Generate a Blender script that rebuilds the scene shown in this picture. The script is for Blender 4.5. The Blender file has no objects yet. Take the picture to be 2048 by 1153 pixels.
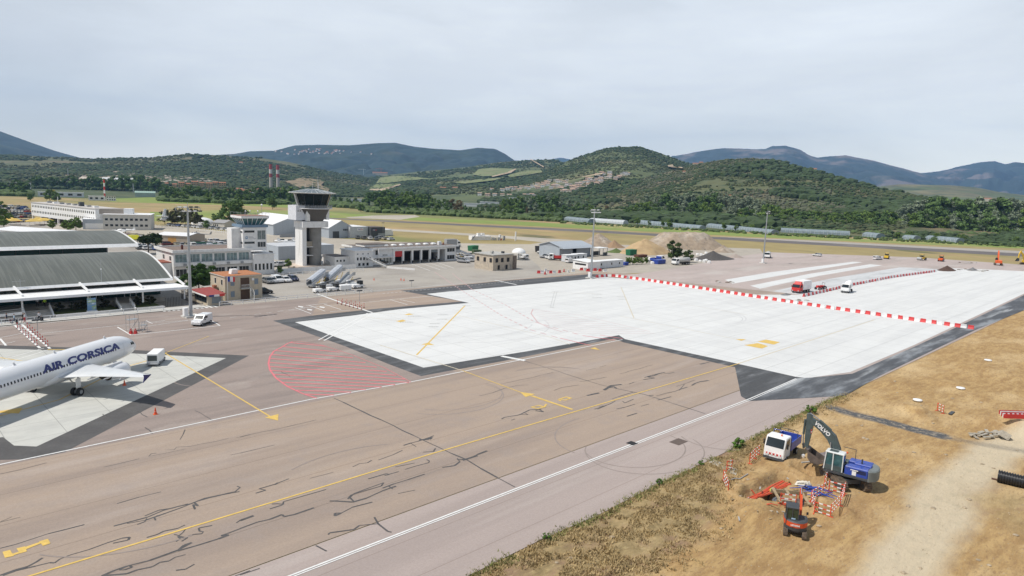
import bpy, bmesh, math, random
import numpy as np
from mathutils import Vector, Matrix, noise as mnoise
from mathutils.bvhtree import BVHTree
random.seed(7); RNG = np.random.default_rng(7)
S = bpy.context.scene; COL = S.collection
# ---------------------------------------------------------------- camera
FPX, ROLL, DH, HC = 1375., .036, 200., 26.5
_p = math.atan(DH/FPX)
UP = np.array([math.sin(ROLL)*math.cos(_p), math.cos(ROLL)*math.cos(_p), math.sin(_p)])
def _d(u, v): return np.array([(u-1024)/FPX, (576.5-v)/FPX, -1.])
_a = _d(2450, 428); _a = _a-UP*_a.dot(UP); _a /= np.linalg.norm(_a)
M3 = np.stack([_a, np.cross(UP, _a), UP])          # world = M3 @ camera
cam = bpy.data.cameras.new('camera'); camo = bpy.data.objects.new('camera', cam); COL.objects.link(camo)
cam.sensor_fit = 'HORIZONTAL'; cam.sensor_width = 36; cam.lens = 36*FPX/2048
cam.clip_start = .5; cam.clip_end = 60000
mw = Matrix.Identity(4)
for i in range(3):
    for j in range(3): mw[i][j] = M3[i][j]
mw[2][3] = HC; camo.matrix_world = mw; S.camera = camo
# ---------------------------------------------------------------- world, sun, exposure
SUN_EL, SUN_DIR = math.radians(57), Vector((-.9, .44))   # horizontal direction towards the sun
W = bpy.data.worlds.new("World"); S.world = W; W.use_nodes = True
nt = W.node_tree; nt.nodes.clear()
N = nt.nodes.new; L = nt.links.new
wo = N('ShaderNodeOutputWorld'); bg = N('ShaderNodeBackground'); sky = N('ShaderNodeTexSky')
sky.sky_type = 'NISHITA'; sky.sun_disc = False; sky.sun_elevation = SUN_EL
sky.sun_rotation = math.atan2(SUN_DIR.x, SUN_DIR.y); sky.dust_density = 3; sky.air_density = 1.2
tc = N('ShaderNodeTexCoord'); mp = N('ShaderNodeMapping'); mp.inputs['Scale'].default_value = (1, 1, 4.5)
nz = N('ShaderNodeTexNoise'); nz.inputs['Scale'].default_value = 1.7; nz.inputs['Detail'].default_value = 7; nz.inputs['Roughness'].default_value = .55
rp = N('ShaderNodeMapRange'); rp.inputs['From Min'].default_value = .32; rp.inputs['From Max'].default_value = .72
rp.inputs['To Min'].default_value = .82; rp.inputs['To Max'].default_value = .95
mx = N('ShaderNodeMix'); mx.data_type = 'RGBA'; mx.inputs['B'].default_value = (6.9, 7.45, 8.1, 1)
sx = N('ShaderNodeSeparateXYZ'); L(tc.outputs['Generated'], sx.inputs[0]); gr = N('ShaderNodeValToRGB'); gr.color_ramp.elements[0].position = 0; gr.color_ramp.elements[0].color = (2.15, 2.05, 1.75, 1)
e_ = gr.color_ramp.elements.new(.05); e_.color = (1.6, 1.6, 1.43, 1); e_ = gr.color_ramp.elements.new(.14); e_.color = (1.24, 1.26, 1.24, 1); e_ = gr.color_ramp.elements.new(.34); e_.color = (.86, .92, .98, 1); gr.color_ramp.elements[-1].position = .8; gr.color_ramp.elements[-1].color = (.24, .3, .4, 1)
nz2 = N('ShaderNodeTexNoise'); nz2.inputs['Scale'].default_value = 2.2; nz2.inputs['Detail'].default_value = 8; nz2.inputs['Roughness'].default_value = .6; nz2.inputs['Distortion'].default_value = .4; L(mp.outputs['Vector'], nz2.inputs['Vector'])
cr = N('ShaderNodeMapRange'); cr.inputs['From Min'].default_value = .35; cr.inputs['From Max'].default_value = .7; cr.inputs['To Min'].default_value = 8.0; cr.inputs['To Max'].default_value = 9.8; L(nz2.outputs['Fac'], cr.inputs['Value'])
vs = N('ShaderNodeVectorMath'); vs.operation = 'SCALE'; L(sx.outputs['Z'], gr.inputs['Fac']); L(gr.outputs['Color'], vs.inputs[0])
dt = N('ShaderNodeVectorMath'); dt.operation = 'DOT_PRODUCT'; q_ = M3 @ _d(1350, 120); q_ /= np.linalg.norm(q_); dt.inputs[1].default_value = tuple(q_); L(tc.outputs['Generated'], dt.inputs[0])
az = N('ShaderNodeMapRange'); az.inputs['From Min'].default_value = .68; az.inputs['From Max'].default_value = .97; az.inputs['To Min'].default_value = .78; az.inputs['To Max'].default_value = 1.04; L(dt.outputs['Value'], az.inputs['Value'])
ml = N('ShaderNodeMath'); ml.operation = 'MULTIPLY'; L(az.outputs['Result'], ml.inputs[0]); L(cr.outputs['Result'], ml.inputs[1]); L(ml.outputs[0], vs.inputs['Scale']); L(vs.outputs[0], mx.inputs['B'])
L(tc.outputs['Generated'], mp.inputs['Vector']); L(mp.outputs['Vector'], nz.inputs['Vector']); L(nz.outputs['Fac'], rp.inputs['Value'])
L(rp.outputs['Result'], mx.inputs['Factor']); L(sky.outputs['Color'], mx.inputs['A']); L(mx.outputs['Result'], bg.inputs['Color'])
bg.inputs['Strength'].default_value = .11; L(bg.outputs['Background'], wo.inputs['Surface'])
sl = bpy.data.lights.new('sun', 'SUN'); sl.energy = 4.4; sl.angle = math.radians(.6); sl.color = (1, .95, .88)
so = bpy.data.objects.new('sun', sl); COL.objects.link(so)
sv = Vector((SUN_DIR.x, SUN_DIR.y, 0)).normalized()*math.cos(SUN_EL)+Vector((0, 0, math.sin(SUN_EL)))
so.rotation_euler = sv.to_track_quat('Z', 'Y').to_euler(); so.location = (0, 0, 300)
S.view_settings.view_transform = 'Standard'; S.view_settings.look = 'None'
S.view_settings.exposure = .0; S.view_settings.gamma = 1
S.cycles.max_bounces = 6; S.cycles.diffuse_bounces = 3; S.cycles.glossy_bounces = 3; S.cycles.transparent_max_bounces = 6; S.cycles.volume_bounces = 0
# ---------------------------------------------------------------- pixel -> place helpers
def ray(u, v): return M3 @ _d(u, v)
def G(u, v, z=0.):
    q = ray(u, v); t = (z-HC)/q[2]; return Vector((q[0]*t, q[1]*t, z))
def atD(u, v, D):                                   # point on the line of sight at horizontal distance D
    q = ray(u, v); t = D/math.hypot(q[0], q[1]); return Vector((q[0]*t, q[1]*t, HC+q[2]*t))
BVHS = []
def drop(u, v):                                     # where a line of sight meets the terrain
    q = Vector(ray(u, v)).normalized(); best = None
    for b in BVHS:
        h = b.ray_cast(Vector((0, 0, HC)), q)
        if h[0] is not None and (best is None or h[3] < best[1]): best = (h[0], h[3])
    if q.z < -1e-6:
        t = -HC/q.z
        if best is None or t < best[1]: best = (Vector((0, 0, HC))+q*t, t)
    return best[0] if best else None
# ---------------------------------------------------------------- materials
MATS = {}
def mat(name, col=None, rough=.7, metal=0., var=.12, sc=1.5, bump=0., layers=None, coat=0., alpha=1., spec=.5, bsc=None):
    """principled material; var = slow mottling; layers = [(colour, (sx,sy,sz), lo, hi, amount)] noise-masked colours"""
    if name in MATS: return MATS[name]
    m = bpy.data.materials.new(name); m.use_nodes = True; MATS[name] = m
    t = m.node_tree; n = t.nodes; l = t.links; b = n['Principled BSDF']
    b.inputs['Roughness'].default_value = rough; b.inputs['Metallic'].default_value = metal
    b.inputs['Specular IOR Level'].default_value = spec
    if coat: b.inputs['Coat Weight'].default_value = coat; b.inputs['Coat Roughness'].default_value = .08
    if alpha < 1: b.inputs['Alpha'].default_value = alpha
    tc = n.new('ShaderNodeTexCoord')
    def noise(sc3, detail=5, rgh=.6):
        mp = n.new('ShaderNodeMapping'); mp.inputs['Scale'].default_value = sc3
        if abs(sc3[0]-sc3[1]) < 1e-9: mp.inputs['Rotation'].default_value = (.3, .2, .5)
        z = n.new('ShaderNodeTexNoise'); z.inputs['Scale'].default_value = 1; z.inputs['Detail'].default_value = detail; z.inputs['Roughness'].default_value = rgh
        l.new(tc.outputs['Object'], mp.inputs['Vector']); l.new(mp.outputs['Vector'], z.inputs['Vector']); return z.outputs['Fac']
    c = (*col, 1)
    rgb = n.new('ShaderNodeRGB'); rgb.outputs[0].default_value = c; cur = rgb.outputs[0]
    for (lc, s3, lo, hi, am) in (layers or []):
        f = noise(s3); r = n.new('ShaderNodeMapRange'); r.interpolation_type = 'SMOOTHSTEP'
        r.inputs['From Min'].default_value = lo; r.inputs['From Max'].default_value = hi; r.inputs['To Max'].default_value = am
        l.new(f, r.inputs['Value']); x = n.new('ShaderNodeMix'); x.data_type = 'RGBA'; x.inputs['B'].default_value = (*lc, 1)
        l.new(cur, x.inputs['A']); l.new(r.outputs['Result'], x.inputs['Factor']); cur = x.outputs['Result']
    if var:
        f = noise((sc, sc, sc), 4); r = n.new('ShaderNodeMapRange'); r.inputs['From Min'].default_value = .3; r.inputs['From Max'].default_value = .7
        r.inputs['To Min'].default_value = 1-var; r.inputs['To Max'].default_value = 1+var*.6
        l.new(f, r.inputs['Value']); x = n.new('ShaderNodeVectorMath'); x.operation = 'SCALE'
        l.new(cur, x.inputs[0]); l.new(r.outputs['Result'], x.inputs['Scale']); cur = x.outputs[0]
    l.new(cur, b.inputs['Base Color'])
    if bump:
        f = noise((bsc or sc*3,)*3, 6); bp = n.new('ShaderNodeBump'); bp.inputs['Strength'].default_value = bump; bp.inputs['Distance'].default_value = .1
        l.new(f, bp.inputs['Height']); l.new(bp.outputs['Normal'], b.inputs['Normal'])
    return m
WHITE = mat('white_paint', (.8, .8, .79), .5, var=.08); RED = mat('red_paint', (.55, .035, .03), .5)
BLACK = mat('black_rubber', (.018, .018, .02), .8, var=.3); GLASS = mat('dark_glass', (.02, .028, .032), .06, var=.3, sc=.6)
GREEN_GLASS = mat('green_glass', (.012, .05, .045), .05, var=.4, sc=.3); STEEL = mat('galvanised_steel', (.42, .44, .45), .45, .6)
DGREY = mat('dark_grey_paint', (.06, .065, .07), .6); GREY = mat('grey_paint', (.3, .31, .32), .6); CONC = mat('concrete', (.42, .41, .38), .85, var=.2, sc=.8)
YEL = mat('yellow_paint', (.75, .5, .04), .6); ORG = mat('orange_paint', (.75, .12, .02), .45); BLUE = mat('blue_paint', (.03, .07, .36), .45, var=.2, sc=2.5, coat=.15, layers=[((.2, .17, .14), (1.2, 1.2, .8), .56, .74, .55)])
SILV = mat('silver_paint', (.4, .41, .43), .3, .6); LAMP = mat('clear_lamp', (.6, .6, .6), .15); REDL = mat('red_lamp', (.4, .02, .02), .2)
WALLW = mat('white_render', (.8, .79, .77), .85, var=.08, layers=[((.42, .4, .36), (.5, .5, .15), .55, .75, .5)])
CREAM = mat('cream_render', (.52, .45, .34), .85, var=.1, layers=[((.35, .28, .2), (.5, .5, .2), .55, .75, .5)])
TERRA = mat('terracotta_tiles', (.38, .16, .09), .85, var=.25, sc=2)
# ---------------------------------------------------------------- mesh builder
class MB:
    def __init__(s): s.v = []; s.f = []; s.mi = []; s.sm = []; s.ms = []; s.T = None
    def m(s, mt):
        if mt not in s.ms: s.ms.append(mt)
        return s.ms.index(mt)
    def add(s, vs, fs, mt, smooth=False):
        o = len(s.v); k = s.m(mt)
        s.v += [tuple(s.T @ Vector(p)) if s.T else tuple(p) for p in vs]
        s.f += [tuple(i+o for i in f) for f in fs]; s.mi += [k]*len(fs); s.sm += [smooth]*len(fs); return s
    def box(s, x0, x1, y0, y1, z0, z1, mt): return s.fr(x0, x1, y0, y1, z0, x0, x1, y0, y1, z1, mt)
    def fr(s, x0, x1, y0, y1, z0, X0, X1, Y0, Y1, z1, mt):
        return s.add([(x0, y0, z0), (x1, y0, z0), (x1, y1, z0), (x0, y1, z0), (X0, Y0, z1), (X1, Y0, z1), (X1, Y1, z1), (X0, Y1, z1)],
                     [(3, 2, 1, 0), (4, 5, 6, 7), (0, 1, 5, 4), (1, 2, 6, 5), (2, 3, 7, 6), (3, 0, 4, 7)], mt)
    def cb(s, x0, x1, y0, y1, z0, z1, mt, c=.05):         # box with chamfered upright and top edges
        pts = lambda e: [(x0+c, y0+e), (x1-c, y0+e), (x1-e, y0+c), (x1-e, y1-c), (x1-c, y1-e), (x0+c, y1-e), (x0+e, y1-c), (x0+e, y0+c)]
        a = pts(0); b = [(min(max(x, x0+c), x1-c), min(max(y, y0+c), y1-c)) for x, y in a]
        return s.loft([[(x, y, z0) for x, y in a], [(x, y, z1-c) for x, y in a], [(x, y, z1) for x, y in b]], mt, smooth=False)
    def loft(s, rings, mt, cap=True, smooth=True):
        n = len(rings[0]); vs = [p for r in rings for p in r]; fs = []
        for k in range(len(rings)-1):
            for i in range(n): j = (i+1) % n; fs.append((k*n+i, k*n+j, (k+1)*n+j, (k+1)*n+i))
        s.add(vs, fs, mt, smooth)
        if cap:
            s.add(rings[0], [tuple(range(n))[::-1]], mt); s.add(rings[-1], [tuple(range(n))], mt)
        return s
    def prism(s, pts, y0, y1, mt, inset=0.):                # profile in x,z extruded along y
        if inset:
            cx = sum(p[0] for p in pts)/len(pts); cz = sum(p[1] for p in pts)/len(pts)
            sh = [(x+(inset if x < cx else -inset)*.8, z+(inset if z < cz else -inset)*.8) for x, z in pts]
            R = [[(x, y0, z) for x, z in sh], [(x, y0+inset, z) for x, z in pts], [(x, y1-inset, z) for x, z in pts], [(x, y1, z) for x, z in sh]]
        else: R = [[(x, y, z) for x, z in pts] for y in (y0, y1)]
        return s.loft(R, mt, smooth=False)
    def cyl(s, p0, p1, r0, mt, r1=None, n=10, smooth=True, cap=True):
        p0 = Vector(p0); p1 = Vector(p1); r1 = r0 if r1 is None else r1
        d = (p1-p0).normalized(); a = d.orthogonal().normalized(); b = d.cross(a)
        R = [[tuple(p+(a*math.cos(t)+b*math.sin(t))*r) for t in [2*math.pi*i/n for i in range(n)]] for p, r in ((p0, r0), (p1, r1))]
        return s.loft(R, mt, cap, smooth)
    def path(s, pts, r, mt, n=6):
        for a, b in zip(pts[:-1], pts[1:]): s.cyl(a, b, r, mt, n=n)
        return s
    def sph(s, c, r, mt, n=10, zs=1., half=False):
        R = []
        for k in range(n//2+1):
            t = math.pi*k/(n//2)*(.5 if half else 1); rr = max(math.sin(t), .02)*r
            R.append([(c[0]+rr*math.cos(a), c[1]+rr*math.sin(a), c[2]+math.cos(t)*r*zs) for a in [2*math.pi*i/n for i in range(n)]])
        return s.loft(R[::-1], mt)
    def lathe(s, prof, mt, n=16, c=(0, 0, 0), smooth=True):
        return s.loft([[(c[0]+r*math.cos(a), c[1]+r*math.sin(a), c[2]+z) for a in [2*math.pi*i/n for i in range(n)]] for r, z in prof], mt, smooth=smooth)
    def bar(s, a, b, w, h, mt):                             # rectangular bar between two points
        a = Vector(a); b = Vector(b); d = (b-a).normalized(); side = d.cross(Vector((0, 0, 1)))
        side = side.normalized() if side.length > 1e-3 else Vector((1, 0, 0)); u = side.cross(d)
        R = [[tuple(p+side*x*w/2+u*y*h/2) for x, y in ((-1, -1), (1, -1), (1, 1), (-1, 1))] for p in (a, b)]
        return s.loft(R, mt, smooth=False)
    def build(s, name, parent=None, label=None, cat=None, group=None, kind=None, loc=None, rz=0.):
        me = bpy.data.meshes.new(name); me.from_pydata(s.v, [], s.f)
        for mt in s.ms: me.materials.append(mt)
        me.polygons.foreach_set('material_index', s.mi); me.polygons.foreach_set('use_smooth', s.sm); me.update()
        bm = bmesh.new(); bm.from_mesh(me); bmesh.ops.recalc_face_normals(bm, faces=bm.faces); bm.to_mesh(me); bm.free()
        return link(name, me, parent, label, cat, group, kind, loc, rz)
def link(name, me, parent=None, label=None, cat=None, group=None, kind=None, loc=None, rz=0.):
    o = bpy.data.objects.new(name, me); COL.objects.link(o)
    if parent: o.parent = parent
    if loc is not None: o.location = loc
    if rz: o.rotation_euler = (0, 0, rz)
    tag(o, label, cat, group, kind); return o
def tag(o, label=None, cat=None, group=None, kind=None):
    for k, v in (('label', label), ('category', cat), ('group', group), ('kind', kind)):
        if v: o[k] = v
    return o
def thing(name, label, cat, loc=(0, 0, 0), rz=0., group=None, kind=None): return link(name, None, None, label, cat, group, kind, loc, rz)
def dup(root, loc=None, rz=None, label=None, group=None):
    r = root.copy(); COL.objects.link(r)
    if loc is not None: r.location = loc
    if rz is not None: r.rotation_euler = (0, 0, rz)
    if label: r['label'] = label
    if group: r['group'] = group
    for ch in root.children:
        c = ch.copy(); COL.objects.link(c); c.parent = r
        for g in ch.children: d = g.copy(); COL.objects.link(d); d.parent = c
    return r
def npmesh(name, V, F, mt, smooth=False):
    me = bpy.data.meshes.new(name); V = np.asarray(V, dtype=np.float32); F = np.asarray(F, dtype=np.int32)
    k = F.shape[1]; me.vertices.add(len(V)); me.vertices.foreach_set('co', V.ravel())
    me.loops.add(F.size); me.loops.foreach_set('vertex_index', F.ravel()); me.polygons.add(len(F))
    me.polygons.foreach_set('loop_start', np.arange(0, F.size, k, dtype=np.int32))
    me.polygons.foreach_set('use_smooth', np.full(len(F), smooth)); me.update(calc_edges=True)
    for q in (mt if isinstance(mt, (list, tuple)) else [mt]): me.materials.append(q)
    return me
# ---------------------------------------------------------------- noise
_T = RNG.random((256, 256))
def vnoise(x, y):
    xi = np.floor(x).astype(int); yi = np.floor(y).astype(int); fx = x-xi; fy = y-yi
    fx = fx*fx*(3-2*fx); fy = fy*fy*(3-2*fy)
    g = lambda a, b: _T[a % 256, b % 256]
    return (g(xi, yi)*(1-fx)+g(xi+1, yi)*fx)*(1-fy)+(g(xi, yi+1)*(1-fx)+g(xi+1, yi+1)*fx)*fy
def fbm(x, y, o=5):
    r = 0; a = .5
    for k in range(o): r = r+a*(vnoise(x*2**k+k*17.3, y*2**k+k*9.1)-.5); a *= .5
    return r
# ================================================================ SETTING: ground sheets
def sheet(name, pts, z, mt, kind='structure', px=True, label=None, cat=None):
    V = [(p.x, p.y, z) for p in (G(*q) for q in pts)] if px else [(x, y, z) for x, y in pts]
    return MB().add(V, [tuple(range(len(V)))], mt).build(name, kind=kind, label=label, cat=cat)
m_ground = mat('dry_airfield_grass', (.31, .245, .1), .95, var=.18, sc=.05, layers=[
    ((.15, .18, .05), (.006, .003, .01), .48, .62, .8), ((.38, .26, .13), (.02, .008, .02), .5, .66, .8), ((.055, .08, .03), (.03, .012, .02), .6, .72, .8)])
m_green = mat('green_airfield_grass', (.2, .26, .05), .95, var=.15, sc=.08, layers=[((.3, .28, .1), (.02, .01, .02), .5, .68, .7), ((.08, .12, .03), (.05, .02, .02), .6, .75, .6)])
m_apron = mat('apron_asphalt', (.365, .285, .222), .88, var=.1, sc=6, layers=[
    ((.27, .215, .18), (.012, .16, .1), .42, .66, .75), ((.42, .35, .3), (.03, .22, .1), .5, .72, .6), ((.3, .25, .22), (.35, .35, .3), .5, .75, .5), ((.22, .185, .16), (.02, .9, .2), .62, .75, .5), ((.46, .42, .38), (.012, .05, .1), .58, .75, .5)])
m_shoulder = mat('shoulder_asphalt', (.385, .32, .29), .88, var=.09, sc=6, layers=[((.32, .265, .24), (.012, .2, .1), .45, .65, .7), ((.44, .38, .345), (.02, .3, .1), .5, .7, .6)])
m_court = mat('forecourt_asphalt', (.375, .345, .3), .9, var=.12, sc=3, layers=[((.25, .225, .2), (.05, .05, .1), .45, .65, .6), ((.4, .375, .34), (.03, .12, .1), .5, .7, .7)])
m_beige = mat('beige_concrete', (.44, .395, .32), .9, var=.1, sc=.3, layers=[((.38, .34, .28), (.03, .03, .1), .4, .6, .8)])
m_white = mat('new_concrete', (.655, .66, .645), .85, var=.035, sc=.35, layers=[((.6, .605, .595), (.02, .3, .1), .42, .62, .8), ((.53, .535, .525), (.06, .25, .1), .55, .8, .5)])
m_wslab = mat('stand_concrete', (.52, .52, .48), .85, var=.07, sc=.6, layers=[((.44, .44, .41), (.12, .4, .1), .45, .65, .8), ((.38, .38, .36), (.3, .9, .1), .6, .75, .5)])
m_dark = mat('new_asphalt', (.065, .067, .07), .85, var=.2, sc=3, layers=[((.13, .135, .14), (.06, .6, .1), .45, .65, .8), ((.3, .31, .32), (.12, .5, .1), .58, .74, .65)])
m_dark2 = mat('dusty_asphalt', (.075, .08, .088), .85, var=.2, sc=3, layers=[((.28, .3, .32), (.05, .22, .1), .46, .66, .85), ((.45, .47, .48), (.025, .35, .1), .56, .72, .8)])
m_black = mat('patch_asphalt', (.078, .075, .074), .85, var=.15, sc=4, layers=[((.11, .107, .104), (.3, .3, .1), .4, .7, .7)])
m_road = mat('road_asphalt', (.2, .195, .185), .9, var=.15, sc=2, layers=[((.28, .265, .24), (.08, .08, .1), .5, .7, .8)])
m_lw = mat('white_line_paint', (.72, .72, .7), .7, var=.12, sc=3); m_ly = mat('yellow_line_paint', (.66, .45, .11), .7, var=.15, sc=2)
m_lr = mat('red_line_paint', (.64, .17, .19), .7, var=.15, sc=3); m_lp = mat('faded_line_paint', (.56, .5, .38), .8, var=.1, sc=2)
m_lpr = mat('faded_red_line_paint', (.56, .36, .36), .8, var=.15); m_tar = mat('crack_sealant', (.08, .075, .072), .6, var=.3, sc=3)
def joints(m, w_, h_, size, col, amt):
    t = m.node_tree; n = t.nodes; l = t.links; b = n['Principled BSDF']; src = b.inputs['Base Color'].links[0].from_socket; tc = n.new('ShaderNodeTexCoord')
    k = n.new('ShaderNodeTexBrick'); k.offset = 0; k.inputs['Scale'].default_value = 1; k.inputs['Brick Width'].default_value = w_; k.inputs['Row Height'].default_value = h_; k.inputs['Mortar Size'].default_value = size; k.inputs['Mortar Smooth'].default_value = .3
    k.inputs['Color1'].default_value = (.965, .965, .965, 1); k.inputs['Color2'].default_value = (1, 1, 1, 1); k.inputs['Mortar'].default_value = (*col, 1); l.new(tc.outputs['Object'], k.inputs['Vector'])
    x = n.new('ShaderNodeMix'); x.data_type = 'RGBA'; x.blend_type = 'MULTIPLY'; x.inputs['Factor'].default_value = amt; l.new(src, x.inputs['A']); l.new(k.outputs['Color'], x.inputs['B']); l.new(x.outputs['Result'], b.inputs['Base Color'])
joints(m_white, 5.2, 5.2, .05, (.66, .66, .65), 1); joints(m_wslab, 5, 5, .04, (.6, .6, .6), 1); joints(m_apron, 160, 6.1, .05, (.72, .7, .68), 1); joints(m_shoulder, 200, 4.4, .05, (.78, .76, .74), 1); joints(m_beige, 7, 7, .06, (.85, .85, .85), 1)
B = 45000
g = MB()
X0, X1, Y0, Y1 = 8, 420, -110, 35.5
for (a, b, c, d) in ((-B, B, Y1, B), (-B, B, -B, Y0), (-B, X0, Y0, Y1), (X1, B, Y0, Y1)):
    g.add([(a, c, -.03), (b, c, -.03), (b, d, -.03), (a, d, -.03)], [(0, 1, 2, 3)], m_ground)
g.build('ground', kind='structure')
# big paved areas (metres; x along the apron, y towards the runway)
sheet('grass_field', [(300, 427), (450, 420), (620, 422), (730, 430), (900, 438), (1200, 451), (1560, 471), (2100, 495), (2100, 500), (1600, 479), (1200, 459), (800, 440), (700, 437), (480, 431), (300, 437)], -.015, m_green)
sheet('grass_field', [(220, 398), (300, 395), (460, 402), (640, 410), (640, 418), (430, 410), (220, 404)], -.015, m_green)
sheet('grass_field', [(300, 424), (445, 426), (452, 438), (380, 446), (300, 442)], -.012, m_green)
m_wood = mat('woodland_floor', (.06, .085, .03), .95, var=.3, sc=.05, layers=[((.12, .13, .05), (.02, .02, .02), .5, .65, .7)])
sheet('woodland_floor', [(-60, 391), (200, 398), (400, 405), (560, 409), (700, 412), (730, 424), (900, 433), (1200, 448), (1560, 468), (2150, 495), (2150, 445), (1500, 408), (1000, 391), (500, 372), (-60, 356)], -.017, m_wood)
sheet('runway', [(560, 433), (664, 436.3), (800, 442.5), (1200, 461.5), (1600, 483.5), (2120, 511.5), (2120, 518), (1600, 488.5), (1200, 466), (800, 445.6), (664, 438.2), (560, 435)], .0, mat('runway_asphalt', (.13, .115, .11), .9, var=.15, sc=.1, layers=[((.2, .18, .165), (.01, .01, .1), .5, .65, .7)]))
sheet('runway_shoulder', [(1440, 474), (1600, 480.2), (2120, 506.5), (2120, 511.5), (1600, 483.5), (1440, 475.2)], .0, mat('shoulder_gravel', (.36, .33, .29), .95))
sheet('taxiway', [(745, 431.5), (830, 430.5), (840, 434), (800, 440), (745, 438), (700, 437), (690, 435)], .004, m_beige)
sheet('taxiway', [(560, 443), (700, 453.5), (900, 465), (1140, 480), (1190, 484), (1190, 488), (1140, 489), (1105, 492), (1085, 497), (1110, 515), (1150, 532), (1180, 548), (1090, 549), (1075, 530), (1045, 505), (1015, 497), (960, 494), (880, 490), (880, 486), (980, 488), (1060, 489), (1085, 485), (1010, 477), (900, 469), (700, 457.5), (560, 447)], .004, m_beige)
sheet('light_aircraft_apron', [(100, 452), (240, 448), (330, 452), (470, 465), (600, 472), (760, 483), (900, 487), (1000, 493), (1075, 505), (990, 512), (860, 512), (700, 508), (540, 505), (380, 492), (240, 480), (100, 480)], .006, m_beige)
sheet('forecourt', [(-80, 142.6), (178, 142.6), (186, 150), (205, 160), (240, 165), (262, 200), (236, 210), (205, 192), (192, 205), (150, 260), (138, 340), (90, 430), (20, 480), (-80, 480)], .0, m_court, px=False)
sheet('work_yard', [(1180, 549), (1300, 546), (1540, 528), (1520, 498), (1430, 495), (1240, 490), (1180, 500), (1120, 500), (1085, 512), (1110, 530)], .008, mat('yard_gravel', (.4, .36, .3), .95, var=.15, sc=.4, layers=[((.3, .27, .23), (.1, .1, .1), .5, .7, .7)]))
sheet('apron', [(-80, 43.5), (300, 43.5), (322, 48), (352, 56), (344, 94), (301, 141), (224, 132), (186, 132), (178, 142.6), (-80, 142.6)], .012, m_apron, px=False)
sheet('far_apron', [(1240, 552), (1300, 545), (1400, 528), (1440, 518), (1540, 505), (1830, 515), (2048, 530), (2110, 536), (2110, 548), (2048, 545), (1900, 541), (1620, 592)], .016, mat('pink_asphalt', (.43, .36, .33), .9, var=.08, sc=.6, layers=[((.35, .3, .27), (.02, .12, .1), .45, .65, .7), ((.5, .46, .42), (.03, .08, .1), .5, .7, .6)]))
# new concrete, its dark asphalt surround, and the stands
sheet('asphalt_margin', [(546, 642), (640, 630), (760, 617.5), (925, 603.5), (806, 583), (800, 582), (900, 573), (1000, 563), (1178, 549), (1215, 549), (1215, 600), (1100, 660), (1244, 672), (1600, 749), (1700, 770), (1960, 650), (2060, 592), (2110, 568), (2110, 600), (2048, 621), (1950, 661), (1760, 752), (1690, 792), (1610, 797), (1498, 803), (1482, 793), (1470, 735), (1248, 685.5), (1228, 678), (1010, 722), (842, 753), (775, 728), (690, 693)], .020, m_dark)
sheet('concrete_slab', [(590, 645), (700, 632.5), (800, 619), (938, 606.5), (853, 588.5), (900, 583.5), (1000, 575), (1180, 558.5), (1200, 554), (1300, 562), (1480, 590), (1600, 590), (1730, 566), (1900, 537), (1985, 540), (2110, 546), (2110, 575), (2048, 588), (1958, 630), (1830, 690), (1700, 745), (1615, 757), (1592, 754.5), (1430, 718), (1250, 679), (1238, 671), (1050, 704), (847, 736), (680, 678)], .026, m_white)
sheet('asphalt_margin', [(1590, 757), (1625, 756), (1705, 748), (1838, 690), (1962, 632), (2050, 590), (2110, 577), (2110, 600), (2048, 621), (1950, 661), (1760, 752), (1690, 792), (1610, 797), (1500, 801)], .030, m_dark2)
sheet('concrete_slab', [(1450, 560), (1540, 545), (1705, 524), (1725, 525), (1600, 545), (1465, 568)], .022, m_white)
sheet('concrete_slab', [(1500, 572), (1620, 548), (1740, 529), (1765, 531), (1640, 552), (1520, 578)], .022, m_white)
sheet('concrete_slab', [(1545, 583), (1660, 558), (1800, 535), (1905, 540), (1740, 565), (1600, 590)], .0225, mat('wet_concrete', (.55, .56, .56), .8, var=.1, sc=.5, layers=[((.42, .43, .43), (.05, .3, .1), .45, .65, .8)]))
sheet('asphalt_patch', [(-40, 690), (190, 697), (498, 712), (130, 905), (60, 919), (-40, 922)], .020, m_black)
sheet('concrete_stand', [(-40, 697), (190, 704), (452, 717), (73, 894), (28, 892), (6, 875), (-40, 882)], .026, m_wslab)
sheet('pavement', [(-80, 142.9), (52, 142.9), (52, 146), (-80, 146)], .12, mat('pavement_concrete', (.5, .49, .46), .9, sc=.5), px=False)
EDGE = [(-80., 31.3), (20., 31.3)]+[(G(u, v).x, G(u, v).y) for u, v in ((941, 1150), (1086, 1078), (1201, 1028.5), (1310, 971), (1419, 921), (1468, 896), (1535, 861), (1602, 826), (1645, 806))]+[(110., 33.3), (226., 33.3)]
sheet('stand_apron', [(-80, 73.9), (62, 73.9), (62, 118), (78, 142.6), (-80, 142.6)], .0145, mat('stand_asphalt', (.29, .235, .205), .88, var=.12, sc=5, layers=[((.22, .18, .16), (.05, .3, .1), .45, .65, .7), ((.36, .31, .275), (.1, .2, .1), .52, .7, .7)]), px=False)
sheet('apron_shoulder', EDGE+[(240, 36.5), (300, 43.4), (-80, 43.4)], .012, m_shoulder, px=False)
print('EDGE', [(round(a, 1), round(b, 1)) for a, b in EDGE])
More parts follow.
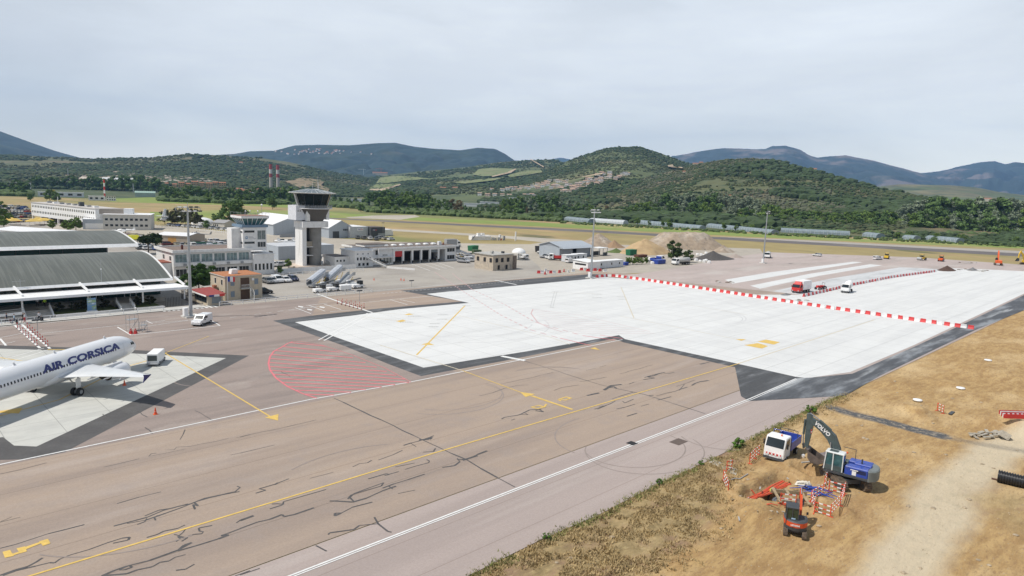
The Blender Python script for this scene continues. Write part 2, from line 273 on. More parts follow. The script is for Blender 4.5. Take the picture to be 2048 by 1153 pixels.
# ---- painted markings: every colour one structure
ZL = .034
class Lines:
    def __init__(s, name, mt, z=ZL): s.b = MB(); s.n = name; s.mt = mt; s.z = z
    def seg(s, a, b, w):
        d = (b-a); d.z = 0
        if d.length < .01: return
        d.normalize(); n = Vector((-d.y, d.x, 0))*w/2
        s.z += .00002
        s.b.add([(p.x, p.y, s.z) for p in (a-n, b-n, b+n, a+n)], [(0, 1, 2, 3)], s.mt)
    def pl(s, pts, w, dash=None, wob=0):
        P = [G(*p) for p in pts]
        for a, b in zip(P[:-1], P[1:]):
            if dash:
                Ld = (b-a).length; k = max(1, int(Ld/dash)); 
                for i in range(k): s.seg(a+(b-a)*(i/k), a+(b-a)*((i+.55)/k), w)
            elif wob:
                k = max(1, int((b-a).length/wob)); q = [a+(b-a)*(i/k) for i in range(k+1)]
                n = Vector((-(b-a).y, (b-a).x, 0)).normalized()
                for i in range(1, k): q[i] = q[i]+n*random.uniform(-.14, .14)
                for c, e in zip(q[:-1], q[1:]): s.seg(c, e, w*random.uniform(.7, 1.4))
            else: s.seg(a, b, w)
        return s
    def poly(s, pts):
        V = [G(*p) for p in pts]; s.z += .00002; s.b.add([(p.x, p.y, s.z) for p in V], [tuple(range(len(V)))], s.mt); return s
    def done(s): return s.b.build(s.n, kind='structure')
w = Lines('white_markings', m_lw)
w.pl([(-30, 936), (0, 930), (620, 800), (820, 765), (1245, 680)], .22)
w.pl([(545, 1166), (1500, 798), (1592, 758)], .17); w.pl([(556, 1166), (1506, 799), (1594, 759.5)], .12)
for a, b in (((0, 690), (30, 684)), ((0, 676), (84, 660)), ((80, 668), (330, 642)), ((250, 660), (385, 640)), ((0, 722), (88, 697)), ((0, 730), (95, 701)), ((600, 617), (760, 603)), ((85, 648), (250, 630))):
    w.pl([a, b], .14)
w.pl([(26, 648), (80, 697)], .35); w.pl([(42, 648), (100, 698)], .35); w.pl([(0, 678), (12, 692)], .3)
for i in range(11): w.pl([(30+i*2.6, 649.5+i*2.9), (45+i*2.7, 647.5+i*2.9)], .3)
w.pl([(235, 655), (262, 671), (440, 652), (415, 637)], .22); w.pl([(240, 654), (310, 646), (420, 638)], .1); w.pl([(292, 642), (305, 648)], .15)
for i in range(12): w.pl([(318+i*9.5, 618+i*-.6), (330+i*9.5, 624-i*.8)], .5)
for a, b in (((590, 616), (622, 628)), ((617, 611), (650, 623)), ((648, 609), (682, 620)), ((660, 624), (700, 621)), ((612, 612), (655, 607)), ((760, 602), (905, 589)), ((800, 600), (830, 606)), ((780, 600), (815, 610))):
    w.pl([a, b], .18)
for c in ((602, 614), (620, 620), (645, 615)): w.poly([(c[0]-5, c[1]-1.5), (c[0]+5, c[1]), (c[0]+3, c[1]+2), (c[0]-6, c[1]+.3)])
w.pl([(633, 588), (680, 605), (745, 626)], .5); w.pl([(740, 583), (900, 570), (1150, 548)], .2); w.pl([(765, 588), (900, 575.5), (1050, 561)], .2, dash=1.2)
w.pl([(637, 681), (735, 627)], .25); w.pl([(648, 682), (745, 628)], .25); w.pl([(1003, 713), (1050, 722)], .8); w.pl([(990, 561), (1033, 570)], .6)
w.pl([(810, 524), (860, 542)], .25); w.pl([(830, 524), (880, 540)], .25); w.pl([(850, 524), (893, 538)], .25); w.pl([(870, 524), (908, 537)], .25)
w.pl([(523, 583), (545, 592)], .2); w.pl([(0, 655), (60, 648)], .2)
w.pl([(460, 636), (640, 613)], .12, dash=2.5)
w.done()
y = Lines('yellow_markings', m_ly)
y.pl([(-40, 1184), (60, 1153), (875, 905), (1470, 730), (1480, 727)], .2); y.pl([(330, 707), (540, 834)], .2); y.pl([(330, 707), (418, 673)], .13)
y.poly([(530, 836), (557, 829), (556, 842)]); y.pl([(95, 700), (140, 700)], .3); y.pl([(0, 716), (52, 724)], .25)
y.poly([(-20, 826), (45, 816), (38, 828)]); y.pl([(-20, 838), (120, 800), (250, 735), (330, 712)], .22)
y.pl([(925, 742), (1040, 785), (1145, 820)], .18); y.pl([(1065, 793), (1145, 820)], .4); y.poly([(1040, 785), (1070, 789), (1051, 795)])
y.poly([(1180, 698), (1200, 701), (1190, 695.5)])
for q in ([(5, 1105), (20, 1101), (28, 1113), (10, 1117)], [(33, 1098), (50, 1094), (54, 1104), (40, 1108)], [(20, 1110), (40, 1104), (42, 1107), (24, 1113)], [(48, 1096), (80, 1085), (82, 1088), (52, 1100)], [(78, 1084), (96, 1079), (101, 1088), (86, 1093)]): y.poly(q)
for q in ([(1060, 815), (1078, 811), (1092, 815), (1075, 819), (1060, 815), (1066, 815), (1075, 817.5), (1085, 815), (1077, 812.5), (1066, 815)], [(1116, 799), (1132, 794), (1145, 797), (1130, 802), (1116, 799), (1122, 799), (1130, 800.8), (1138, 797.5), (1132, 795.8), (1122, 799)]): y.poly(q)
y.pl([(1088, 815), (1093, 809)], .25); y.pl([(1116, 800), (1122, 803)], .25)
y.poly([(1488, 691), (1516, 687), (1536, 693), (1524, 698)]); y.poly([(1515, 684), (1532, 680), (1560, 685), (1548, 690)])
y.poly([(1471, 679), (1492, 679), (1483, 682.5)]); y.poly([(842, 690), (857, 686), (869, 691)]); y.poly([(792, 643), (806, 640), (812, 643), (800, 645)]); y.poly([(809, 630), (818, 627.5), (827, 629.5), (816, 631)])
y.pl([(833, 711), (930, 612)], .28); y.done()
f = Lines('faded_markings', m_lp)
f.pl([(1480, 727), (1750, 640)], .25); f.pl([(760, 691), (925, 742)], .2); f.pl([(918, 632), (1100, 675), (1140, 690)], .14); f.pl([(1240, 633), (1560, 696)], .16)
f.pl([(1314, 600), (1494, 630)], .14); f.pl([(1242, 575), (1268, 637)], .22); f.pl([(725, 634), (800, 643)], .15); f.pl([(750, 626), (815, 630)], .15); f.pl([(1100, 586), (1190, 588)], .15); f.pl([(890, 640), (910, 642)], .3); f.done()
r = Lines('red_markings', m_lr)
arc = [(560, 697), (548, 703), (540, 714), (537, 727), (540, 741), (552, 757), (575, 774), (605, 788), (632, 797)]
r.pl([(585, 684), (575, 688)]+arc[:0]+[(575, 688), (560, 697)], .25); r.pl(arc, .25); r.pl([(585, 684), (600, 684), (640, 690), (700, 709), (770, 737), (822, 765)], .12)
for i in range(15):
    t = i/14; a = arc[0] if 0 else None
    yv = 686+t*111
    # left end on the arc, right end on the upper boundary or the white line
    la = [(585, 684)]+arc; xl = None
    for p, q in zip(la[:-1], la[1:]):
        if p[1] <= yv <= q[1]: xl = p[0]+(q[0]-p[0])*(yv-p[1])/(q[1]-p[1]+1e-6)
    if xl is None: continue
    sl_ = .105; xr = xl
    while xr < 822:
        yr = yv+(xr-xl)*sl_*(1-.75*t)
        up = 684+(xr-600)*.03 if xr < 640 else 690+(xr-640)*.415; dn = 797-(xr-632)*.17 if xr > 632 else 797
        if yr < up-1 or yr > dn: break
        xr += 2
    r.pl([(xl, yv), (xr, yv+(xr-xl)*sl_*(1-.75*t))], .33)
r.pl([(1120, 677), (1182, 692)], .25); r.pl([(1165, 672), (1230, 681)], .25); r.pl([(1200, 671), (1245, 678)], .22); r.done()
r = Lines('faded_red_markings', m_lpr)
r.pl([(870, 545), (918, 578), (1000, 630), (1060, 660), (1125, 679)], .3, dash=2.4); r.pl([(905, 548), (945, 580), (1010, 610), (1070, 645), (1165, 672)], .3, dash=2.4)
r.pl([(1066, 619), (1062, 628), (1075, 645), (1095, 655), (1125, 665)], .2); r.pl([(1066, 619), (1160, 631), (1300, 664)], .12)
for i in range(12):
    a = (1063+i*5.2+(i > 6)*(i-6)*6, 622+i*4.1); b = (1100+i*19, 624.5+i*3.9); r.pl([a, b], .12)
r.done()
# grey cancelled stand numbers ground off the slab
k = Lines('erased_markings', mat('scarified_concrete', (.3, .3, .29), .9, var=.3, sc=4))
for (u, v, n) in ((882, 631, 6), (880, 640, 6), (866, 649, 6), (864, 655, 6), (822, 634, 8), (806, 646, 8), (1190, 590, 6), (1240, 595, 5), (1243, 601, 5), (1190, 597, 6)):
    for j in range(n): k.pl([(u+j*3.4-6, v-.9), (u+j*3.4-4.4, v-.9)], .5+.3*random.random())
k.pl([(925, 612), (942, 612)], .25); k.pl([(1109, 584), (1101, 614)], .1, dash=.8); k.pl([(1114, 584), (1106, 614)], .1, dash=.8)
k.pl([(1103, 583), (1118, 584)], .15); k.pl([(1099, 615), (1108, 616)], .3); k.done()
# ---- sealed cracks
c = Lines('sealed_cracks', m_tar, .02)
Z1 = lambda x_, y_: (x_/3.936, 860+y_/3.936); Z2 = lambda x_, y_: (480+x_/3.684, 840+y_/3.684); Z3 = lambda x_, y_: (900+x_/3.392, 660+y_/3.392)
for pts, wd in (([(668, 797), (850, 883), (933, 920), (1030, 975)], .16), ([(1025, 715), (1200, 770), (1290, 790), (1410, 828)], .12)): c.pl(pts, wd, wob=2)
for zz, LL in ((Z1, [
    ([(0, 350), (150, 318), (365, 262)], .06), ([(820, 295), (950, 265), (1095, 230)], .06), ([(1170, 212), (1190, 190), (1230, 185)], .07), ([(1180, 210), (1330, 180), (1460, 152)], .05), ([(1305, 160), (1370, 158), (1390, 138), (1500, 132), (1590, 112), (1800, 68)], .06),
    ([(1815, 200), (1968, 168)], .05), ([(1860, 65), (1968, 38)], .04), ([(920, 583), (1268, 490)], .09), ([(0, 728), (95, 686)], .05), ([(0, 730), (160, 690)], .05), ([(0, 935), (120, 905), (380, 820), (470, 798), (665, 748)], .1),
    ([(895, 760), (1040, 722), (1160, 690), (1290, 635), (1400, 605), (1500, 585), (1600, 545), (1740, 515), (1885, 488)], .16), ([(1000, 740), (1150, 712), (1300, 660), (1440, 610), (1560, 562), (1700, 522), (1860, 485)], .12), ([(1140, 680), (1250, 635), (1350, 620), (1480, 585)], .1), ([(1080, 748), (1140, 725), (1155, 700)], .1), ([(1225, 715), (1215, 695), (1240, 675)], .12), ([(1535, 628), (1520, 590), (1560, 600), (1530, 575)], .12), ([(1850, 490), (1890, 455), (1865, 445)], .12),
    ([(0, 1148), (120, 1105), (220, 1078), (290, 1040), (335, 1010)], .12), ([(20, 1150), (130, 1110), (280, 1075), (390, 1048), (430, 1050), (470, 1020), (560, 985), (700, 945), (850, 890), (960, 855), (1020, 848), (1010, 870), (890, 895)], .12), ([(1155, 850), (1240, 825), (1290, 800), (1400, 778), (1455, 752)], .1),
    ([(1370, 825), (1410, 835), (1440, 810), (1468, 772)], .1), ([(1385, 882), (1420, 860), (1400, 840), (1450, 850), (1475, 852), (1430, 880)], .12), ([(1480, 840), (1530, 825), (1590, 820), (1600, 805), (1570, 800), (1565, 775), (1670, 755)], .1), ([(800, 1153), (900, 1110), (1000, 1075), (1180, 1030), (1400, 950), (1510, 890), (1450, 910), (1400, 955), (1560, 910), (1720, 860), (1800, 830), (1740, 835), (1800, 815), (1968, 750)], .15), ([(940, 1105), (1020, 1070), (1040, 1085), (980, 1105), (940, 1105)], .1), ([(820, 1150), (1000, 1135), (1080, 1105), (1200, 1080), (1260, 1045), (1330, 1035), (1380, 1005), (1460, 985)], .12), ([(1385, 1108), (1460, 1100), (1530, 1060)], .09), ([(1860, 735), (1900, 708), (1968, 690)], .1), ([(1850, 1153), (1968, 1110)], .07)]),
    (Z2, [([(0, 130), (560, 2)], .06), ([(0, 248), (255, 187)], .06), ([(115, 543), (190, 520), (140, 510), (260, 475), (360, 436)], .1), ([(255, 480), (280, 465)], .25), ([(515, 433), (690, 388)], .05), ([(830, 348), (880, 325), (940, 318), (970, 300)], .09), ([(1020, 298), (1130, 258), (1197, 226)], .09),
    ([(235, 622), (275, 620), (320, 625), (320, 605), (470, 562), (635, 515)], .1), ([(220, 658), (310, 630), (318, 610)], .1), ([(0, 745), (100, 708)], .22), ([(0, 803), (130, 755), (220, 735), (310, 700), (325, 715), (400, 700), (545, 650)], .15), ([(945, 437), (1080, 398), (1100, 405), (1065, 412), (1170, 383)], .1), ([(1143, 349), (1285, 320)], .08), ([(1215, 367), (1390, 318), (1395, 305), (1375, 295)], .09),
    ([(660, 600), (700, 600), (830, 608), (930, 580), (1050, 525), (1120, 500), (1150, 492)], .14), ([(795, 585), (820, 555), (900, 530), (1040, 490), (1058, 465), (960, 500), (840, 545), (810, 575), (840, 605)], .12), ([(1050, 505), (1230, 445), (1360, 402)], .11), ([(1095, 490), (1125, 512)], .1), ([(700, 690), (745, 688), (700, 710), (700, 690)], .14), ([(745, 690), (830, 645), (975, 608)], .1), ([(1165, 545), (1290, 520)], .07), ([(650, 848), (660, 835), (840, 810), (880, 780), (1015, 768)], .11), ([(990, 720), (1020, 770), (1090, 825), (1118, 830)], .14), ([(558, 928), (638, 970)], .14), ([(0, 1145), (145, 1097)], .1),
    ([(1205, 190), (1260, 172), (1310, 160), (1400, 130), (1428, 118)], .14), ([(1255, 172), (1298, 200)], .12), ([(1320, 150), (1390, 145), (1410, 130)], .35), ([(1350, 240), (1430, 235), (1440, 212), (1425, 235)], .1), ([(1490, 352), (1580, 340), (1620, 310), (1600, 285)], .12), ([(1600, 295), (1680, 290), (1755, 255), (1820, 230)], .18), ([(1640, 300), (1750, 265)], .3)]),
    (Z3, [([(200, 450), (290, 428), (370, 398), (460, 378), (535, 375)], .07), ([(340, 373), (700, 290)], .05), ([(350, 607), (370, 595), (470, 578), (540, 545), (620, 540)], .14), ([(470, 575), (530, 578), (500, 560)], .12), ([(580, 550), (635, 558), (600, 540), (560, 545)], .2), ([(415, 615), (440, 607)], .12), ([(705, 413), (760, 392), (810, 385), (875, 375)], .09), ([(880, 352), (930, 347), (1060, 322)], .08), ([(920, 277), (990, 262)], .07), ([(1015, 255), (1060, 242)], .07), ([(1150, 300), (1375, 240)], .06), ([(930, 447), (1010, 430), (960, 440)], .25), ([(1045, 410), (1090, 380), (1165, 372)], .3), ([(1060, 400), (1110, 385), (1130, 400)], .25), ([(1310, 340), (1390, 328), (1340, 322), (1455, 290)], .25), ([(1320, 325), (1440, 292), (1480, 298), (1520, 290)], .13), ([(1400, 450), (1470, 430), (1530, 418), (1560, 405), (1610, 390)], .1), ([(1640, 378), (1700, 352), (1755, 345)], .2), ([(1535, 385), (1590, 368), (1660, 342)], .07), ([(1555, 412), (1590, 370)], .08), ([(980, 540), (1040, 520), (1120, 485)], .12), ([(1000, 540), (1060, 515), (1010, 520)], .1), ([(1130, 538), (1255, 505)], .12), ([(1170, 485), (1185, 498), (1245, 472)], .1), ([(1295, 520), (1350, 505)], .07), ([(1200, 588), (1268, 567)], .14), ([(1410, 478), (1450, 468), (1500, 455)], .12), ([(1350, 448), (1380, 445)], .15), ([(1695, 235), (1760, 220)], .2), ([(1100, 470), (1240, 425)], .08), ([(1215, 370), (1250, 355)], .1)])):
    for pts, wd in LL: c.pl([zz(*q) for q in pts], wd*1.1, wob=1.2)
for a in ([(205, 829), (215, 837)], [(270, 820), (295, 835)], [(290, 856), (305, 868)], [(390, 822), (425, 842)], [(560, 742), (580, 754)], [(370, 860), (360, 880)]): c.pl(a, .09, wob=1)
c.done()
t = Lines('tyre_marks', mat('tyre_mark_rubber', (.27, .225, .2), .8, var=.1, sc=2), .018)
for (u, v, ra, n0, n1) in ((1290, 900, 7, 2.2, 6), (1270, 895, 6, 2.5, 6.2), (1240, 870, 8, 1.5, 3.2), (905, 790, 7, 3.6, 6.5), (898, 795, 7.6, 3.6, 6.5), (1450, 865, 6, 2.6, 5.0), (560, 770, 9, 3.4, 5.2), (470, 745, 8, 3.0, 4.4), (1100, 760, 8, .3, 1.6), (1105, 765, 9, .3, 1.6), (760, 960, 10, 1.0, 2.1), (300, 1010, 9, 3.6, 4.8)):
    o = G(u, v); P_ = [o+Vector((math.cos(a)*ra, math.sin(a)*ra*.8, 0)) for a in np.linspace(n0, n1, 26)]
    for p, q in zip(P_[:-1], P_[1:]): t.seg(p, q, .14)
t.done()
t = Lines('tyre_marks', mat('faint_rubber', (.52, .52, .52), .8), .031)
for (u, v, ra, n0, n1) in ((905, 640, 16, 3.2, 5.4), (1370, 628, 13, 4.6, 6.6), (1372, 629, 12, 4.6, 6.4), (915, 645, 18, 4.0, 5.8)):
    o = G(u, v); P_ = [o+Vector((math.cos(a)*ra, math.sin(a)*ra, 0)) for a in np.linspace(n0, n1, 30)]
    for p, q in zip(P_[:-1], P_[1:]): t.seg(p, q, .18)
for i in range(9): t.pl([(1170+i*6, 556+i*1.3), (1350+i*10, 566+i*4), (1500+i*14, 580+i*9)], .2) if i % 4 == 0 else None
t.done()
# ================================================================ TERRAIN: hills and mountains
HORU = lambda u: 376.4+.036*(u-1024)
def interp(pts, u):
    xs = [p[0] for p in pts]; return np.interp(u, xs, [p[1] for p in pts])
def ridge(name, crest, D, Df, Db, mt, n=260, nr=60, amp=.06, pw=1.2, fs=None, wob=2., seed=0, foot=0., gul=0.):
    us = np.linspace(crest[0][0], crest[-1][0], n); ts = np.concatenate([np.linspace(0, 1, nr), np.linspace(1, 2, nr//4)[1:]])
    V = np.zeros((n, len(ts), 3)); fs = fs or (D(1400) if callable(D) else D)/9
    for i, u in enumerate(us):
        d_ = D(u) if callable(D) else D; df = Df(u) if callable(Df) else Df
        v = interp(crest, u)+wob*.35*float(fbm(np.array(u*.03+seed), np.array(seed*1.7), 5))
        c = atD(u, v, d_); hc = max(c.z, 1.)
        ax = math.hypot(c.x, c.y); e = np.array([c.x/ax, c.y/ax])
        for j, t in enumerate(ts):
            r_ = df+(d_-df)*t if t <= 1 else d_+(Db-d_)*(t-1)
            s_ = t**pw if t <= 1 else 1-(t-1)**1.3
            s_ = s_*(1.0 if t > 1 else 1)
            V[i, j] = (e[0]*r_, e[1]*r_, foot+(hc-foot)*s_)
    t2 = ts[None, :]; win = np.where(t2 <= 1, np.sin(np.pi*np.clip(t2, 0, 1))**.8, .3*np.sin(np.pi*np.clip(t2-1, 0, 1)))
    hmax = V[:, :, 2].max(); X = V[:, :, 0]/fs+seed*3.1; Y = V[:, :, 1]/fs+seed*5.3
    nzv = fbm(X, Y, 6)*2
    if gul: nzv = nzv-gul*(1-np.abs(fbm(X*1.7+9, Y*1.7, 4))*5).clip(0, 1)
    V[:, :, 2] += nzv*amp*hmax*win
    I = np.arange(n*len(ts)).reshape(n, len(ts))
    F = np.stack([I[:-1, :-1], I[1:, :-1], I[1:, 1:], I[:-1, 1:]], -1).reshape(-1, 4)
    me = npmesh(name, V.reshape(-1, 3), F, mt, True); o = link(name, me, kind='structure')
    BVHS.append(BVHTree.FromPolygons([tuple(p) for p in V.reshape(-1, 3)], [tuple(f) for f in F]))
    return V, ts
m_mt = mat('distant_forest', (.026, .05, .045), .95, var=.25, sc=.004, layers=[((.16, .14, .1), (.0015, .0015, .004), .6, .7, .5), ((.03, .05, .025), (.003, .003, .003), .5, .65, .8)])
m_rock = mat('rocky_mountain', (.034, .054, .05), .95, var=.25, sc=.003, layers=[((.3, .235, .21), (.0014, .0014, .005), .5, .6, .55), ((.03, .045, .03), (.0025, .0025, .003), .52, .65, .8)])
m_hill = mat('maquis_ground', (.115, .125, .05), .95, var=.3, sc=.02, layers=[((.2, .155, .09), (.008, .008, .01), .48, .62, .8), ((.04, .06, .02), (.02, .02, .02), .48, .62, .8)])
m_hill2 = mat('scrubland', (.1, .125, .045), .95, var=.3, sc=.01, layers=[((.19, .16, .08), (.004, .004, .01), .48, .62, .8), ((.045, .07, .025), (.012, .012, .02), .5, .62, .8)])
ridge('mountain', [(-260, 215), (-100, 238), (0, 263), (60, 285), (110, 302), (160, 316), (230, 324)], 6000, 3600, 9000, m_mt, 160, 60, .1, fs=500, gul=.8)
ridge('mountain', [(980, 322), (1020, 321), (1050, 322), (1095, 321), (1120, 315.5), (1140, 319), (1160, 326)], 11000, 8500, 13000, m_mt, 60, 20, .02)
ridge('mountain', [(300, 330), (400, 312), (470, 308), (500, 303), (550, 302), (590, 291), (640, 290), (700, 291), (750, 287), (790, 286), (830, 294), (870, 298), (920, 301), (955, 296), (990, 298), (1010, 308), (1030, 322), (1080, 345), (1130, 360)], 5200, 3300, 7500, m_mt, 340, 100, .13, gul=1.2, fs=420)
ridge('mountain', [(1240, 345), (1330, 320), (1345, 313), (1400, 303), (1450, 297), (1500, 298), (1530, 299), (1545, 293), (1570, 291), (1600, 299), (1620, 311), (1635, 315), (1690, 311), (1750, 322), (1790, 333), (1840, 346), (1920, 372), (2000, 390)], 8200, 5200, 10500, m_rock, 340, 100, .15, fs=650, seed=3, gul=1., wob=10)
ridge('mountain', [(1700, 372), (1780, 352), (1840, 347), (1880, 343), (1925, 332), (1960, 325), (1990, 322), (2010, 328), (2030, 325), (2060, 327), (2150, 312), (2300, 300)], 9800, 5600, 12500, m_rock, 360, 90, .17, fs=600, seed=5, gul=1.3, wob=13)
ridge('hill', [(1600, 392), (1740, 375), (1800, 369), (1900, 371), (1950, 375), (2000, 385), (2060, 392), (2200, 400)], 3400, 2000, 4500, m_hill2, 120, 40, .08, seed=6)
R1, T1 = ridge('hill', [(-200, 318), (-100, 312), (0, 311), (60, 312), (180, 318), (300, 316), (340, 312), (370, 309), (400, 309), (450, 312), (520, 316), (580, 325), (640, 339), (680, 347), (720, 352), (770, 366), (830, 374)], 2600, 1250, 4000, m_hill, 260, 90, .07, pw=1.3, seed=1, gul=.3)
R2, T2 = ridge('hill', [(640, 385), (700, 366), (760, 352), (800, 348), (850, 343), (930, 335), (1000, 325), (1050, 321), (1080, 320), (1110, 319), (1135, 328), (1170, 336), (1230, 350)], 3000, 1150, 4200, m_hill2, 240, 90, .07, seed=2, gul=.2)
R3, T3 = ridge('hill', [(960, 386), (1000, 374), (1060, 350), (1110, 332), (1150, 317), (1200, 300), (1230, 294), (1280, 294), (1310, 303), (1340, 314), (1370, 325), (1400, 332), (1460, 347), (1540, 366), (1600, 380)], 2100, 900, 3200, m_hill2, 240, 90, .06, seed=4, gul=.3)
R4, T4 = ridge('hill', [(1080, 402), (1130, 388), (1180, 374), (1240, 364), (1300, 353), (1350, 341), (1400, 328), (1440, 320), (1500, 317), (1540, 320), (1600, 335), (1640, 343), (1700, 362), (1760, 380), (1830, 392), (1900, 403), (1980, 415), (2048, 422), (2150, 432)],
           lambda u: np.interp(u, [1080, 1500, 2150], [1500, 1350, 800]), lambda u: np.interp(u, [1080, 1500, 2150], [620, 600, 560]), 2400, m_hill, 300, 110, .07, pw=1.15, seed=8, gul=.3)
# ---- vegetation on the hills: one uncountable scrub cover per kind
def ico(seed):
    bm = bmesh.new(); bmesh.ops.create_icosphere(bm, subdivisions=1, radius=1)
    r_ = random.Random(seed)
    for v in bm.verts: v.co *= r_.uniform(.7, 1.15)
    V = np.array([v.co[:] for v in bm.verts]); F = np.array([[v.index for v in f.verts] for f in bm.faces]); bm.free(); return V, F
ICOS = [ico(i) for i in range(6)]
m_sc1 = mat('maquis_dark', (.042, .07, .022), .95, var=.45, sc=.05); m_sc2 = mat('maquis_olive', (.075, .09, .035), .95, var=.4, sc=.04); m_sc3 = mat('maquis_grey', (.11, .115, .07), .95, var=.35, sc=.04)
def scrub(name, V, ts, N_, mt, smin, smax, dens, tmax=1.0, seed=1, kind='stuff', nsc=.004, thr=0.):
    r_ = np.random.default_rng(seed); n, m_ = V.shape[:2]; out = []; fo = []; off = 0
    jmax = np.searchsorted(ts, tmax)-1
    fi = r_.random(N_)*(n-1.01); tj = r_.random(N_)**dens*(jmax-.01)
    i = fi.astype(int); j = tj.astype(int); a = (fi-i)[:, None]; b = (tj-j)[:, None]
    P = (V[i, j]*(1-a)+V[i+1, j]*a)*(1-b)+(V[i, j+1]*(1-a)+V[i+1, j+1]*a)*b
    q = fbm(P[:, 0]*nsc+seed, P[:, 1]*nsc, 4); P = P[q > thr]
    s_ = smin+(smax-smin)*r_.random(len(P))**2; rz = r_.random(len(P))*6.28; k = r_.integers(0, 6, len(P))
    for kk in range(6):
        sel = k == kk; A, Fc = ICOS[kk]; c, sn = np.cos(rz[sel])[:, None], np.sin(rz[sel])[:, None]; ss = s_[sel][:, None]
        x_ = (A[None, :, 0]*c-A[None, :, 1]*sn)*ss; y_ = (A[None, :, 0]*sn+A[None, :, 1]*c)*ss; z_ = A[None, :, 2]*ss*.7+ss*.3
        Q = np.stack([x_, y_, np.broadcast_to(z_, x_.shape)], -1)+P[sel][:, None, :]
        out.append(Q.reshape(-1, 3)); fo.append((Fc[None]+(np.arange(len(Q))*len(A))[:, None, None]+off).reshape(-1, 3)); off += len(Q)*len(A)
    o = link(name, npmesh(name, np.concatenate(out), np.concatenate(fo), mt, False), kind=kind); return o
scrub('maquis', R4, T4, 9000, m_sc1, 2.5, 8.5, 1.2, seed=1, thr=-.02, nsc=.006); scrub('maquis', R4, T4, 9000, m_sc1, 1.4, 3.6, 1.2, seed=12, thr=-.1, nsc=.012); scrub('maquis', R4, T4, 15000, m_sc2, 1.1, 3.2, 1., seed=2, thr=-.06, nsc=.009); scrub('maquis', R4, T4, 9000, m_sc3, 1.2, 3.4, .9, seed=3, thr=.0)
scrub('maquis', R3, T3, 12000, m_sc1, 2, 6, 1.3, seed=4, thr=-.08); scrub('maquis', R3, T3, 12000, m_sc2, 1.6, 4, 1.1, seed=5, thr=-.15)
scrub('maquis', R2, T2, 13000, m_sc1, 2.5, 7.5, 1.5, seed=6, thr=-.02); scrub('maquis', R2, T2, 6000, m_sc2, 2, 6, 1.2, seed=7)
scrub('maquis', R1, T1, 20000, m_sc1, 2.2, 7, 1.1, seed=8, thr=-.03); scrub('maquis', R1, T1, 12000, m_sc2, 2, 5.5, 1., seed=9, thr=-.06)
# cleared fields, tracks and the quarry draped on the slopes
def drape(name, pts, mt, lift=3., kind='structure', nsub=14, label=None, cat=None):
    us = [p[0] for p in pts]; bm = bmesh.new(); vs = []
    for u, v in pts:
        p = drop(u, v)
        vs.append(p)
    c = sum(vs, Vector())/len(vs); k = len(pts)
    rings = []
    for t in np.linspace(1, 0, 6)[:-1]:
        ring = []
        for (u, v) in pts:
            cu = sum(us)/k; cv = sum(p[1] for p in pts)/k
            p = drop(cu+(u-cu)*t, cv+(v-cv)*t); ring.append(bm.verts.new(p*(1-lift/p.length)+Vector((0, 0, lift*.5))))
        rings.append(ring)
    for a, b in zip(rings[:-1], rings[1:]):
        for i in range(k): bm.faces.new((a[i], a[(i+1) % k], b[(i+1) % k], b[i]))
    bm.faces.new(rings[-1]); bmesh.ops.recalc_face_normals(bm, faces=bm.faces)
    me = bpy.data.meshes.new(name); bm.to_mesh(me); bm.free(); me.materials.append(mt); return link(name, me, kind=kind)
m_vine = mat('vineyard_green', (.17, .2, .075), .95, var=.2, sc=.02, layers=[((.24, .21, .12), (.08, .01, .01), .5, .62, .7)]); m_bare = mat('bare_earth', (.42, .33, .22), .95, var=.25, sc=.03)
def dens(p, n=5): 
    o = []
    for a, b in zip(p, p[1:]+p[:1]): o += [(a[0]+(b[0]-a[0])*i/n, a[1]+(b[1]-a[1])*i/n) for i in range(n)]
    return o
for q in ([(945, 352), (958, 341), (980, 339), (1030, 340.5), (1020, 347), (985, 355), (965, 356)], [(1015, 354), (1050, 344), (1082, 344), (1085, 348), (1060, 352), (1020, 358)], [(738, 381), (752, 372), (800, 371), (780, 381), (760, 384)], [(752, 370), (760, 358), (795, 354), (860, 360), (800, 366), (770, 370)], [(905, 368), (960, 362), (1010, 358), (990, 364), (930, 371)]):
    drape('vineyard', dens(q), m_vine, 9)
for q in ([(983, 356), (1020, 347), (1031, 340), (1032, 342), (1022, 349), (985, 357.5)], [(1062, 321), (1088, 336), (1087, 338), (1060, 322)], [(1335, 335), (1345, 333), (1340, 337), (1365, 340), (1364, 342), (1336, 337.5)], [(1150, 361), (1185, 354), (1205, 351), (1205, 353), (1186, 356)], [(740, 383), (765, 385), (800, 372), (802, 373.5), (768, 387), (738, 385)]):
    drape('dirt_track', dens(q, 3), m_bare, 10)
QM = mat('quarry_rock', (.36, .29, .22), .95, var=.5, sc=.03, bump=1., layers=[((.1, .085, .065), (.012, .012, .04), .47, .56, .9), ((.62, .56, .47), (.02, .02, .015), .52, .62, .8)])
def rough(pts, n=5, a=1.4):
    return [(u, v+random.uniform(-a, a)) for u, v in dens(pts, n)]
for q in ([(110, 367), (125, 361), (150, 363), (160, 368)], [(150, 366), (165, 354), (185, 350), (205, 349), (215, 356), (205, 366), (175, 367)], [(205, 364), (214, 350), (235, 345), (262, 347), (282, 353), (288, 362), (270, 368), (235, 367)], [(284, 367), (290, 352), (318, 350), (340, 353), (345, 362), (338, 368), (310, 369)], [(344, 367), (350, 355), (375, 354), (400, 357), (425, 362), (440, 366), (400, 369)]):
    drape('quarry', rough(q), QM, 5)
for q in ([(570, 366), (620, 360), (650, 366), (640, 376), (600, 380)], [(590, 362), (605, 358), (660, 382), (655, 388)]): drape('bare_slope', dens(q), mat('bare_slope_earth', (.25, .19, .11), .95, var=.5, sc=.03), 8)

